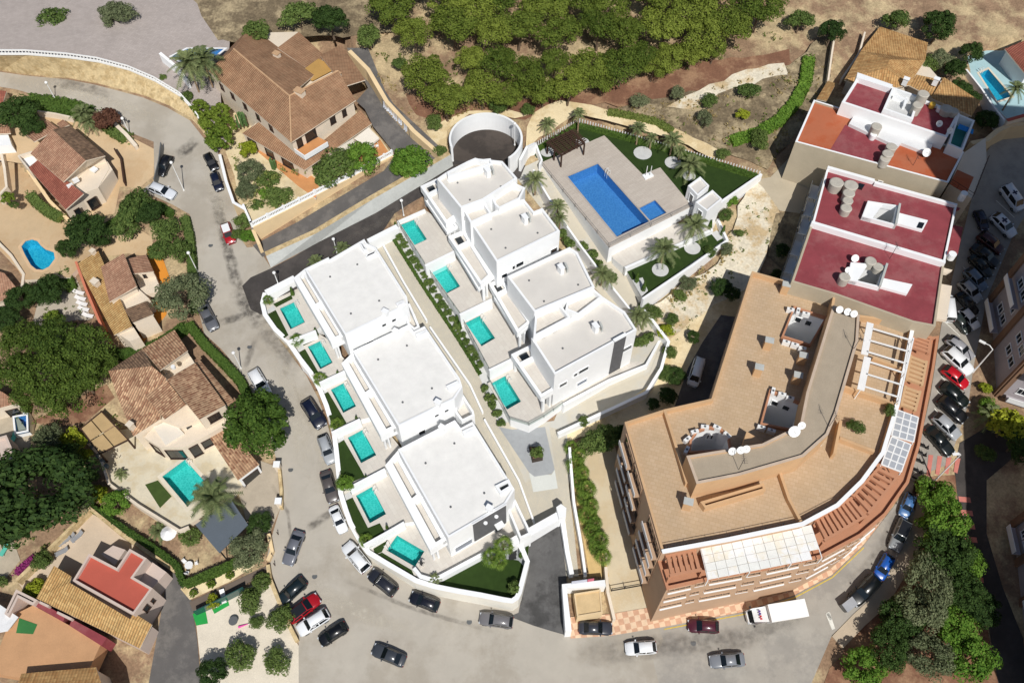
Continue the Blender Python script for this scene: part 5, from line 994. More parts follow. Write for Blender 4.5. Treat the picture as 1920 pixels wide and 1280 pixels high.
mb_ = thing('maroon_roofed_block', 'block of flats with two maroon roofs split by a white band', 'building', T(1640, 460))
MW = [(lambda q: q if ccw(q) else q[::-1])(px(P, z)) for P, z in (([(1626, 379), (1684, 388), (1677, 425), (1615, 408)], 12.0), ([(1594, 494), (1660, 500), (1647, 541), (1587, 526)], 11.6))]
block(mb_, [(1551, 314), (1795, 382), (1772, 492), (1523, 418)], 11.8, 0, BEIGEC, MAROON, .3, .3, pcap=WHITE, holes=[MW[0]])
block(mb_, [(1521, 420), (1771, 494), (1754, 612), (1712, 604), (1566, 552), (1484, 528)], 11.4, -1, BEIGEC, MAROON, .3, .3, wname='south_wall', rname='south_roof', holes=[MW[1]])
MB().wall([G(1522, 416, 12.1), G(1773, 491, 12.1)], .5, 11).build('white_party_wall', WHITE, mb_)
MB().wall([G(1552, 313, 12.2), G(1640, 338, 12.2)], .55, 11).build('thick_parapet', WHITE, mb_); MB().wall([G(1640, 342, 12.1), G(1795, 384, 12.1)], .4, 11).build('thick_parapet', WHITE, mb_)
for nm, P, zt, zf in [('light_well', [(1626, 379), (1684, 388), (1677, 425), (1615, 408)], 12.0, 8), ('light_well', [(1594, 494), (1660, 500), (1647, 541), (1587, 526)], 11.6, 8)]:
    Q = px(P, zt); Q = Q if ccw(Q) else Q[::-1]; MB().ring(Q, inset(Q, .25), zt - .6, zt + .3).build(nm + '_upstand', WHITE, mb_); MB().prism(Q, zt - 5, zt - .5, 0, top=False).build(nm + '_shaft', WHITE, mb_); MB().poly([V3(p, zt - 5) for p in Q]).build(nm + '_floor', BEIGEC, mb_)
    a, b, c, d = px(P, zt); MB().prism([a, a.lerp(b, .5), d.lerp(c, .3), d], zt - .44, zt + .15).build('white_shaft_roof', WHITE, mb_); MB().wall([V3(b, zt + .8), V3(c, zt + .8)], .3, zt - .5).build('shaft_wall', CONC, mb_)
for P, z in [([(1682, 398), (1740, 413), (1730, 432), (1676, 417)], 11.95), ([(1655, 521), (1711, 533), (1701, 551), (1650, 537)], 11.55)]: MB().prism(px(P, z), 11, z).build('white_slab', WHITE, mb_)
for P in ([(1724, 416), (1734, 418), (1729, 428), (1719, 426)], [(1611, 343), (1622, 346), (1618, 352), (1608, 349)]): MB().prism(px(P, 12.05), 11.5, 12.05).build('skylight', GLASSD, mb_)
for i, (x0, y0, x1, y1, c) in enumerate([(1795, 384, 1801, 395, MAROON), (1793, 420, 1806, 476, MAROON), (1776, 500, 1786, 512, BEIGEW), (1768, 530, 1785, 600, BEIGEW)]):
    MB().prism(px([(x0 - 14, y0), (x1, y0 + 6), (x1 - 10, y1), (x0 - 24, y1 - 4)], 10.4), 9.9, 10.4).build('balcony_roof', c, mb_)
wp = [G(x, y, 11.8) for x, y in [(1551, 314), (1523, 418)]]; wp2 = [G(x, y, 11.4) for x, y in [(1521, 420), (1484, 528)]]
for A, B, zt in [(wp[0], wp[1], 11.5), (wp2[0], wp2[1], 11)]:
    d = (B - A).normalized(); nn = Vector((d.y, -d.x, 0))
    for k in range(3):
        for s in (.06, .38, .7):
            a, b = A.lerp(B, s), A.lerp(B, s + .24); z = zt - 3.3 - k * 3
            MB().prism([a, b, b + nn * 1.3, a + nn * 1.3], z, z + .15, bottom=True).build('balcony', WHITE, mb_); MB().wall([V3(a + nn * 1.3, z + 1), V3(b + nn * 1.3, z + 1)], .08, z + .1).build('balcony_rail', METALG, mb_); win(mb_, A, B, s + .04, s + .2, z + .2, z + 2.2)
for a in [('big concrete tank nearest the corner of the north maroon roof', 1569, 342, 11.5, 1.0, 1.6), ('big concrete tank second on the north maroon roof', 1596, 347, 11.5, 1.0, 1.6), ('concrete tank third in the row on the north maroon roof', 1592, 362, 11.5, .85, 1.4), ('concrete tank fourth in the row on the north maroon roof', 1590, 376, 11.5, .75, 1.2), ('concrete tank last in the row on the north maroon roof', 1587, 390, 11.5, .8, 1.2),
          ('square topped tank behind the south light well', 1633, 489, 11.1, .75, 1.2), ('dark open tank left of the south light well', 1584, 519, 11.1, .75, 1.4), ('tank behind the shaft of the south light well', 1647, 500, 11.1, .7, 1.0)]: tank(*a)
dish('white dish left of the south light well', 1603, 484, 11.1, .55); dish('white dish above the dark open tank', 1590, 506, 11.1, .45)
tag(MB().cyl(G(1781, 484, 11.4), .55, .55, 1.0, 14).build('chimney_pot', WHITE), 'white round flue at the street end of the party wall', 'flue')
tag(MB().cyl(G(1801, 374, 11.4), .5, .5, 1.4, 14).build('chimney_pot', WHITE), 'white round flue between the orange and maroon blocks', 'flue')
# television aerials on the roofs
def aerial(label, x, y, z, h=3.0):
    c = G(x, y, z); t = thing('aerial', label, 'aerial', c, 'television aerials'); MB().tube(c, c + Vector((0, 0, h)), .035, 5).build('mast', METALD, t)
    m = MB()
    for k in range(6): p = c + Vector((0, -.5 + k * .22, h - .15)); m.tube(p - Vector((.4 - k * .04, 0, 0)), p + Vector((.4 - k * .04, 0, 0)), .018, 4)
    m.tube(c + Vector((0, -.6, h - .15)), c + Vector((0, .8, h - .15)), .025, 4); m.build('elements', METALD, t)
for a in [('aerial on the bend of the grey gravel roof', 1554, 800, 12.5), ('aerial at the lower end of the grey gravel roof', 1385, 880, 12.5), ('aerial on the upper part of the grey gravel roof', 1600, 655, 12.5), ('aerial beside the south maroon roof light well', 1668, 485, 11.1), ('aerial on the orange roof lamp arm', 1712, 310, 13.2, 2)]: aerial(*a)

# ================================================================ OCHRE APARTMENT BLOCK
ZU, ZL = 9.5, 6.3
U = [(1171, 791), (1246, 767), (1334, 747), (1410, 508), (1566, 552), (1713, 604), (1683, 757), (1655, 849), (1616, 902), (1570, 947), (1505, 982), (1366, 1011), (1241, 1034)]
LO = [(1761, 629), (1752, 690), (1742, 742), (1725, 835), (1704, 905), (1662, 965), (1616, 1004), (1542, 1044), (1436, 1067), (1327, 1087), (1250, 1104), (1233, 1050), (1300, 1000), (1500, 960), (1640, 840), (1690, 640)]
ap = thing('ochre_apartment_block', 'curved ochre apartment block with tiled roof terrace and grey penthouse roof', 'building', T(1400, 900))
LW = [[(1489, 581), (1545, 599), (1516, 648), (1468, 633)], [(1444, 737), (1505, 762), (1485, 807), (1428, 796)], [(1294, 848), (1296, 828), (1308, 812), (1327, 805), (1348, 808), (1363, 822), (1367, 845)]]
W = px(U, ZU); W = W if ccw(W) else W[::-1]; Q = inset(W, .3); n = len(W); m = MB(); m.prism(W, -9, ZU, 0, top=False)
for i in range(n):
    j = (i + 1) % n; m.poly([W[i], W[j], V3(Q[j], ZU), V3(Q[i], ZU)], 1); m.poly([V3(Q[i], ZU), V3(Q[j], ZU), V3(Q[j], ZU - .95), V3(Q[i], ZU - .95)], 1)
m.build('wall', [OCHW, OCHP], ap)
FZ = ZU - .9
LWW = []
for P in LW:
    q = px(P, FZ); q = q if ccw(q) else q[::-1]; LWW.append(q)
MB().poly([V3(p, FZ) for p in inset(W, .28)], 0, [[V3(p, FZ) for p in q] for q in LWW]).build('roof_terrace', OCHT, ap)
for k, q in enumerate(LWW):
    m = MB(); m.prism(q, FZ - 7, FZ, 0, top=False); m.poly([V3(p, FZ - 7) for p in q]); m.build('light_well', WHITE, ap)
    MB().ring(inset(q, -.25), q, FZ - .1, FZ + .55).build('light_well_upstand', TERRAP, ap)
    q2 = sorted(q, key=lambda p: -p.y)[:2]; q2.sort(key=lambda p: p.x)
    for s in (.15, .5): win(ap, q2[0], q2[1], s, s + .2, FZ - 2.3, FZ - 1.2)
S = [(1562, 572), (1612, 590), (1609, 640), (1570, 774), (1553, 815), (1507, 856), (1387, 891), (1306, 907), (1287, 854), (1429, 831), (1500, 796), (1512, 735)]
block(ap, S, 12.7, FZ - .1, OCHP, GRROOF, .3, .35, wname='penthouse_wall', rname='penthouse_roof', pcap=mt('pale_coping', (196, 176, 156), .9))
SW = px(S, 12.7)
for a, b in [(1, 2), (3, 4)]:
    for s in (.2, .6): win(ap, SW[b], SW[a], s, s + .22, FZ + .1, FZ + 2.1, GLASSD, WHITE)
# parapets crossing the terrace
for P, z in [([(1246, 767), (1272, 850), (1288, 905)], ZU + .1), ([(1565, 553), (1560, 580)], ZU + 1.2), ([(1683, 757), (1640, 742), (1578, 722)], ZU + .2), ([(1637, 670), (1690, 690)], ZU + .2), ([(1713, 606), (1612, 592)], ZU + .2), ([(1463, 885), (1480, 935), (1505, 982)], ZU), ([(1577, 788), (1565, 850)], ZU + .6), ([(1640, 845), (1575, 820)], ZU)]:
    MB().wall([G(x, y, z) for x, y in P], .35, FZ).build('terrace_parapet', OCHP, ap)
Q4 = px([(1313, 940), (1432, 905), (1436, 918), (1322, 952)], FZ + 1.2); Q4 = Q4 if ccw(Q4) else Q4[::-1]; MB().ring(Q4, inset(Q4, .3), FZ, FZ + 1.2).build('stair_enclosure', OCHP, ap)
for i, (x, y) in enumerate([(1475, 533), (1534, 545), (1443, 638), (1424, 688), (1507, 666), (1497, 703), (1291, 940)]): chimney(ap, x, y, FZ, (1.0, .75, 1.9), OCHP, CONC, R(-15))
MB().prism(px([(1388, 848), (1400, 808), (1432, 828)], FZ + 1.8), FZ, FZ + 1.8).build('sloping_skylight', OCHP, ap)
acs = [(1483, 579), (1497, 582), (1512, 587), (1475, 640), (1491, 645), (1505, 652), (1450, 732), (1467, 738), (1482, 745), (1428, 800), (1447, 806), (1288, 842), (1289, 822), (1303, 808), (1322, 799), (1345, 800), (1364, 814)]
for i, (x, y) in enumerate(acs):
    c = G(x, y, FZ + .8); o = thing('air_conditioner', 'white air conditioner on the ochre roof terrace, %s of those round the light wells' % (ordinal(i)), 'air conditioner', V3(c, FZ), 'air conditioners on the ochre roof'); rz = R(random.choice([-20, -15, 70])) if i < 11 else R(60 - (i - 11) * 22)
    MB().box(V3(c, FZ + .42), (1.0, .45, .8), rz).build('casing', METALW, o); MB().cyl(V3(c, FZ + .83), .16, .16, .02, 10).build('fan', METALG, o)
for i, (x, y) in enumerate([(1574, 580), (1589, 584), (1601, 588), (1489, 808), (1503, 797), (1373, 845), (1389, 843), (1399, 841)]): dish('white dish on the grey penthouse roof, %s from its upper end' % ordinal(i), x, y, 12.5, .75 if i == 3 else .5, 'dishes on the penthouse roof')
# lower terrace ring
Wl = px(LO, ZL); Wl = Wl if ccw(Wl) else Wl[::-1]; MB().prism(Wl, -9, ZL - .5, 0).build('lower_wall', OCHW, ap)
Ql = inset(Wl, .35); MB().ring(Wl, Ql, ZL - .52, ZL).build('lower_parapet', TERRAP, ap); MB().poly([V3(p, ZL - .45) for p in inset(Wl, .3)]).build('lower_terrace', TERRAP, ap)
front = [G(x, y, ZL) for x, y in [(1250, 1104), (1327, 1087), (1436, 1067), (1542, 1044), (1616, 1004), (1662, 965)]]
rail = [G(x, y, ZU + .02) for x, y in [(1241, 1034), (1366, 1011), (1505, 982), (1570, 947), (1616, 902), (1655, 849), (1683, 757), (1713, 604)]]
m = MB(); m.wall([p + Vector((0, 0, .12)) for p in rail], .5, ZU + .005); m.build('white_coping', WHITE, ap)
# balcony bands of the street front
for k in range(3):
    z = ZL - 1.4 - 3.3 * k
    for i in range(5):
        A, B = front[i], front[i + 1]; d = (B - A).normalized(); nn = Vector((d.y, -d.x, 0))
        for s0, s1, lng in ((.05, .62, 1), (.72, .95, 0)):
            if z - 2.6 < th(A) - .2: continue
            a, b = A.lerp(B, s0), A.lerp(B, s1)
            MB().prism([a + nn * .01, b + nn * .01, b + nn * (.28 if lng else .16), a + nn * (.28 if lng else .16)], z - .12, z + (.1 if lng else 0), bottom=True).build('balcony', WHITE, ap)
            win(ap, A, B, s0 + .02, s1 - .02, z + .15, z + 1.1, GLASSD, OCHW, bars=3 if lng else 1)
# balconies of the alley front
A, B = G(1171, 791, ZU), G(1241, 1034, ZU)
d = (B - A).normalized(); nn = Vector((d.y, -d.x, 0)); WG = mt('grey_white_balcony', (206, 204, 204), .8)
for k in range(4):
    z = ZU - 3.0 - 3 * k
    for s0, s1 in ((.08 + .03 * k, .3 + .03 * k), (.33 + .03 * k, .52 + .03 * k), (.72, .86), (.87, .99)):
        a, b = A.lerp(B, s0), A.lerp(B, s1)
        if z < th(a) - .5: continue
        win(ap, A, B, s0, s1, z + .1, z + 2.4, GLASSD, OCHW, bars=2)
        MB().prism([a + nn * .01, b + nn * .01, b + nn * .8, a + nn * .8], z - .15, z + .05, bottom=True).build('balcony', OCHW, ap); MB().wall([V3(a + nn * .8, z + .95), V3(b + nn * .8, z + .95)], .1, z + .05).build('balcony_rail', WG, ap)
for s in (.35, .5, .65, .8): win(ap, A, B, s, s + .035, -4.6, -2.8, GLASSD, OCHW)
# terracotta slat pergolas on the lower terrace
def slats(inner, outer, n, z, mat, sc=.42):
    a0, a1 = G(*inner[0], z), G(*inner[1], z); b0, b1 = G(*outer[0], z), G(*outer[1], z)
    for i in range(n):
        f = (i + .5) / n; a, b = a0.lerp(a1, f), b0.lerp(b1, f); MB().wall([a, b], sc, z - .45).build('pergola_slat', mat, ap)
    for p, q in ((a0, a1), (b0, b1)): MB().wall([p + Vector((0, 0, .005)), q + Vector((0, 0, .005))], .3, z - .5).build('pergola_beam', mat, ap)
ZP = ZL + 2.0
slats([(1716, 618), (1711, 652)], [(1746, 630), (1740, 662)], 5, ZP, TERRAP); slats([(1708, 664), (1700, 712)], [(1738, 676), (1729, 722)], 6, ZP, OCHP); slats([(1698, 722), (1690, 760)], [(1726, 732), (1716, 770)], 5, ZP, OCHP)
slats([(1650, 874), (1600, 930)], [(1685, 890), (1628, 962)], 7, ZP, TERRAP); slats([(1598, 932), (1528, 975)], [(1625, 965), (1546, 1012)], 9, ZP, TERRAP); slats([(1248, 1042), (1306, 1030)], [(1256, 1078), (1316, 1066)], 6, ZP, TERRAP)
for x, y in [(1745, 632), (1716, 772), (1684, 892), (1626, 966), (1546, 1014), (1318, 1068), (1256, 1080)]: p = G(x, y, ZP); MB().box(V3(p, (ZP + ZL) / 2 - .5), (.3, .3, ZP - ZL + .2)).build('pergola_post', TERRAP, ap)
# white steel frames over the upper terrace
ZF = ZU + 1.6
frm = thing('steel_pergola', 'white steel frame over the two terraces beside the penthouse', 'frame', G(1660, 680, FZ))
for a, b, t_ in [((1632, 605), (1621, 664), .9), ((1627, 669), (1614, 730), .9), ((1635, 615), (1712, 638), .16), ((1630, 637), (1707, 659), .16), ((1625, 658), (1701, 681), .16), ((1629, 677), (1698, 699), .16), ((1624, 700), (1693, 721), .16), ((1619, 723), (1687, 744), .16), ((1713, 633), (1685, 756), .2), ((1706, 640), (1698, 690), .14)]:
    MB().wall([G(*a, ZF), G(*b, ZF)], t_, ZF - .18).build('beam', METALW, frm)
for x, y in [(1712, 636), (1698, 698), (1686, 748), (1632, 607), (1614, 729)]: p = G(x, y, ZF); MB().box(V3(p, (ZF + FZ) / 2 - .1), (.12, .12, ZF - FZ - .2)).build('post', METALW, frm)
# glazed canopies
PANE = mt('grey_canopy_pane', (172, 176, 182), .35, .05, 1)
for lab_, P in [('white framed glazed canopy nearer the white steel frame', [(1683, 768), (1722, 782), (1713, 828), (1672, 816)]), ('white framed glazed canopy nearer the terracotta slats', [(1672, 818), (1708, 833), (1690, 884), (1653, 870)])]:
    c = px(P, ZP + .2); t = thing('glazed_canopy', lab_, 'canopy', V3(mid(c), ZL), 'glazed canopies'); f = lambda u, v: c[0].lerp(c[1], u).lerp(c[3].lerp(c[2], u), v)
    for i in range(3):
        for j in range(4): MB().prism([f((i + .04) / 3, (j + .04) / 4), f((i + .96) / 3, (j + .04) / 4), f((i + .96) / 3, (j + .96) / 4), f((i + .04) / 3, (j + .96) / 4)], ZP + .14, ZP + .18, bottom=True).build('pane', PANE, t)
    for i in range(4): MB().wall([f(i / 3, 0), f(i / 3, 1)], .16, ZP + .08).build('bar', METALW, t)
    for j in range(5): MB().wall([f(0, j / 4) + Vector((0, 0, .006)), f(1, j / 4) + Vector((0, 0, .006))], .16, ZP + .08).build('bar', METALW, t)
    for p in c: MB().box(V3(p, (ZP + ZL) / 2 - .2), (.12, .12, ZP - ZL)).build('post', METALW, t)
c = px([(1314, 1027), (1521, 983), (1542, 1044), (1328, 1086)], ZP - .3); t = thing('panel_canopy', 'long white panel canopy over the front terrace', 'canopy', V3(mid(c), ZL)); f = lambda u, v: c[0].lerp(c[1], u).lerp(c[3].lerp(c[2], u), v)
PW = [mt('white_canopy_panel', (242, 242, 240), .7, .05, .8, c2=(232, 226, 210), patch=.4), mt('white_canopy_panel_dull', (234, 234, 228), .7, .06, .8)]
for i in range(11):
    for j in range(4):
        if i == 10 and j == 3: continue
        MB().prism([f((i + .02) / 11, (j + .02) / 4), f((i + .98) / 11, (j + .02) / 4), f((i + .98) / 11, (j + .98) / 4), f((i + .02) / 11, (j + .98) / 4)], ZP - .42, ZP - .3 + random.uniform(-.03, .03), bottom=True).build('panel', random.choice(PW), t)
for i in range(12): MB().wall([f(i / 11, 0) - Vector((0, 0, .15)), f(i / 11, 1) - Vector((0, 0, .15))], .1, ZP - .55).build('rafter', METALW, t)
for i in (0, 4, 8, 11): p = f(i / 11, 1); MB().box(V3(p, (ZP + ZL) / 2 - .5), (.12, .12, ZP - ZL - .2)).build('post', METALW, t)
railing('roof_railing', 'thin dark railing along the street edge of the ochre roof', [(1244, 1030, FZ), (1366, 1007, FZ), (1500, 979, FZ), (1568, 943, FZ), (1613, 899, FZ), (1652, 846, FZ)], 1.0, METALD, 2.2)

# ================================================================ TOWERS ON THE RIGHT EDGE
TW_ = mt('lilac_grey_facade', (168, 162, 166), .9, .08, .4); TP = mt('brown_pier_facade', (132, 104, 84), .9, .08, .4)
def tower(label, P, z0, z1, faces, floors=6):
    t = thing('apartment_tower', label, 'building', V3(P[0], z0)); MB().prism(P, z0, z1).build('wall', TW_, t)
    for a, b in faces:
        A, B = Vector((*a, 0)), Vector((*b, 0)); L = (B - A).length; d = (B - A) / L; nn = Vector((d.y, -d.x, 0)); n = max(2, int(L / 5))
        for i in range(n + 1):
            p = A.lerp(B, i / n); MB().prism([p - d * .5 + nn * .01, p + d * .5 + nn * .01, p + d * .5 + nn * .35, p - d * .5 + nn * .35], z0, z1).build('pier', TP, t)
        for k in range(floors):
            z = th(A) + 1.0 + 3 * k
            for i in range(n):
                win(t, A, B, (i + .3) / n, (i + .5) / n, z + .6, z + 1.9, GLASSD, WHITE, bars=1); win(t, A, B, (i + .58) / n, (i + .78) / n, z + .6, z + 1.9, GLASSD, WHITE, bars=1)
                if k % 2 == 0 and i % 2 == 0:
                    a2, b2 = A.lerp(B, (i + .15) / n), A.lerp(B, (i + .9) / n); MB().prism([a2 + nn * .36, b2 + nn * .36, b2 + nn * 1.5, a2 + nn * 1.5], z - .2, z, bottom=True).build('balcony', TW_, t); MB().wall([V3(a2 + nn * 1.5, z + 1), V3(b2 + nn * 1.5, z + 1)], .1, z).build('balcony_rail', WHITE, t)
    MB().ring(P, inset(P, .4), z1 - .1, z1 + 1).build('parapet', TP, t); return t
tower('tall brown piered tower shading the car park at the right edge', [(70.3, 61.5), (98, 50), (104, 72), (72.5, 76)], -3, 52, [((72.5, 76), (70.3, 61.5)), ((70.3, 61.5), (98, 50))])
tower('tall grey tower at the lower right edge beside the dark lane', [(65.2, 13), (92, 6), (100, 40), (68.5, 43)], -11, 16, [((68.5, 43), (65.2, 13))])
# ---- houses at the top right
tr = thing('straw_tiled_house', 'long straw tiled house behind the maroon upper roof', 'house', T(1660, 150))
slope(tr, [(1583, 150, 12.4), (1614, 96, 12.4), (1668, 112, 14.0), (1662, 128, 14.0)], 'straw'); slope(tr, [(1662, 128, 14), (1668, 112, 14), (1735, 113, 12.6), (1704, 160, 12.6)], 'straw'); slope(tr, [(1583, 150, 12.4), (1662, 128, 14), (1704, 160, 12.6), (1640, 172, 12.2)], 'straw'); slope(tr, [(1614, 96, 12.4), (1650, 50, 12.4), (1740, 80, 12.4), (1735, 113, 12.6), (1668, 112, 14)], 'straw')
slope(tr, [(1704, 160, 12.4), (1718, 140, 12.4), (1765, 150, 12.6), (1748, 182, 12.2)], 'straw'); slope(tr, [(1770, 145, 13.2), (1838, 190, 12.4), (1822, 218, 11.6), (1746, 184, 12.4)], 'straw')
shell(tr, [(1588, 150), (1616, 98), (1652, 56), (1736, 82), (1732, 114), (1765, 152), (1832, 192), (1818, 214), (1746, 182), (1704, 160), (1640, 170)], 11.6, 6, BEIGEW); chimney(tr, 1700, 148, 12.8, (.8, .6, 1.2)); chimney(tr, 1757, 148, 12.8, (.8, .6, 1.2))
tl = thing('lean_to_roof', 'narrow tan lean-to west of the orange roof', 'shed', T(1545, 170)); slope(tl, [(1531, 186, 10.5), (1552, 152, 10.5), (1568, 156, 11), (1550, 190, 11)], 'straw'); shell(tl, [(1533, 186), (1552, 154), (1566, 157), (1550, 188)], 10.3, 7)
wallthing('yard_wall', 'tan yard wall left of the straw tiled house', [(1553, 150, 10.6), (1560, 100, 11.8), (1570, 40, 13.2)], .3, BEIGEW)
wallthing('yard_wall', 'dry stone wall beside the planted beds', [(1578, 148, 10.4), (1612, 98, 11.6), (1622, 60, 12.4)], .3, BEIGEW)
plot('pale_blue_deck', TRDECK, TR_Z, mt('pale_blue_deck_tiles', (172, 204, 208), .85, .08, .5), [TRPOOL], skirt=WHITE, drop=4)
pool('corner_pool', 'bright cyan pool on the pale blue deck at the top right', None, TRPOOL, TR_Z, BASC, WATT, 1.5, cop=mt('cream_coping', (222, 212, 192)), cw=.35, ladder=2)
wallthing('deck_wall', 'white wall below the bright cyan pool', [(1812, 130, 10.4), (1840, 165, 10.3), (1862, 198, 10.2), (1886, 228, 10.2)], .3)
wallthing('street_wall', 'salmon capped wall at the edge of the pale blue deck', [(1888, 226, 10.6), (1920, 217, 10.8), (1970, 205, 11)], .5, BEIGEW, cap=SALMON)
h10 = thing('terracotta_house', 'corner of a terracotta roof at the top right edge', 'house', T(1910, 110)); slope(h10, [(1884, 92, 14), (1960, 60, 15), (1980, 150, 14), (1925, 142, 12.6)], 'red'); shell(h10, [(1888, 94), (1960, 62), (1975, 150), (1925, 140)], 12.5, 8, WHITE)
wallthing('retaining_wall', 'curved cream wall above the shaded avenue', [(1822, 268, 9.8), (1850, 262, 9.6), (1870, 245, 9.8), (1892, 235, 9.8), (1950, 228, 10)], .8, TANWALL)
# small kiosk at the foot of the palm bed
kk = thing('transformer_kiosk', 'small cream flat-roofed kiosk behind white walls at the foot of the ramp', 'kiosk', T(1105, 1150))
block(kk, [(1076, 1112), (1126, 1104), (1130, 1148), (1082, 1156)], -5.0, -9, TANWALL, mt('cream_roof', (216, 188, 142), .9), .15, .2)
wallthing('kiosk_wall', 'white wall round the cream kiosk', [(1066, 1182, -5.2), (1058, 1098, -4.6), (1135, 1092, -4.6)], .8)
wallthing('alley_wall', 'tan wall between the kiosk and the service alley', [(1136, 1062, -4.8), (1140, 1110, -5.2), (1152, 1160, -6)], .4, BEIGEW)
sg = thing('flower_sign', 'white sign board with a pink panel on the kiosk wall', 'sign', G(1095, 1088, -4)); MB().wall([G(1072, 1090, -3.6), G(1101, 1086, -3.6)], .1, -4.4).build('board', mt('pale_sign', (196, 200, 214), .7), sg); MB().wall([G(1102, 1086, -3.55), G(1114, 1084, -3.55)], .1, -4.4).build('pink_panel', mt('pink_sign', (206, 110, 130), .7), sg)
gt = thing('alley_gate', 'black metal gate across the service alley', 'gate', T(1170, 1105)); a, b = T(1146, 1108), T(1202, 1098)
for h in (.2, 1.1): MB().tube(a + Vector((0, 0, h)), b + Vector((0, 0, h)), .05).build('rail', METALD, gt)
for f_ in (0, .45, 1): p = a.lerp(b, f_); MB().tube(p, p + Vector((0, 0, 1.3)), .06).build('post', METALD, gt)

# ================================================================ VEGETATION
rnd = random.Random(11)
LF = {'pine': leaf('pine_needles', (60, 84, 28), (142, 154, 64), obj=.6), 'pined': leaf('dark_pine_needles', (50, 74, 28), (108, 128, 52)), 'dark': leaf('dark_leaves', (32, 56, 24), (76, 100, 46)), 'round': leaf('carob_leaves', (42, 72, 24), (92, 118, 46)), 'olive': leaf('olive_leaves', (78, 92, 62), (140, 146, 108)),
      'bush': leaf('bush_leaves', (62, 88, 40), (120, 138, 72)), 'bright': leaf('bright_leaves', (66, 108, 32), (126, 158, 62)), 'lime': leaf('lime_leaves', (110, 130, 24), (176, 180, 60)), 'red': leaf('burgundy_leaves', (84, 52, 44), (128, 92, 70)),
      'ball': leaf('clipped_leaves', (76, 104, 32), (134, 150, 58)), 'hedge': leaf('hedge_leaves', (54, 82, 32), (96, 122, 52)), 'palm': leaf('palm_fronds', (66, 100, 34), (134, 156, 66)), 'feather': leaf('feather_fronds', (84, 100, 62), (146, 154, 104)), 'dry': leaf('dry_grass', (150, 132, 84), (190, 172, 120)),
      'weed': leaf('weed_leaves', (84, 104, 44), (140, 148, 78)), 'cactus': leaf('cactus_green', (66, 96, 54), (100, 128, 76), .05), 'purple': leaf('bougainvillea_flowers', (120, 40, 96), (170, 70, 130))}
BARK = mt('bark', (112, 96, 80), 1, .3, 3, bump=.6, bscale=10); PBARK = mt('palm_bark', (150, 128, 102), 1, .3, 4, bump=.8, bscale=10)
def rdir(g):
    while True:
        v = Vector((g.uniform(-1, 1), g.uniform(-1, 1), g.uniform(-1, 1)))
        if .05 < v.length < 1: return v.normalized()
def leafquad(vs, fs, p, nrm, s, g, asp=1.5):
    t = nrm.cross(rdir(g)); t = t.normalized() if t.length > .01 else Vector((1, 0, 0)); b = nrm.cross(t)
    k = len(vs); vs += [p - t * s * asp, p + b * s, p + t * s * asp, p - b * s]; fs.append((k, k + 1, k + 2, k + 3))
def crownmesh(name, mat, rad, zs, nc, nl, cr, ls, seed, flat_=0., jit=.6):
    """crown of leaf clumps: nc clumps of radius cr spread through an ellipsoid, nl leaves each"""
    g = random.Random(seed); vs = []; fs = []
    for c in range(nc):
        d = rdir(g)
        if d.z < -.35: d.z = -d.z * .6
        d.normalize(); rr = (.45 + .55 * g.random() ** .5); c0 = Vector((d.x * rad * rr, d.y * rad * rr, d.z * rad * zs * rr - flat_ * rad * rr * .1)) * (1 - cr / rad * .55)
        r = cr * g.uniform(.7, 1.25)
        for i in range(nl):
            q = rdir(g)
            if q.z < -.2 and g.random() < .6: q.z = -q.z
            p = c0 + Vector((q.x, q.y, q.z * .8)) * r * g.uniform(.75, 1.05); nn = (q + rdir(g) * jit).normalized(); leafquad(vs, fs, p, nn, ls * g.uniform(.6, 1.25), g)
    me = bpy.data.meshes.new(name); me.from_pydata(vs, [], fs); me.materials.append(mat); me.update(); return me
def trunkmesh(name, h, r, limbs, seed, spread):
    g = random.Random(seed); m = MB(); pts = [Vector((0, 0, -.4))]; d = Vector((g.uniform(-.08, .08), g.uniform(-.08, .08), 1))
    for i in range(4): pts.append(pts[-1] + d * (h * .62 + .4) / 4 + Vector((g.uniform(-.06, .06), g.uniform(-.06, .06), 0)) * h * .2)
    for i in range(4): m.tube(pts[i], pts[i + 1], r * (1 - .13 * i), 8, 0, r * (1 - .13 * (i + 1)))
    for k in range(limbs):
        a = 2 * math.pi * k / limbs + g.random(); e = pts[-1] + Vector((math.cos(a) * spread, math.sin(a) * spread, h * g.uniform(.2, .45))); md = pts[-1].lerp(e, .5) + Vector((0, 0, h * .05))
        m.tube(pts[-1], md, r * .5, 6, 0, r * .38); m.tube(md, e, r * .38, 6, 0, r * .15)
    return m.mesh(name, BARK)
KINDS = {}
def kind(k, mats, rad, zs, nc, nl, cr, ls, h, tr, n=3, jit=.6, limbs=5):
    KINDS[k] = [(rad, h, crownmesh('crown', LF[mats], rad, zs, nc, nl, cr, ls, 100 + hash_(k) + i, jit=jit), trunkmesh('trunk', h, tr, limbs, 50 + i, rad * .5)) for i in range(n)]
def hash_(s): return sum(ord(c) * (i + 1) for i, c in enumerate(s))
kind('pine', 'pine', 3.6, .62, 34, 190, 1.1, .1, 5.0, .22, 4); kind('pined', 'pined', 3.6, .7, 34, 190, 1.1, .1, 5.0, .22, 4); kind('dark', 'dark', 4.0, .8, 60, 150, .95, .12, 4.6, .28, 4); kind('round', 'round', 4.0, .8, 80, 150, .85, .12, 4.2, .3, 1)
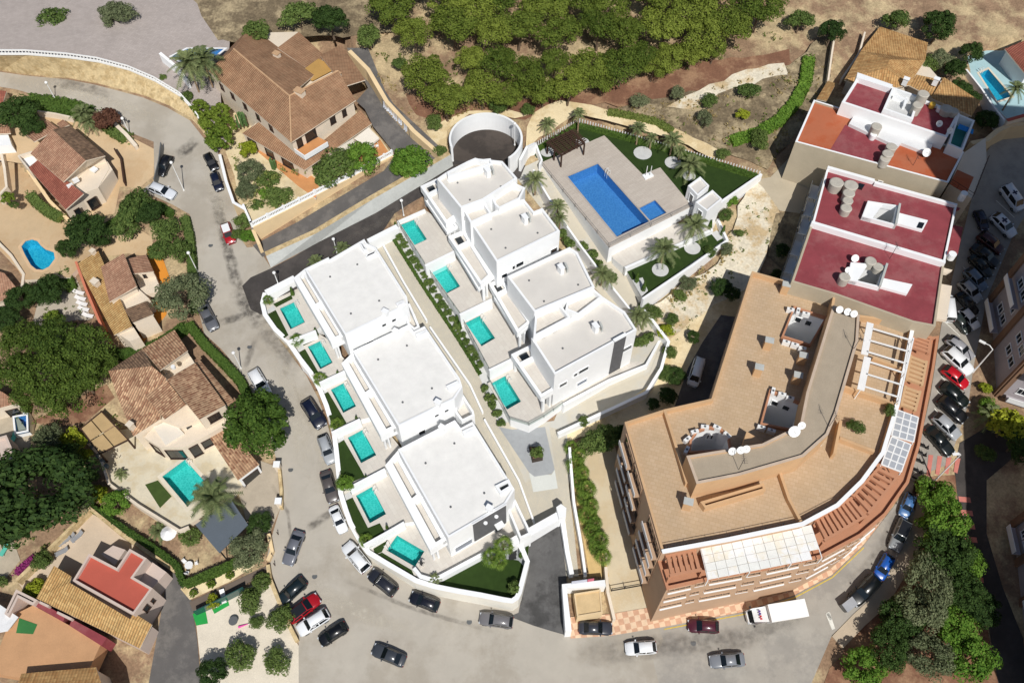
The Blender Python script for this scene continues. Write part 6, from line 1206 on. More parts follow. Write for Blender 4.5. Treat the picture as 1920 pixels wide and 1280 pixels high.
kind('olive', 'olive', 3.0, .75, 55, 130, .75, .085, 3.4, .2, 3); kind('bush', 'bush', 1.8, .75, 30, 110, .55, .075, 1.6, .12, 4); kind('bright', 'bright', 2.2, .75, 38, 110, .62, .09, 2.0, .12, 3); kind('lime', 'lime', 1.6, .7, 28, 65, .5, .11, 1.4, .1, 2); kind('red', 'red', 1.8, .75, 34, 70, .55, .11, 1.8, .12, 1)
kind('ball', 'ball', 1.6, .85, 70, 50, .3, .075, 1.3, .1, 2, jit=.35); kind('shrub', 'bush', .75, .8, 16, 46, .28, .075, .7, .06, 3, limbs=3); kind('weed', 'weed', .8, .45, 14, 36, .3, .07, .45, .04, 3, limbs=3)
NAMES = {'pine': ('pine_tree', 'tree'), 'pined': ('pine_tree', 'tree'), 'dark': ('evergreen_tree', 'tree'), 'round': ('round_tree', 'tree'), 'olive': ('olive_tree', 'tree'), 'bush': ('bush', 'bush'), 'bright': ('leafy_bush', 'bush'), 'lime': ('yellow_green_bush', 'bush'), 'red': ('burgundy_bush', 'bush'), 'ball': ('clipped_bush', 'bush'), 'shrub': ('shrub', 'shrub'), 'weed': ('scrub_plant', 'plant')}
TREES = 0
def tree(k, x, y, rpx, label, z=None, group=None, hf=None):
    """x, y = middle of the crown in the photograph, rpx its radius there; z = ground height, the hillside if left out"""
    global TREES
    rad, h, cm, tm = KINDS[k][TREES % len(KINDS[k])]; TREES += 1
    ppm = 12.4 + (y - 600) * .0032; s = rpx / ppm / rad; hc = (hf if hf is not None else h) * s * .92
    p = T(x, y, hc) if z is None else G(x, y, z + hc); base = V3(p, th(p) if z is None else z)
    nm, cat = NAMES[k]; t = thing(nm, label, cat, base, group)
    a = bpy.data.objects.new('trunk', tm); b = bpy.data.objects.new('crown', cm)
    for o in (a, b): COL.objects.link(o); o.parent = t
    a.scale = (s, s, s * (hc / (h * s))); b.location = (0, 0, hc); q = .08 if k in ('ball', 'shrub', 'round') else .24; b.scale = (s * rnd.uniform(1 - q, 1 + q), s * rnd.uniform(1 - q, 1 + q), s * rnd.uniform(.85, 1.05)); b.rotation_euler = (0, 0, rnd.uniform(0, 6.28)); return t
# ---- pines
front = [(903, 166, 38), (936, 118, 38), (950, 176, 30), (988, 142, 40), (1018, 170, 30), (1040, 116, 36), (1066, 156, 40), (1106, 122, 36), (1128, 148, 30), (1166, 124, 36), (1206, 104, 34), (1224, 128, 24), (1256, 108, 30), (1298, 100, 28), (1338, 94, 24), (884, 112, 34)]
for i, (x, y, r) in enumerate(front): tree('pine', x, y, r, 'pine at the edge of the hillside wood, %s from the left end' % ordinal(sorted(q[0] for q in front).index(x)), group='pines on the hillside')
tree('pine', 798, 140, 50, 'large pine standing apart from the wood, behind the driveway wall', group='pines on the hillside'); tree('pine', 836, 184, 42, 'pine nearest the round turning court', group='pines on the hillside'); tree('bush', 750, 120, 16, 'grey-green bush left of the large separate pine')
row = [(x + (i % 3) * 9, 62 - (i % 2) * 16, 40) for i, x in enumerate(range(775, 1400, 66))]
for i, (x, y, r) in enumerate(row): tree('pine', x, y, r, 'pine in the second row of the hillside wood, %s from the left' % ordinal(i), group='pines on the hillside')
row = [(x + (i % 3) * 11, 10 - (i % 2) * 18, 42) for i, x in enumerate(range(735, 1460, 68))]
for i, (x, y, r) in enumerate(row): tree('pine', x, y, r, 'pine in the third row of the hillside wood, %s from the left' % ordinal(i), group='pines on the hillside')
row = [(x + (i % 3) * 11, -46 - (i % 2) * 14, 42) for i, x in enumerate(range(725, 1500, 72))]
for i, (x, y, r) in enumerate(row): tree('pine', x, y, r, 'pine in the hindmost row of the hillside wood, %s from the left' % ordinal(i), group='pines on the hillside')
lp = [(40, 640, 46), (105, 636, 50), (164, 650, 46), (22, 700, 44), (86, 698, 52), (150, 704, 48), (190, 690, 30), (58, 742, 38), (122, 742, 42)]
for i, (x, y, r) in enumerate(lp): tree('pined', x, y, r, 'pine of the left hand clump, %s' % ['upper left', 'upper middle', 'upper right', 'far left', 'central', 'right of centre', 'smallest at the right', 'lower left', 'lower right'][i], group='pines of the left clump')
# ---- other trees: kind, x, y, radius in the picture, label, ground height
for a in [('dark', 58, 935, 95, 'huge dark evergreen tree at the left edge'), ('dark', 112, 868, 42, 'dark tree above the huge evergreen'), ('dark', 8, 985, 40, 'dark tree at the left edge below the huge evergreen'), ('olive', 146, 938, 34, 'grey-green tree right of the huge evergreen'), ('olive', 95, 822, 36, 'loose grey-green tree above the stone terrace'),
          ('round', 487, 796, 62, 'dense round tree overhanging the street by the garage'), ('dark', 160, 434, 40, 'dark tree overhanging the kidney pool'), ('dark', 126, 468, 24, 'smaller dark tree touching the kidney pool'), ('dark', 192, 442, 26, 'dark tree beside the cream house chimney'), ('olive', 343, 556, 46, 'grey-green tree between the orange terrace and the street'),
          ('bush', 252, 388, 34, 'wide bush below the white estate car'), ('dark', 282, 402, 28, 'dark bush right of the wide bush'), ('bush', 312, 432, 28, 'green bush above the orange terrace'), ('bush', 236, 426, 28, 'bush left of the tan drive'), ('bush', 300, 470, 22, 'low bush beside the orange terrace'), ('bush', 338, 470, 24, 'bush on the bank beside the street'),
          ('dark', 40, 560, 28, 'dark tree below the left patio wall'), ('dark', 12, 600, 30, 'dark tree at the left edge above the pines'), ('dark', 92, 545, 30, 'dark bush right of the small tiled annex'), ('ball', 99, 598, 18, 'round clipped bush above the pine clump'), ('ball', 15, 372, 14, 'round clipped bush on the tan patio'), ('bush', 26, 385, 10, 'small bush beside the round patio bush'),
          ('dark', 34, 214, 34, 'leafy tree at the upper left beside the red roof'), ('dark', 58, 238, 26, 'smaller leafy tree next to the hedge bank'), ('red', 203, 224, 24, 'burgundy bush at the street corner'), ('bush', 305, 150, 15, 'small bush on the upper plaza'), ('bush', 352, 182, 14, 'bush behind the white railing'),
          ('ball', 411, 262, 27, 'largest clipped round bush in the brown villa garden'), ('ball', 375, 203, 18, 'clipped bush nearest the upper plaza'), ('ball', 393, 227, 22, 'clipped bush left of the middle of the garden group'), ('ball', 414, 212, 21, 'clipped bush at the back of the garden group'), ('ball', 424, 236, 20, 'clipped bush right of the garden group'), ('lime', 464, 281, 20, 'yellow-green bush beside the porch arch'),
          ('olive', 470, 322, 28, 'grey-green tree in front of the arched porch'), ('bush', 500, 338, 22, 'bush left of the orange porch floor'), ('olive', 462, 358, 26, 'grey-green tree nearest the street in the villa garden'), ('bush', 524, 372, 28, 'bush against the long balustrade'), ('bush', 484, 392, 22, 'bush in the garden corner by the balustrade'), ('bright', 500, 365, 18, 'bright bush in the middle of the villa garden'),
          ('bush', 628, 318, 44, 'large leafy bush at the corner of the brown villa'), ('bright', 676, 298, 34, 'pale green bush left of the outdoor furniture'), ('ball', 580, 350, 10, 'small round bush on the porch edge'), ('bright', 778, 306, 36, 'bright green bush at the top of the driveway'), ('bright', 752, 320, 20, 'smaller bright bush beside the driveway'), ('bush', 826, 285, 16, 'bush against the turning court wall'),
          ('bush', 456, 416, 18, 'bush in the street corner planter'), ('bright', 466, 444, 16, 'flowering bush at the planter tip'), ('bush', 446, 440, 12, 'small bush beside the red car'),
          ('lime', 136, 826, 26, 'yellow-green bush left of the patio'), ('lime', 158, 856, 20, 'yellow-green bush below the urns'), ('bright', 218, 942, 26, 'bright bush below the patio wall'), ('lime', 184, 928, 22, 'pale bush in the dry garden'), ('bush', 170, 890, 16, 'small bush under the patio wall'), ('olive', 466, 1030, 38, 'grey-green tree right of the carport'), ('bush', 356, 1006, 22, 'bush below the white sun shade'), ('dark', 486, 985, 24, 'dark bush between carport and street'),
          ('bush', 526, 1160, 26, 'bush behind the stone street wall'), ('lime', 398, 1128, 16, 'yellow-green bush beside the teal screen'), ('bush', 492, 1092, 18, 'bush at the end of the brown path'), ('bush', 470, 1128, 24, 'leafy plant group in the gravel garden'), ('bush', 482, 1166, 14, 'small bush at the foot of the gravel garden'), ('bush', 80, 1052, 22, 'bush beside the bougainvillea on the pale yard'), ('lime', 66, 1106, 20, 'bush at the corner of the yellow tiled slope'), ('bush', 2, 1090, 14, 'bush at the left edge beside the pale wall'),
          ('bright', 1756, 935, 46, 'bright green tree next to the red striped crossing'), ('bright', 1768, 985, 46, 'bright green tree second from the crossing'), ('dark', 1772, 1035, 50, 'dark green tree in the middle of the park strip'), ('bright', 1808, 1052, 34, 'green tree on the lane side of the park strip'), ('olive', 1742, 1096, 56, 'large grey olive tree in the park strip'), ('olive', 1722, 1142, 50, 'grey olive tree nearest the avenue'), ('dark', 1806, 1108, 44, 'dark tree beside the striped lane'), ('dark', 1838, 1140, 36, 'dark tree overhanging the shaded lane'),
          ('dark', 1690, 1160, 38, 'dark tree behind the rubbish container'), ('bright', 1790, 1165, 40, 'green tree low in the park strip'), ('dark', 1668, 1215, 44, 'dark tree at the foot of the park strip'), ('olive', 1740, 1230, 50, 'olive tree at the bottom edge of the park'), ('bright', 1820, 1235, 46, 'bright tree at the bottom edge beside the lane'), ('bright', 1622, 1255, 40, 'green tree at the bottom edge next to the avenue'),
          ('lime', 1886, 800, 46, 'yellow-green tree below the brown piered tower'), ('bright', 1848, 762, 20, 'green bush at the foot of the brown piered tower'), ('lime', 1846, 728, 14, 'lime bush beside the curved street lamp'), ('dark', 1905, 830, 34, 'dark tree at the right edge above the lane'), ('bush', 1845, 850, 18, 'bush beside the shaded lane corner'),
          ('dark', 1800, 168, 22, 'dark bush between the straw roofs and the cyan pool'), ('dark', 1818, 186, 20, 'dark bush below the cyan pool wall'), ('dark', 1790, 132, 26, 'dark tree above the cyan pool wall'), ('olive', 1765, 112, 22, 'grey bush beside the straw tiled house'), ('bush', 1740, 122, 20, 'bush at the gable of the straw tiled house'), ('dark', 1850, 226, 18, 'round dark bush above the curved cream wall'), ('bush', 1895, 212, 12, 'small bush on the pale blue deck'), ('dark', 1822, 100, 24, 'tree on the edge of the pale blue deck'),
          ('bush', 1135, 822, 30, 'dense green bush with pale flowers at the end of the alley'), ('bush', 1108, 830, 24, 'green bush left of the flowering bush'), ('bush', 1094, 790, 16, 'bush against the white outer wall'), ('dark', 1165, 815, 22, 'bush in the shade of the ochre block'), ('bush', 1226, 588, 18, 'bush at the corner of the white outer wall'), ('bush', 1207, 574, 12, 'bush next to the lower lawn corner'), ('lime', 1248, 622, 15, 'lime bush on the shrub bank'), ('bush', 1260, 600, 13, 'green bush in the middle of the shrub bank'),
          ('bush', 1255, 660, 16, 'bush nearest the outer wall bend'), ('bush', 1250, 702, 16, 'bush below the outer wall bend'), ('olive', 1290, 532, 16, 'grey bush above the shaded yard'), ('bush', 1275, 555, 14, 'bush below the lower lawn wall'), ('bush', 1330, 472, 14, 'bush outside the lower lawn wall'), ('olive', 1362, 468, 15, 'dry grey bush on the chalky slope'), ('bush', 1385, 438, 12, 'bush on the chalky slope below the pavilion'), ('bush', 1360, 404, 17, 'bush beside the outer pavilion'), ('bright', 1372, 378, 14, 'small bright bush outside the lawn wall'),
          ('dark', 1268, 705, 16, 'shaded tree left of the parked white van'), ('dark', 1252, 742, 18, 'shaded tree at the end of the outer wall'), ('dark', 1352, 540, 18, 'dark shrub mass in the shaded yard'), ('dark', 1375, 552, 16, 'dark shrub beside the ochre block corner'), ('dark', 1300, 632, 14, 'shaded bush along the yard wall'), ('dark', 1225, 758, 12, 'shaded bush below the white outer wall'),
          ('bush', 1405, 170, 20, 'green bush on the scrub slope'), ('bush', 1330, 190, 16, 'bush beside the pale track patch'), ('olive', 1322, 222, 18, 'grey bush on the scrub slope'), ('olive', 1270, 175, 18, 'grey bush at the top of the scrub slope'), ('lime', 1392, 215, 14, 'lime bush in the middle of the scrub slope'), ('bush', 1425, 262, 22, 'dark bush above the communal lawn'), ('bush', 1355, 290, 14, 'bush beside the picket fence'), ('olive', 1200, 190, 16, 'grey bush on the red earth'), ('bush', 935, 200, 18, 'bush above the turning court'), ('bush', 815, 230, 16, 'bush beside the driveway wall'), ('bush', 990, 206, 12, 'small bush right of the turning court'),
          ('dark', 1466, 470, 14, 'shaded bush behind the maroon roofed block'), ('dark', 1456, 515, 13, 'shaded bush at the corner of the ochre block'), ('bush', 480, 60, 30, 'tree behind the brown roofed villa'), ('bush', 560, 30, 34, 'tree above the brown roofed villa'), ('dark', 620, 40, 34, 'dark tree above the brown roofed villa'), ('bush', 690, 70, 28, 'tree at the head of the driveway'), ('dark', 1560, 60, 30, 'dark tree at the top edge above the yard walls'), ('bush', 1500, 40, 26, 'bush at the top edge of the scrub slope'), ('bush', 1680, 40, 30, 'tree behind the straw tiled house'), ('dark', 1760, 50, 34, 'dark tree at the top edge near the pale blue deck'), ('bush', 100, 40, 30, 'tree on the upper plaza at the top edge'), ('olive', 220, 30, 30, 'grey tree on the upper plaza at the top edge'), ('bush', 30, 1235, 26, 'bush at the bottom left edge'), ('bush', 450, 1230, 30, 'tree at the foot of the gravel garden'), ('dark', 400, 1260, 30, 'dark tree at the bottom edge by the grey drive'), ('bush', 520, 1240, 26, 'bush at the bottom edge beside the street wall')]:
    tree(*a)
for i, (x, y) in enumerate([(363, 1112), (396, 1095), (431, 1078), (464, 1058)]): tree('ball', x, y, 9, 'small clipped ball on the cream verge, %s from the left' % ordinal(i), group='clipped balls on the verge')
tree('shrub', 1006, 848, 14, 'conical shrub in the dark planter box', z=-2.5); tree('shrub', 965, 1103, 14, 'dark shrub in the corner of the triangular lawn', z=-5.2); tree('bush', 1604, 800, 14, 'potted green plant beside the grey gravel roof', z=8.6); tree('bush', 1668, 770, 12, 'potted plant at the glazed canopy corner', z=8.6)
tree('bright', 650, 906, 15, 'bright green palm-like bush by the fifth street pool', z=-2.1)
# ---- planted strip beside the lane: two rows of round shrubs
sr = []
for i in range(18):
    f = i / 17; a = Vector((750, 446)).lerp(Vector((902, 684)), f); sr.append((a.x, a.y, 8.5 if i % 3 else 10))
for i, (x, y, r) in enumerate(sr): tree('shrub', x, y, r, 'round shrub in the planted strip beside the lane, %s from the side road' % ordinal(i), group='round shrubs beside the lane')
for i, (x, y) in enumerate([(908, 728), (916, 745), (924, 760), (932, 775), (926, 748), (940, 792)]): tree('shrub', x, y, 9, 'loose shrub in the lower end of the planted strip, %s from the top' % ordinal(i), group='loose shrubs at the strip end')
for i, (x, y) in enumerate([(1056, 440), (1068, 455), (1092, 462), (1110, 478), (1118, 495), (1148, 520), (1205, 640), (1215, 632), (1196, 642)]): tree('shrub', x, y, 12, 'garden shrub between the upper villas and the pool walk, %s from the top' % ordinal(i), z=th(T(x, y)) + .2, group='shrubs behind the upper villas')
# ---- hedges
def hedge(label, pts, wd, h, mat='hedge', dens=42, ls=.09, kind_=None, top=.1, name='hedge', zf=None):
    """leafy body along a line of ground pixels"""
    g = random.Random(hash_(label)); W = [(T(x, y, h) if zf is None else G(x, y, zf + h)) for x, y in pts]; vs = []; fs = []; m = MB()
    low = [V3(p, p.z - h - .1) for p in W]
    m.wall([V3(p, p.z - .12) for p in W], wd * .86, [p.z for p in low])
    for i in range(len(W) - 1):
        a, b = W[i], W[i + 1]; d = (b - a); L = d.length; d.normalize(); nn = Vector((-d.y, d.x, 0)).normalized()
        for k in range(int(L * (wd + 2 * h) * dens)):
            u = g.random(); w_ = g.uniform(-1, 1); s = g.random()
            if s < wd / (wd + 2 * h): p = a.lerp(b, u) + nn * w_ * wd / 2 + Vector((0, 0, g.uniform(-.15, top))); q = Vector((0, 0, 1))
            else:
                sd = 1 if w_ > 0 else -1; p = a.lerp(b, u) + nn * sd * wd / 2 * g.uniform(.92, 1.12) - Vector((0, 0, h * g.random())); q = nn * sd
            leafquad(vs, fs, p, (q + rdir(g) * .6).normalized(), ls * g.uniform(.7, 1.3), g)
    for e in (W[0], W[-1]):
        for k in range(int(wd * h * dens)): leafquad(vs, fs, e + Vector((g.uniform(-.1, .1), g.uniform(-.1, .1), 0)) + Vector((g.uniform(-wd / 2, wd / 2), g.uniform(-wd / 2, wd / 2), -h * g.random())), rdir(g), ls, g)
    m.add(vs, fs); o = m.build(name, LF[mat]); return tag(o, label, 'hedge')
hedge('low clipped hedge along the lane below the round shrubs', [(738, 447), (796, 539), (862, 638), (900, 700)], .5, .45)
hedge('clipped hedge winding between the dry garden and the pale yard', [(112, 836), (130, 880), (150, 925), (168, 948), (230, 990), (290, 1028), (330, 1058), (342, 1092)], .9, 1.1)
hedge('tall clipped conifer hedge below the carport', [(345, 1092), (400, 1070), (458, 1044)], .9, 1.4)
hedge('green hedge bank below the upper street', [(48, 188), (90, 192), (135, 200), (165, 212)], 3.4, .7, 'hedge', 30, .12)
hedge('hedge at the bend of the street bank', [(190, 225), (215, 243), (235, 256)], 2.2, .8, 'bush', 30, .12)
hedge('hedge along the street below the parked white car', [(345, 405), (354, 440), (358, 480), (360, 530), (362, 580)], 1.4, 1.0, 'bush')
hedge('dark hedge between the cream house and the old villa', [(205, 660), (250, 660), (300, 640), (345, 610)], 1.6, 1.2)
hedge('long hedge along the street beside the old villa', [(352, 604), (380, 640), (420, 680), (450, 712), (460, 735)], 1.3, 1.2)
hedge('rounded hedge in front of the pink roofed house', [(54, 362), (70, 380), (90, 395), (110, 405)], 1.6, .9, 'bush')
hedge('hedge below the kidney pool', [(45, 552), (70, 545), (100, 540), (105, 520)], 1.6, 1.1)
hedge('short clipped hedge beside the salmon wall', [(118, 505), (126, 522), (132, 538)], 1.6, .9)
hedge('hedge strip along the wide bush', [(195, 425), (225, 405), (262, 372), (300, 385), (320, 398)], 1.2, 1.0)
hedge('purple bougainvillea on the pale boundary wall', [(28, 1072), (45, 1058), (60, 1045)], .8, 1.0, 'purple', 40, .1)
hedge('green hedge behind the white picket fence by the pergola', [(1008, 276), (1084, 230)], .5, 1.0, zf=6.1)
hedge('long green hedge behind the white picket fence', [(1087, 231), (1190, 258), (1300, 290), (1420, 327)], .5, 1.0, zf=6.1)
hedge('green creeper band crossing the scrub slope', [(1518, 105), (1512, 150), (1492, 190), (1460, 225), (1420, 248), (1372, 262)], 2.0, .7, 'bright', 26, .14)
hedge('creeper fringe along the sand track', [(1140, 208), (1190, 216), (1230, 226), (1262, 244)], 1.4, .4, 'weed', 26, .12)
# ---- slim cypresses
def cypress(label, x, y, h, r, z=None, group=None, mat='hedge'):
    p = T(x, y, h / 2) if z is None else G(x, y, z + h / 2); base = V3(p, th(p) if z is None else z); t = thing('cypress', label, 'tree', base, group); g = random.Random(hash_(label)); vs = []; fs = []
    for k in range(int(420 * h * r)):
        u = g.random(); a = g.uniform(0, 6.28); rr = r * (1 - u) ** .6 * (.5 + .5 * min(1, u * 8 + .4)); q = Vector((math.cos(a), math.sin(a), .3)); leafquad(vs, fs, Vector((q.x * rr, q.y * rr, .1 + u * h)), (q + rdir(g) * .5).normalized(), .08 * g.uniform(.7, 1.3), g)
    me = bpy.data.meshes.new('crown'); me.from_pydata(vs, [], fs); me.materials.append(LF[mat]); o = bpy.data.objects.new('crown', me); COL.objects.link(o); o.parent = t
    MB().cyl(base, .06, .05, h * .6, 6).build('trunk', BARK, t)
for i, (x, y, k) in enumerate([(547, 546, 0), (592, 622, 1), (634, 702, 2), (669, 786, 3), (687, 897, 4), (726, 990, 5)]): cypress('slim cypress on the house side of the %s street pool' % wh[k], x, y, 1.9, .3, UNIT_Z[k], 'slim cypresses by the street pools')
for i, (x, y, k) in enumerate([(742, 424, 0), (797, 497, 0), (800, 508, 1), (857, 598, 2), (862, 610, 2)]): cypress('slim cypress at the lane edge of the upper terraces, %s from the side road' % ordinal(i), x, y, 1.9, .32, None, 'slim cypresses by the lane')
for i, (x, y) in enumerate([(1330, 410), (1332, 422), (1208, 536), (1195, 520), (1356, 432)]): cypress('slim cypress round the lower lawn, %s' % ['by the outer pavilion', 'below the outer pavilion', 'at the gravel corner', 'by the deck walk', 'at the east corner'][i], x, y, 2.2, .35, 3.4, 'cypresses round the lower lawn')
for x, y in [(976, 1040)]: cypress('slim cypress beside the stepping stones', x, y, 1.6, .25, -5.2)
# ---- palms
def fanmesh(seed, n=30, L=1.0, feather=False):
    g = random.Random(seed); vs = []; fs = []
    for i in range(n):
        a = 2.39996 * i + g.uniform(-.2, .2); el = R(78) * (1 - i / n) ** .8 - R(32) * (i / n) + g.uniform(-.1, .1); d = Vector((math.cos(a) * math.cos(el), math.sin(a) * math.cos(el), math.sin(el))); sd = Vector((-math.sin(a), math.cos(a), 0)); upv = sd.cross(d) * -1
        if not feather:
            st = d * L * .5; c = st
            for k in range(9):
                b = R(-80 + 20 * k); dd = (d * math.cos(b) + sd * math.sin(b)).normalized(); e = c + dd * L * .6 + Vector((0, 0, -.2 * L * (1 + abs(math.sin(b))))); w_ = (sd * math.cos(b) - d * math.sin(b)) * .045 * L; j = len(vs)
                vs += [c, c + dd * L * .34 + w_, e, c + dd * L * .34 - w_]; fs.append((j, j + 1, j + 2, j + 3))
            j = len(vs); w_ = sd * .02 * L; vs += [-w_, w_, c + w_, c - w_]; fs.append((j, j + 1, j + 2, j + 3))
        else:
            prev = Vector((0, 0, 0)); N = 9
            for k in range(N):
                t_ = (k + 1) / N; p = d * L * t_ * 1.1 + Vector((0, 0, -L * .55 * t_ * t_)); tang = (p - prev).normalized(); j = len(vs); w_ = sd * .014 * L
                vs += [prev - w_, prev + w_, p + w_, p - w_]; fs.append((j, j + 1, j + 2, j + 3))
                for q in (.25, .75):
                    c = prev.lerp(p, q); ll = L * .24 * (1 - .55 * abs(t_ - .45)); 
                    for s in (-1, 1):
                        e = c + (sd * s * .85 + tang * .5).normalized() * ll + Vector((0, 0, -.12 * ll)); j = len(vs); ww = tang * .028 * L; vs += [c - ww, c + ww, e]; fs.append((j, j + 1, j + 2))
                prev = p
    return vs, fs
PALM = {}
for f_ in (False, True):
    for s in range(3):
        vs, fs = fanmesh(300 + s, 30 if f_ else 17, 1.0, f_); me = bpy.data.meshes.new('fronds'); me.from_pydata(vs, [], fs); me.materials.append(LF['feather' if f_ else 'palm']); PALM[(f_, s)] = me
m = MB()
for k in range(8): m.cyl((0, 0, k / 8), .5 - .01 * k, .44 - .01 * k, .125, 9, top=(k == 7))
PTR = m.mesh('trunk', PBARK)
NP = 0
def palm(label, x, y, r, h, z=None, feather=False, group=None, tr=.3, lean=0):
    """x, y = middle of the head in the photograph; r = frond length, h = height of the head"""
    global NP
    p = T(x, y, h) if z is None else G(x, y, z + h); base = V3(p, th(p) if z is None else z); t = thing('feather_palm' if feather else 'fan_palm', label, 'palm', base, group)
    a = bpy.data.objects.new('trunk', PTR); COL.objects.link(a); a.parent = t; a.scale = (tr, tr, h + .1); b = bpy.data.objects.new('fronds', PALM[(feather, NP % 3)]); COL.objects.link(b); b.parent = t; b.location = (0, 0, h); b.scale = (r, r, r); b.rotation_euler = (0, 0, rnd.uniform(0, 6.28)); NP += 1; return t
for a in [('feather palm over the turquoise patio pool', 398, 932, 3.4, 3.0, H3_Z, True), ('tall feather palm, left trunk beside the upper plaza', 352, 118, 3.4, 6.0, 9.4, True), ('tall feather palm, right trunk beside the brown villa', 380, 112, 3.4, 5.6, 9.6, True), ('cycad palm in the dry garden below the patio', 298, 995, 1.6, .8, None, True), ('small cycad on the patio edge', 226, 888, 1.0, .5, H3_Z, True),
          ('feather palm nearest the pavilion on the lower lawn', 1304, 422, 2.4, 3.4, 3.4, True), ('feather palm nearest the villas on the lower lawn', 1246, 466, 2.4, 3.4, 3.4, True), ('feather palm beside the pavilion on the communal lawn', 1296, 308, 2.4, 2.6, 6.2, True), ('feather palm in the middle gravel bed of the communal lawn', 1262, 262, 1.9, 3.4, 6.2, True),
          ('slender palm beside the pergola', 1086, 212, 1.3, 4.2, 6.2, True), ('slender palm left of the pergola', 1028, 232, 1.6, 3.2, 6.2, True), ('slender palm in the first gravel bed of the communal lawn', 1198, 240, 1.5, 3.6, 6.2, True), ('lower slender palm in the first gravel bed of the communal lawn', 1222, 258, 1.2, 2.4, 6.2, True), ('slender palm in the second gravel bed of the communal lawn', 1276, 282, 1.2, 2.2, 6.2, True),
          ('slender palm beside the uppermost upper villa', 1004, 335, 1.8, 3.6, 6.0, True), ('slender palm on the walk beside the second upper villa', 1046, 386, 1.6, 4.0, 4.6, True), ('lower slender palm on the walk beside the second upper villa', 1050, 408, 1.3, 2.6, 4.6, True), ('slender palm behind the third upper villa', 1130, 512, 1.7, 3.0, 2.6, True), ('second slender palm behind the third upper villa', 1142, 520, 1.4, 2.2, 2.6, True), ('slim slender palm behind the lowest upper villa', 1196, 590, 1.7, 3.6, .4, True),  ('leaning slender palm behind the lowest upper villa', 1208, 596, 1.5, 3.0, .4, True),
          ('slender palm behind the white villa roof at the side road', 592, 489, 1.4, 3.0, None, True), ('slender palm next to the side road lamp', 641, 464, 1.4, 2.6, None, True), ('fan palm on the triangular lawn beside the steps', 944, 1022, 1.5, 2.4, -5.2, False), ('fan palm on the triangular lawn below the white wall', 922, 1044, 1.5, 1.8, -5.2, False), ('low fan palm in front of the triangular lawn palms', 936, 1052, 1.2, 1.2, -5.2, False), ('small palm at the tip of the triangular lawn', 815, 1085, 1.0, 1.0, -5.0, True),
          ('slender palm at the bend of the street hedge', 154, 212, 2.2, 2.8, None, True), ('slender palm below the bend of the street hedge', 166, 228, 1.8, 2.2, None, True), ('tall thin palm on the pale blue deck', 1905, 166, 1.8, 4.5, TR_Z, True), ('date palm below the brown piered tower', 1862, 778, 2.2, 2.4, None, True), ('palm beside the white flowers in the gravel garden', 470, 1112, 1.2, .8, None, True), ('palm at the corner of the yellow tiled slope', 62, 1104, 1.2, .8, None, True)]:
    palm(*a)
for i, (x, y, r, k) in enumerate([(502, 562, .9, 0), (556, 638, 1.2, 1), (600, 710, 1.2, 2), (632, 796, 1.2, 3), (645, 904, 1.3, 4), (686, 1012, 1.1, 5)]): palm('small fan palm at the street end of the %s street pool' % wh[k], x, y, r, 1.2, UNIT_Z[k], False, 'small palms by the street pools', .22)
for i in range(14):
    f = i / 13; x, y = 1074 + 50 * f + (7 if i % 2 else -3), 838 + 205 * f; palm('fan palm in the bed beside the service alley, %s from the flowering bush' % ordinal(i), x, y, 1.15 + .2 * (i % 3), 1.2 + .5 * (i % 2), None, False, 'fan palms beside the service alley', .25)
# ---- column cacti
def cactus(label, x, y, n, h):
    p = T(x, y, h * .5); p = V3(p, max(th(p), 6.4 if 400 < x < 560 else th(p))); t = thing('column_cactus', label, 'cactus', p); g = random.Random(hash_(label))
    for i in range(n):
        q = p + Vector((g.uniform(-.7, .7), g.uniform(-.7, .7), 0)); hh = h * g.uniform(.5, 1); m = MB(); m.cyl(q, .12, .16, hh * .9, 8, top=False); m.cyl(q + Vector((0, 0, hh * .9)), .16, .05, hh * .1, 8); m.build('stem', LF['cactus'], t)
cactus('cluster of tall column cacti beside the brown villa wall', 452, 222, 14, 3.0); cactus('cluster of column cacti in front of the orange porch', 512, 312, 9, 2.4)
# ---- scattered weeds, one mass each
def weeds(name, label, P, n, mat, seed, s=.22, up=.4, dz=.0):
    g = random.Random(seed); W = pt(P); x0, x1 = min(p.x for p in W), max(p.x for p in W); y0, y1 = min(p.y for p in W), max(p.y for p in W); vs = []; fs = []; Q = [(p.x, p.y) for p in W]
    for k in range(n):
        x, y = g.uniform(x0, x1), g.uniform(y0, y1)
        if not inside(Q, x, y) or mnoise.noise(Vector((x * .25, y * .25, seed))) < -.05: continue
        b = Vector((x, y, K * (y - Y0) - .35 + dz)); sc = g.uniform(.5, 1.5)
        for j in range(7): leafquad(vs, fs, b + rdir(g) * s * sc + Vector((0, 0, up * sc * .6)), rdir(g), s * .45 * sc, g)
    me = bpy.data.meshes.new(name); me.from_pydata(vs, [], fs); me.materials.append(LF[mat]); o = bpy.data.objects.new(name, me); COL.objects.link(o); o['kind'] = 'stuff'; o['label'] = label; o['category'] = 'weeds'
weeds('dry_grass', 'dry grass tufts over the scrub slope', [(1130, 205), (1340, 165), (1480, 122), (1555, 80), (1560, 150), (1440, 318), (1345, 280)], 1600, 'dry', 5, dz=.1); weeds('weeds', 'green weeds over the scrub slope', [(1130, 205), (1340, 165), (1480, 122), (1555, 80), (1560, 150), (1440, 318), (1345, 280)], 700, 'weed', 6, dz=.1)
weeds('weeds', 'weeds on the chalky slope', [(1405, 345), (1450, 362), (1440, 500), (1330, 570), (1260, 650), (1205, 570), (1345, 490)], 500, 'weed', 7, .2, .3, .3); weeds('dry_grass', 'dry grass on the bank above the turning court', [(700, 130), (870, 195), (1000, 185), (985, 206), (880, 210), (820, 240), (760, 215)], 900, 'dry', 8, dz=.1)
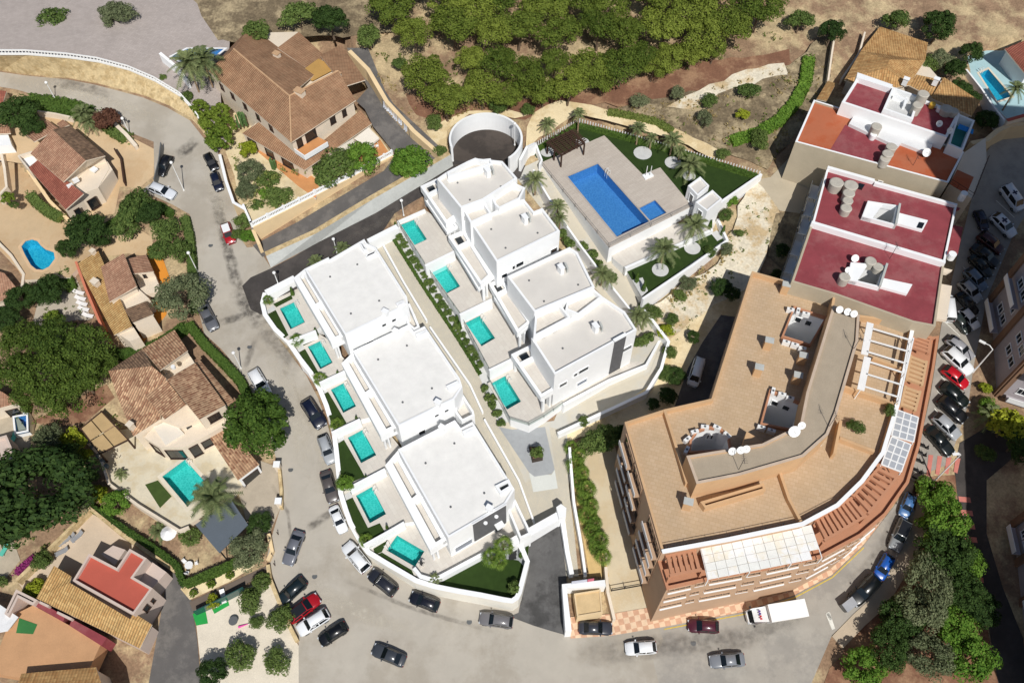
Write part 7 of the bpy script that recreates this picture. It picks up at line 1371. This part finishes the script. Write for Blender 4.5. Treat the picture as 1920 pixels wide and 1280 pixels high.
weeds('weeds', 'weeds among the pines', [(700, 100), (1000, 110), (1400, 60), (1500, 60), (1300, 130), (1000, 190), (860, 200)], 900, 'weed', 9, dz=.1); weeds('weeds', 'low weeds in the dry gardens on the left', [(0, 520), (200, 600), (240, 720), (200, 960), (60, 1060), (-20, 1000)], 700, 'weed', 10, .2, .3, .35); weeds('dry_grass', 'dry plants along the lower lawn wall', [(1240, 560), (1320, 500), (1378, 440), (1390, 460), (1330, 520), (1260, 590)], 500, 'dry', 12, .25, .4, .35)
weeds('weeds', 'garden ground cover of the brown villa', [(440, 290), (560, 340), (600, 350), (475, 420), (455, 390)], 400, 'weed', 13, .2, .3, 3.0)

# ================================================================ VEHICLES
PAINTS = {}
def paintm(c):
    if c not in PAINTS:
        m, n, l, b = nodes('car_paint_%02x%02x%02x' % c); b.inputs['Base Color'].default_value = (*lin(c), 1); b.inputs['Roughness'].default_value = .32; b.inputs['Coat Weight'].default_value = .5; b.inputs['Coat Roughness'].default_value = .12; b.inputs['Specular IOR Level'].default_value = .4
        PAINTS[c] = m
    return PAINTS[c]
CGL = glass('car_glass', (20, 26, 30), .05); TYRE = mt('tyre_rubber', (28, 28, 28), .9); LAMPG = glass('headlamp_glass', (190, 195, 200), .1); TAILR = mt('tail_lamp_red', (120, 20, 22), .3)
TYPES = {'hatch': (4.1, 1.76, .95, 1.48, .95, .25, -1.4, -1.95), 'sedan': (4.6, 1.8, .95, 1.45, .9, .25, -.95, -1.65), 'suv': (4.5, 1.88, 1.05, 1.68, 1.0, .4, -1.7, -2.15), 'wagon': (4.6, 1.8, .97, 1.52, .95, .3, -1.75, -2.2), 'van': (5.0, 1.95, 1.15, 2.05, 1.8, 1.1, -2.3, -2.46)}
def carmeshes(tp):
    L, Wd, belt, rf, xf0, xf1, xr1, xr0 = TYPES[tp]; h = L / 2; w2 = Wd / 2
    st = [(-h, .8, belt - .22), (-h + .12, .92, belt - .08), (-h + .5, .99, belt), (xf0 - .6, 1, belt), (xf0 + .05, 1, belt - .01), ((xf0 + h) / 2, .985, belt - .09), (h - .3, .93, belt - .2), (h - .08, .84, belt - .3), (h, .74, belt - .42)]
    vs = []; fs = []
    for x, wf, zt in st:
        a = w2 * wf; ring = [(a * .9, .24), (a, .42), (a, zt - .16), (a * .93, zt - .02), (a * .6, zt + .035), (0, zt + .05)]; ring = [(-y, z) for y, z in ring] + [(y, z) for y, z in ring[-2::-1]]
        vs += [(x, y, z) for y, z in ring]
    nr = 11
    for i in range(len(st) - 1):
        for k in range(nr - 1): fs.append((i * nr + k, i * nr + k + 1, (i + 1) * nr + k + 1, (i + 1) * nr + k))
        fs.append((i * nr + nr - 1, i * nr, (i + 1) * nr, (i + 1) * nr + nr - 1))
    fs.append(tuple(range(nr))); fs.append(tuple(range((len(st) - 1) * nr, len(st) * nr))[::-1])
    body = MB(); body.add(vs, fs)
    bw, tw = w2 * .92, w2 * .72; zb, zt = belt - .03, rf
    g = [(xf0, -bw * .92, zb), (xf0, bw * .92, zb), (xf1, -tw, zt - .06), (xf1, tw, zt - .06), (xr1, -tw, zt - .05), (xr1, tw, zt - .05), (xr0, -bw * .92, zb), (xr0, bw * .92, zb), ((xf1 + xr1) / 2, -tw, zt - .02), ((xf1 + xr1) / 2, tw, zt - .02), (xf1 - .1, 0, zt), (xr1 + .1, 0, zt - .005), ((xf1 + xr1) / 2, 0, zt + .03), ((xf0 + xr0) / 2, -bw, zb), ((xf0 + xr0) / 2, bw, zb), (xf0 + .08, 0, zb + .02), (xr0 - .04, 0, zb)]
    body.add(g, [(0, 15, 10, 2), (15, 1, 3, 10), (2, 10, 12, 8), (10, 3, 9, 12), (8, 12, 11, 4), (12, 9, 5, 11), (4, 11, 16, 6), (11, 5, 7, 16), (0, 2, 8, 13), (13, 8, 4, 6), (3, 1, 14, 9), (14, 7, 5, 9)])
    V = [Vector(q) for q in g]
    def pane(idx, k=.1, o=.012):
        P = [V[i] for i in idx]; c = sum(P, Vector((0, 0, 0))) / len(P); n = newell(P) if abs(newell(P).z) > 1e-4 else newell(P); n.normalize()
        if (c - Vector((0, 0, belt - .5))).dot(n) < 0: n = -n
        m = MB(); m.poly([p.lerp(c, k) + n * o for p in P]); return m
    ws = pane((0, 1, 3, 2), .08, .06); rw = pane((6, 4, 5, 7), .1, .05)
    sl = pane((0, 2, 8, 13), .12); sl2 = pane((13, 8, 4, 6), .12); sr_ = pane((1, 14, 9, 3), .12); sr2 = pane((14, 7, 5, 9), .12)
    parts = [('body', body, None, True)] + [('windscreen', ws, CGL, False), ('rear_window', rw, CGL, False)] + [('side_window', q, CGL, False) for q in (sl, sl2, sr_, sr2)]
    for sx in (h - .8, -h + .8):
        for sy in (-1, 1):
            m = MB(); m.tube((sx, sy * (w2 - .2), .32), (sx, sy * (w2 + .01), .32), .32, 14); m.tube((sx, sy * (w2 - .02), .32), (sx, sy * (w2 + .02), .32), .19, 10, 1); parts.append(('wheel', m, [TYRE, METALG], False))
    for sy in (-1, 1):
        parts.append(('headlight', MB().box((h - .12, sy * w2 * .62, belt - .34), (.22, .32, .14), R(-18) * sy), LAMPG, False)); parts.append(('tail_light', MB().box((-h + .06, sy * w2 * .7, belt - .25), (.14, .22, .2)), TAILR, False)); parts.append(('mirror', MB().box((xf0 - .28, sy * (w2 + .08), belt + .02), (.16, .2, .13)), None, False))
    return [(n, m.mesh(n, mt_ if mt_ is not None else paintm((200, 200, 200)), sm), mt_ is None) for n, m, mt_, sm in parts], L
CARM = {k: carmeshes(k) for k in TYPES}
UPN = Vector((0, -K, 1)).normalized()
def place(t, a, b):
    """stand a thing on the hillside between two picture points, rear to front"""
    A, B = T(*a, .45), T(*b, .45); d = (B - A).normalized(); up = UPN; y = up.cross(d).normalized(); M = Matrix((d, y, up)).transposed(); c = (A + B) / 2 - up * .4 + Vector((0, 0, .0)); t.location = V3(c, th(c) + .06); t.rotation_euler = M.to_euler(); return (B - A).length
def car(tp, a, b, col, label, roof=None, group='parked cars', emblem=False, rack=False, cat='car'):
    parts, L = CARM[tp]; t = thing({'van': 'parked_van'}.get(tp, 'parked_car'), label, cat, (0, 0, 0), group); s = place(t, a, b) / L; s = min(1.14, max(.86, s)); t.scale = (s, min(s, 1.06), min(s, 1.06))
    for n, me, pm in parts:
        o = bpy.data.objects.new(n, me); COL.objects.link(o); o.parent = t
        if pm: o.material_slots[0].link = 'OBJECT'; o.material_slots[0].material = paintm(col)
    _, Wd, belt, rf, xf0, xf1, xr1, xr0 = TYPES[tp]
    def extra(n, m, mat): o = bpy.data.objects.new(n, m.mesh(n, mat)); COL.objects.link(o); o.parent = t
    if roof: extra('roof_panel', MB().prism([Vector((x, y, 0)) for x, y in ((xr1 + .05, -Wd * .34), (xf1 - .05, -Wd * .34), (xf1 - .05, Wd * .34), (xr1 + .05, Wd * .34))], rf - .03, rf + .05), paintm(roof))
    if rack:
        for sy in (-1, 1): extra('roof_rail', MB().tube((xr1 + .2, sy * Wd * .33, rf + .04), (xf1 - .2, sy * Wd * .33, rf + .04), .03, 5), METALG)
    if emblem:
        m = MB(); m.box((-.4, 0, rf + .05), (.9, .28, .02)); m.box((-.4, 0, rf + .05), (.28, .9, .021)); extra('cross_emblem', m, paintm((40, 30, 60)))
    return t
BLK, GRY, WHT, SIL, RED, BLU, NAV = (16, 17, 20), (92, 94, 100), (226, 228, 230), (158, 162, 166), (160, 18, 30), (24, 84, 170), (18, 24, 44)
for a in [('suv', (318, 296), (301, 328), BLK, 'black car beside the grey louvred gate'), ('wagon', (283, 350), (328, 369), (206, 210, 216), 'white estate car with roof box on the tan forecourt', None, 'parked cars', False, True), ('hatch', (388, 290), (404, 319), BLK, 'black car below the clipped garden bushes'), ('hatch', (402, 327), (412, 356), NAV, 'dark car second below the clipped garden bushes'), ('hatch', (422, 420), (435, 457), RED, 'red small car with white roof', (226, 228, 230)),
          ('sedan', (380, 574), (403, 619), GRY, 'grey saloon parked beside the long hedge'), ('suv', (474, 695), (501, 741), WHT, 'white car above the dense round tree'), ('suv', (573, 751), (605, 801), NAV, 'black car beside the third street pool wall', None, 'parked cars', False, True), ('wagon', (604, 817), (623, 869), SIL, 'silver estate car on the villa side of the street', None, 'parked cars', False, True), ('sedan', (610, 884), (627, 942), (84, 78, 76), 'brown-grey saloon between silver estate and white saloon'), ('sedan', (625, 950), (645, 998), WHT, 'white saloon beside the fifth street pool wall'),
          ('sedan', (563, 996), (539, 1059), (104, 106, 114), 'grey saloon driving up the middle of the street'), ('suv', (689, 1069), (649, 1020), WHT, 'white off-roader with roof bars beside the curved wall', None, 'parked cars', False, True), ('suv', (742, 1111), (695, 1073), (38, 40, 48), 'dark car next to the white off-roader', None, 'parked cars', False, True), ('hatch', (823, 1138), (770, 1117), (24, 26, 36), 'dark hatchback below the curved wall', None, 'parked cars', False, True), ('wagon', (962, 1167), (899, 1158), (112, 110, 112), 'grey estate car below the triangular lawn', None, 'parked cars', False, True),
          ('suv', (572, 1087), (526, 1129), (22, 34, 38), 'dark green-black car topmost of the angled row'), ('hatch', (543, 1161), (598, 1119), RED, 'red car in the angled row', (24, 26, 30)), ('suv', (616, 1148), (560, 1184), WHT, 'white car in the angled row below the red car', None, 'parked cars', False, True), ('hatch', (650, 1172), (600, 1204), BLK, 'dark car lowest in the angled row'), ('sedan', (1085, 1176), (1148, 1178), (54, 56, 64), 'dark grey car in front of the cream kiosk'), ('hatch', (1347, 1175), (1289, 1172), (74, 26, 40), 'maroon car behind the white box truck'),
          ('hatch', (1708, 925), (1692, 969), (70, 110, 160), 'light blue car uppermost on the park kerb'), ('wagon', (1698, 974), (1674, 1031), (130, 134, 136), 'silver bonnet car second on the park kerb', (22, 24, 28)), ('hatch', (1668, 1041), (1643, 1086), BLU, 'bright blue car third on the park kerb'), ('suv', (1645, 1080), (1595, 1131), (14, 18, 20), 'black car fourth on the park kerb'),
          ('wagon', (1776, 634), (1822, 674), (150, 150, 154), 'silver estate car uppermost of the sunlit angled bays'), ('suv', (1769, 655), (1819, 701), WHT, 'white car in the angled bay above the red car'), ('hatch', (1768, 690), (1812, 726), (184, 20, 36), 'red car in the angled bays', None), ('hatch', (1764, 721), (1812, 761), (16, 26, 24), 'black car in the bay below the red car'), ('suv', (1759, 748), (1808, 790), BLK, 'black car third below the red car'), ('hatch', (1751, 779), (1796, 821), SIL, 'silver car in the lower angled bays'), ('sedan', (1738, 802), (1783, 853), (16, 24, 24), 'black saloon lowest in the angled bays'),
          ('hatch', (1788, 592), (1815, 622), (44, 52, 50), 'dark car above the silver estate in the shade edge'), ('hatch', (1800, 580), (1832, 616), WHT, 'white car in the shaded bays nearest the sun'), ('sedan', (1795, 550), (1830, 590), BLK, 'black car in the shaded bays above the white car'), ('hatch', (1800, 528), (1836, 566), SIL, 'silver car in the middle of the shaded bays'), ('hatch', (1810, 506), (1846, 544), (96, 112, 130), 'grey-blue car in the shaded bays'), ('sedan', (1820, 480), (1856, 520), (22, 30, 28), 'dark car above the grey-blue shaded car'), ('sedan', (1822, 462), (1870, 500), BLK, 'black car in the upper shaded bays'), ('suv', (1834, 440), (1878, 474), (66, 24, 24), 'dark red car in the upper shaded bays'), ('hatch', (1860, 404), (1900, 444), WHT, 'white car with dark roof cross in the shade', None, 'parked cars', True), ('hatch', (1832, 398), (1846, 430), (26, 28, 52), 'dark blue car on the left of the shaded avenue'),
          ('sedan', (760, 1240), (700, 1215), (60, 64, 70), 'dark grey saloon in the lower street'), ('hatch', (1230, 1212), (1172, 1216), WHT, 'white car on the lower street below the kiosk'), ('sedan', (1395, 1235), (1330, 1240), (120, 124, 130), 'silver saloon on the lower avenue')]:
    car(*a)
car('van', (1880, 352), (1912, 396), WHT, 'white van with dark roof cross in the shade', None, 'parked vans', True, False, 'van'); car('van', (1778, 604), (1772, 552), WHT, 'white van beside the cream balcony roof', None, 'parked vans', False, False, 'van'); car('van', (1312, 674), (1297, 724), WHT, 'white van in the shaded yard behind the ochre block', None, 'parked vans', False, False, 'van')
# ---- white box truck
t = thing('box_truck', 'white box truck with small red and violet lettering on the cab', 'truck', (0, 0, 0)); place(t, (1502, 1141), (1397, 1158))
def tp_(n, m, mat, sm=False): o = bpy.data.objects.new(n, m.mesh(n, mat, sm)); COL.objects.link(o); o.parent = t; return o
wv = paintm((232, 232, 230)); m = MB(); m.box((-1.25, 0, 1.85), (4.9, 2.2, 2.4)); tp_('cargo_box', m, mt('white_cargo_box', (236, 235, 232), .6, .03))
m = MB(); m.prism([Vector(q) for q in ((1.25, -.98, 0), (3.0, -.98, 0), (3.55, -.85, 0), (3.7, -.5, 0), (3.7, .5, 0), (3.55, .85, 0), (3.0, .98, 0), (1.25, .98, 0))], .4, [2.1, 1.95, 1.25, 1.15, 1.15, 1.25, 1.95, 2.1]); tp_('cab', m, wv)
m = MB(); m.poly([Vector(q) for q in ((3.08, -.82, 1.88), (3.52, -.7, 1.32), (3.52, .7, 1.32), (3.08, .82, 1.88))]); tp_('windscreen', MB().add([(v[0] + .03, v[1], v[2] + .04) for v in m.v], m.f), CGL)
for sy in (-1, 1): tp_('side_window', MB().box((2.6, sy * .985, 1.5), (.8, .03, .5)), CGL); tp_('mirror', MB().box((3.1, sy * 1.2, 1.4), (.15, .25, .35)), METALD); tp_('headlight', MB().box((3.66, sy * .65, .85), (.1, .35, .2)), LAMPG)
for x in (2.7, -1.9):
    for sy in (-1, 1): tp_('wheel', MB().tube((x, sy * .7, .36), (x, sy * 1.0, .36), .36, 14), TYRE)
tp_('chassis', MB().box((-.4, 0, .55), (6.2, .9, .25)), METALD)
for k, c in enumerate(((80, 40, 130), (80, 40, 130), (190, 30, 40), (190, 30, 40))): tp_('letter', MB().box((2.2, -.5 + k * .32, 2.115), (.3, .2, .01)), paintm(c))
# ---- scooters on the kerb
def scooter(label, a, b, col):
    s = thing('scooter', label, 'scooter', (0, 0, 0), 'scooters by the crossing'); place(s, a, b)
    def q(n, m, mat): o = bpy.data.objects.new(n, m.mesh(n, mat)); COL.objects.link(o); o.parent = s
    for x in (-.62, .62): q('wheel', MB().tube((x, -.06, .26), (x, .06, .26), .26, 12), TYRE)
    q('body', MB().box((-.3, 0, .55), (.8, .3, .4)).box((.1, 0, .35), (.5, .3, .1)).box((.5, 0, .65), (.14, .32, .6)), paintm(col)); q('seat', MB().box((-.3, 0, .8), (.7, .26, .1)), TYRE); q('handlebar', MB().tube((.48, -.35, 1.02), (.48, .35, 1.02), .025).tube((.6, 0, .3), (.48, 0, 1.02), .03), METALD)
for i, (x, y, c) in enumerate([(1731, 836, BLK), (1727, 850, (60, 60, 64)), (1723, 864, BLK), (1719, 882, (40, 40, 44)), (1716, 898, SIL)]): scooter('scooter parked on the kerb, %s from the glazed canopy' % ordinal(i), (x - 7, y - 3), (x + 7, y + 3), c)
# ---- rubbish container
t = thing('rubbish_container', 'grey wheeled rubbish container at the end of the park kerb', 'container', (0, 0, 0)); place(t, (1578, 1142), (1598, 1126))
tp_('bin', MB().box((0, 0, .8), (1.7, 1.1, 1.1)), METALG); tp_('lid', MB().prism([Vector(q) for q in ((-.9, -.6, 0), (.9, -.6, 0), (.9, .6, 0), (-.9, .6, 0))], 1.36, [1.4, 1.4, 1.6, 1.6]), mt('pale_grey_lid', (150, 152, 156), .5))
for x in (-.7, .7):
    for y in (-.45, .45): tp_('caster', MB().tube((x, y - .04, .1), (x, y + .04, .1), .1, 8), TYRE)

# ================================================================ STREET LAMPS AND SMALL THINGS
def globe(label, hd, base, z=None):
    b = T(*base) if z is None else G(*base, z); h = min((i * .05 for i in range(20, 130)), key=lambda q: abs(proj(b + Vector((0, 0, q)))[1] - hd[1])); t = thing('globe_lamp', label, 'street lamp', b, 'white globe lamps')
    MB().cyl(b, .09, .05, h - .2, 8).build('pole', METALW, t); MB().cyl(b, .16, .1, .3, 8).build('foot', METALW, t); MB().ball(b + Vector((0, 0, h)), .26, 12).build('globe', METALW, t, smooth=True)
def proj(p):
    q = p - CAM; F = q.y * ST - q.z * CT; D = -q.y * CT - q.z * ST; return 960 + F_PX * q.x / F, 640 + F_PX * D / F
for a in [('globe lamp above the hedge bank', (89, 155), (104, 186)), ('globe lamp at the street bend by the burgundy bush', (230, 222), (243, 250)), ('globe lamp between the two parked forecourt cars', (326, 305), (345, 357)), ('globe lamp on the hedge bank above the grey saloon', (356, 474), (371, 510)), ('globe lamp at the villa corner by the dark asphalt', (514, 511), (525, 541)), ('globe lamp on the side road behind the villa roof', (623, 448), (632, 474)), ('globe lamp beside the first upper pool', (750, 376), (757, 404)), ('globe lamp at the round turning court', (961, 232), (965, 272)), ('globe lamp beside the long hedge of the old villa', (434, 661), (452, 690))]: globe(*a)
def bracket(label, base, top, tip):
    b = T(*base); h = min((i * .05 for i in range(40, 260)), key=lambda q: abs(proj(b + Vector((0, 0, q)))[1] - top[1])); t = thing('street_lamp', label, 'street lamp', b, 'tall bracket lamps'); MB().cyl(b, .12, .07, h, 8).build('pole', METALW, t)
    e = G(*tip, b.z + h + .4); tp = b + Vector((0, 0, h)); md = tp.lerp(e, .4) + Vector((0, 0, .3)); MB().tube(tp, md, .06, 6).tube(md, e, .06, 6).build('arm', METALW, t); MB().box(e, (.9, .35, .16), math.atan2(e.y - md.y, e.x - md.x)).build('head', METALW, t)
bracket('tall curved street lamp beside the angled bays', (1824, 698), (1862, 655), (1842, 641)); bracket('tall white lamp post at the red striped crossing', (1749, 904), (1800, 852), (1792, 851))
# washing line
t = thing('washing_line', 'washing line hung with white sheets beside the driveway wall', 'washing line', T(745, 195)); A, B = T(716, 186, 2.0), T(766, 240, 2.0)
for p in (A, B): MB().tube(V3(p, th(p)), p, .05).build('post', METALG, t)
MB().tube(A, B, .015, 4).build('line', METALG, t); d = (B - A).normalized(); SHEET = mt('white_linen', (222, 226, 234), .9, .05)
for i in range(5):
    a, b = A.lerp(B, .04 + i * .19), A.lerp(B, .2 + i * .19); m = MB(); N = 8; nn = Vector((d.y, -d.x, 0)); lo = -1.3 + .25 * (i % 2); vs = []
    for k in range(N + 1):
        p = a.lerp(b, k / N); w_ = nn * .09 * math.sin(k * 2.1 + i); vs += [p, p + w_ + Vector((0, 0, lo * .5)), p + w_ * 1.8 + nn * .15 + Vector((0, 0, lo))]
    m.add(vs, [(3 * k + j, 3 * k + 3 + j, 3 * k + 4 + j, 3 * k + 1 + j) for k in range(N) for j in range(2)]); m.build('sheet', SHEET, t, smooth=True)
# outdoor furniture
def table_set(label, x, y, z, n=4):
    c = G(x, y, z) if z is not None else T(x, y); t = thing('garden_table', label, 'table', c); MB().cyl(c + Vector((0, 0, .68)), .55, .55, .05, 14).build('tabletop', METALW, t); MB().cyl(c, .06, .06, .68, 8).build('leg', METALW, t); MB().cyl(c, .3, .3, .03, 10).build('foot', METALW, t)
    for i in range(n):
        a = 2 * math.pi * i / n + .4; p = c + Vector((math.cos(a), math.sin(a), 0)) * .95; s = thing('garden_chair', 'white garden chair, %s around the %s' % (ordinal(i), label.split(' with ')[0].replace('round white ', '')), 'chair', p, 'white garden chairs'); MB().box(p + Vector((0, 0, .43)), (.45, .45, .05), a).build('seat', METALW, s); MB().box(p + Vector((math.cos(a) * .22, math.sin(a) * .22, .68)), (.05, .45, .5), a).build('backrest', METALW, s)
        for dx, dy in ((-.18, -.18), (.18, -.18), (-.18, .18), (.18, .18)): MB().box(p + Vector((dx, dy, .2)), (.04, .04, .42)).build('leg', METALW, s)
table_set('round white table on the orange porch with chairs', 697, 280, 6.45)
table_set('round white table in the dry garden with chairs', 357, 1062, None, 3)
TEAL = mt('teal_cushion', (96, 190, 168), .8)
def lounger(label, x, y, rz, col=TEAL, z=None, group='sun loungers'):
    c = T(x, y) if z is None else G(x, y, z); t = thing('sun_lounger', label, 'lounger', c, group, rz); 
    def q(n, m, mat): o = bpy.data.objects.new(n, m.mesh(n, mat)); COL.objects.link(o); o.parent = t
    q('seat', MB().box((-.2, 0, .34), (1.3, .62, .1)), col); q('backrest', MB().box((.72, 0, .5), (.65, .62, .1), 0, 0, Matrix.Rotation(R(-32), 4, 'Y')), col)
    for dx in (-.7, .35):
        for dy in (-.25, .25): q('leg', MB().box((dx, dy, .15), (.06, .06, .3)), METALW)
lounger('teal sun lounger beside the tiny plunge pool', 26, 826, R(80)); lounger('teal sun lounger on the lower stone terrace', 10, 1032, R(75))
for i, (x, y, rz) in enumerate([(122, 1016, 40), (130, 1010, 40), (146, 1008, 50), (117, 1036, 30)]): lounger('grey folding lounger on the pale yard, %s' % ['left of the pair', 'right of the pair', 'standing apart at the right', 'lowest'][i], x, y, R(rz), mt('grey_sling', (150, 152, 156), .8))
for i, (x, y) in enumerate([(405, 1128), (420, 1120)]): lounger('white lounger on the green mat, %s one' % ['left', 'right'][i], x, y, R(110), METALW)
for P in ([(361, 1150), (385, 1142), (390, 1168), (368, 1172)], [(398, 1142), (428, 1126), (430, 1134), (402, 1150)]): sheet('green_mat', P, .07, mt('bright_green_mat', (40, 150, 70), 1))
t = thing('parasol', 'closed white round parasol in the dry garden', 'parasol', T(325, 1008)); c = T(325, 1008); MB().cyl(c, .05, .05, 2.2, 8).build('pole', METALW, t); MB().cyl(c + Vector((0, 0, 1.9)), 1.1, .05, .7, 12).build('canopy', mt('white_canvas', (232, 232, 232)), t)
t = thing('dining_set', 'round grey table in the gravel garden', 'table', T(440, 1166)); c = T(440, 1166); MB().cyl(c + Vector((0, 0, .7)), .6, .6, .06, 16).build('tabletop', METALG, t); MB().cyl(c, .3, .08, .7, 10).build('leg', METALG, t)
t = thing('pink_parasol', 'folded pink parasol lying in the gravel garden', 'parasol', T(456, 1172)); MB().tube(T(447, 1175, .2), T(465, 1169, .2), .16, 8, 0, .05).build('canopy', mt('pink_canvas', (226, 90, 170), .8), t); MB().tube(T(462, 1170, .2), T(472, 1167, .2), .03).build('pole', METALW, t)
t = thing('statue', 'small dark standing figure statue beside the lowest street pool', 'statue', G(791, 1060, -4.4)); c = G(791, 1060, -4.4); MB().cyl(c, .3, .25, .3, 10).build('plinth', STONE, t); m = MB(); m.cyl(c + Vector((0, 0, .3)), .12, .2, .7, 8); m.cyl(c + Vector((0, 0, 1.0)), .22, .1, .45, 8); m.ball(c + Vector((0, 0, 1.58)), .14, 8); m.tube(c + Vector((.2, 0, 1.3)), c + Vector((.45, .1, .9)), .06); m.tube(c + Vector((-.2, 0, 1.3)), c + Vector((-.4, .1, .95)), .06); m.build('figure', METALD, t, smooth=True)
for i, (x, y) in enumerate([(528, 972), (536, 1002), (526, 1042), (530, 1060)]):
    c = T(x - 14, y); t = thing('bollard', 'thin brown bollard on the street edge, %s from the top' % ordinal(i), 'bollard', c, 'street edge bollards'); MB().cyl(c, .06, .05, .9, 8).build('post', DKWOOD, t); MB().ball(c + Vector((0, 0, .92)), .08, 8).build('knob', DKWOOD, t)
# dark stains and repairs on the carriageway
def stainm(name, c, k):
    m, n, l, b = nodes(name); b.inputs['Base Color'].default_value = (*lin(c), 1); b.inputs['Roughness'].default_value = .9; at = n.new('ShaderNodeAttribute'); at.attribute_name = 'wear'; geo = n.new('ShaderNodeNewGeometry'); t = n.new('ShaderNodeTexNoise'); t.inputs['Scale'].default_value = 1.1; t.inputs['Detail'].default_value = 7; l.new(geo.outputs['Position'], t.inputs['Vector'])
    r = n.new('ShaderNodeMapRange'); r.inputs[1].default_value = .35; r.inputs[2].default_value = .7; r.inputs[3].default_value = .1; r.inputs[4].default_value = k; l.new(t.outputs[0], r.inputs[0]); mu = n.new('ShaderNodeMath'); mu.operation = 'MULTIPLY'; l.new(r.outputs[0], mu.inputs[0]); l.new(at.outputs['Fac'], mu.inputs[1])
    tr = n.new('ShaderNodeBsdfTransparent'); mx = n.new('ShaderNodeMixShader'); l.new(mu.outputs[0], mx.inputs[0]); l.new(tr.outputs[0], mx.inputs[1]); l.new(b.outputs[0], mx.inputs[2]); l.new(mx.outputs[0], n['Material Output'].inputs[0]); return m
STAIN = stainm('oil_darkened_asphalt', (112, 106, 99), .6); STAIN2 = stainm('tyre_darkened_asphalt', (72, 68, 64), .85); STAIN3 = stainm('dusty_asphalt', (206, 198, 182), .8)
def streak(pts, wd, mat=STAIN, dz=.074):
    """worn band along the road, strongest along its middle"""
    W = pt(pts, dz); P = []
    for i in range(len(W) - 1):
        for k in range(4): P.append(W[i].lerp(W[i + 1], k / 4))
    P.append(W[-1]); vs = []; wear = []; n = len(P)
    for i, p in enumerate(P):
        d = (P[min(n - 1, i + 1)] - P[max(0, i - 1)]).normalized(); nn = Vector((-d.y, d.x, 0)); f = min(1, 3.5 * min(i, n - 1 - i) / n)
        for s, a in ((-1, 0), (-.4, .8), (.4, .8), (1, 0)): q = p + nn * s * wd * random.uniform(.85, 1.15); vs.append(V3(q, th(q) + dz)); wear.append(a * f)
    m = MB(); m.add(vs, [(4 * i + j, 4 * i + j + 1, 4 * i + 5 + j, 4 * i + 4 + j) for i in range(n - 1) for j in range(3)]); o = m.build('road_stain', mat, kind='structure')
    at = o.data.attributes.new('wear', 'FLOAT', 'POINT'); at.data.foreach_set('value', wear)
for pts, wd, m_ in [([(372, 260), (350, 280), (330, 292)], 1.2, STAIN2), ([(400, 358), (408, 385), (412, 410), (420, 440), (430, 480), (440, 520), (452, 550), (462, 590)], 1.0, STAIN2), ([(446, 540), (462, 565), (478, 590), (490, 615)], 1.8, STAIN2), ([(480, 590), (512, 628), (540, 660), (560, 700)], 2.0, STAIN), ([(404, 606), (440, 597), (470, 586)], .7, STAIN2), ([(482, 630), (468, 665), (455, 700)], .6, STAIN), ([(574, 992), (600, 975), (628, 956)], .7, STAIN2), ([(505, 900), (540, 960), (545, 1010), (525, 1050)], .3, STAIN), ([(80, 148), (130, 158), (170, 166), (220, 184)], 1.2, STAIN),
    ([(640, 1085), (700, 1110), (760, 1135), (840, 1160), (950, 1190)], .35, STAIN), ([(560, 1070), (620, 1120), (700, 1160), (800, 1190)], 1.2, STAIN3), ([(560, 720), (590, 800), (608, 860), (622, 920), (650, 1000)], 1.0, STAIN3), ([(380, 280), (400, 330), (412, 400), (425, 480)], 1.6, STAIN3), ([(500, 640), (540, 720), (560, 800), (575, 900)], 1.8, STAIN3), ([(0, 148), (120, 166), (250, 205), (340, 255)], 1.2, STAIN3), ([(1062, 1230), (1200, 1215), (1400, 1195), (1540, 1130)], 1.6, STAIN), ([(1580, 1100), (1650, 1040), (1690, 960), (1722, 880)], 1.0, STAIN), ([(1010, 1010), (1025, 1060), (1030, 1140)], 1.0, STAIN3), ([(1050, 1010), (1055, 1080), (1060, 1170)], .8, STAIN2), ([(620, 462), (700, 425), (800, 365)], .8, STAIN), ([(540, 440), (650, 385), (730, 330)], .7, STAIN2)]: streak(pts, wd, m_)
for i, (x, y) in enumerate([(468, 650), (545, 880), (590, 1080), (880, 1165), (1300, 1205), (1500, 1150), (600, 480), (395, 460)]): MB().cyl(T(x, y, .08), .36, .36, .012, 16).build('manhole_cover', METALG, kind='structure')
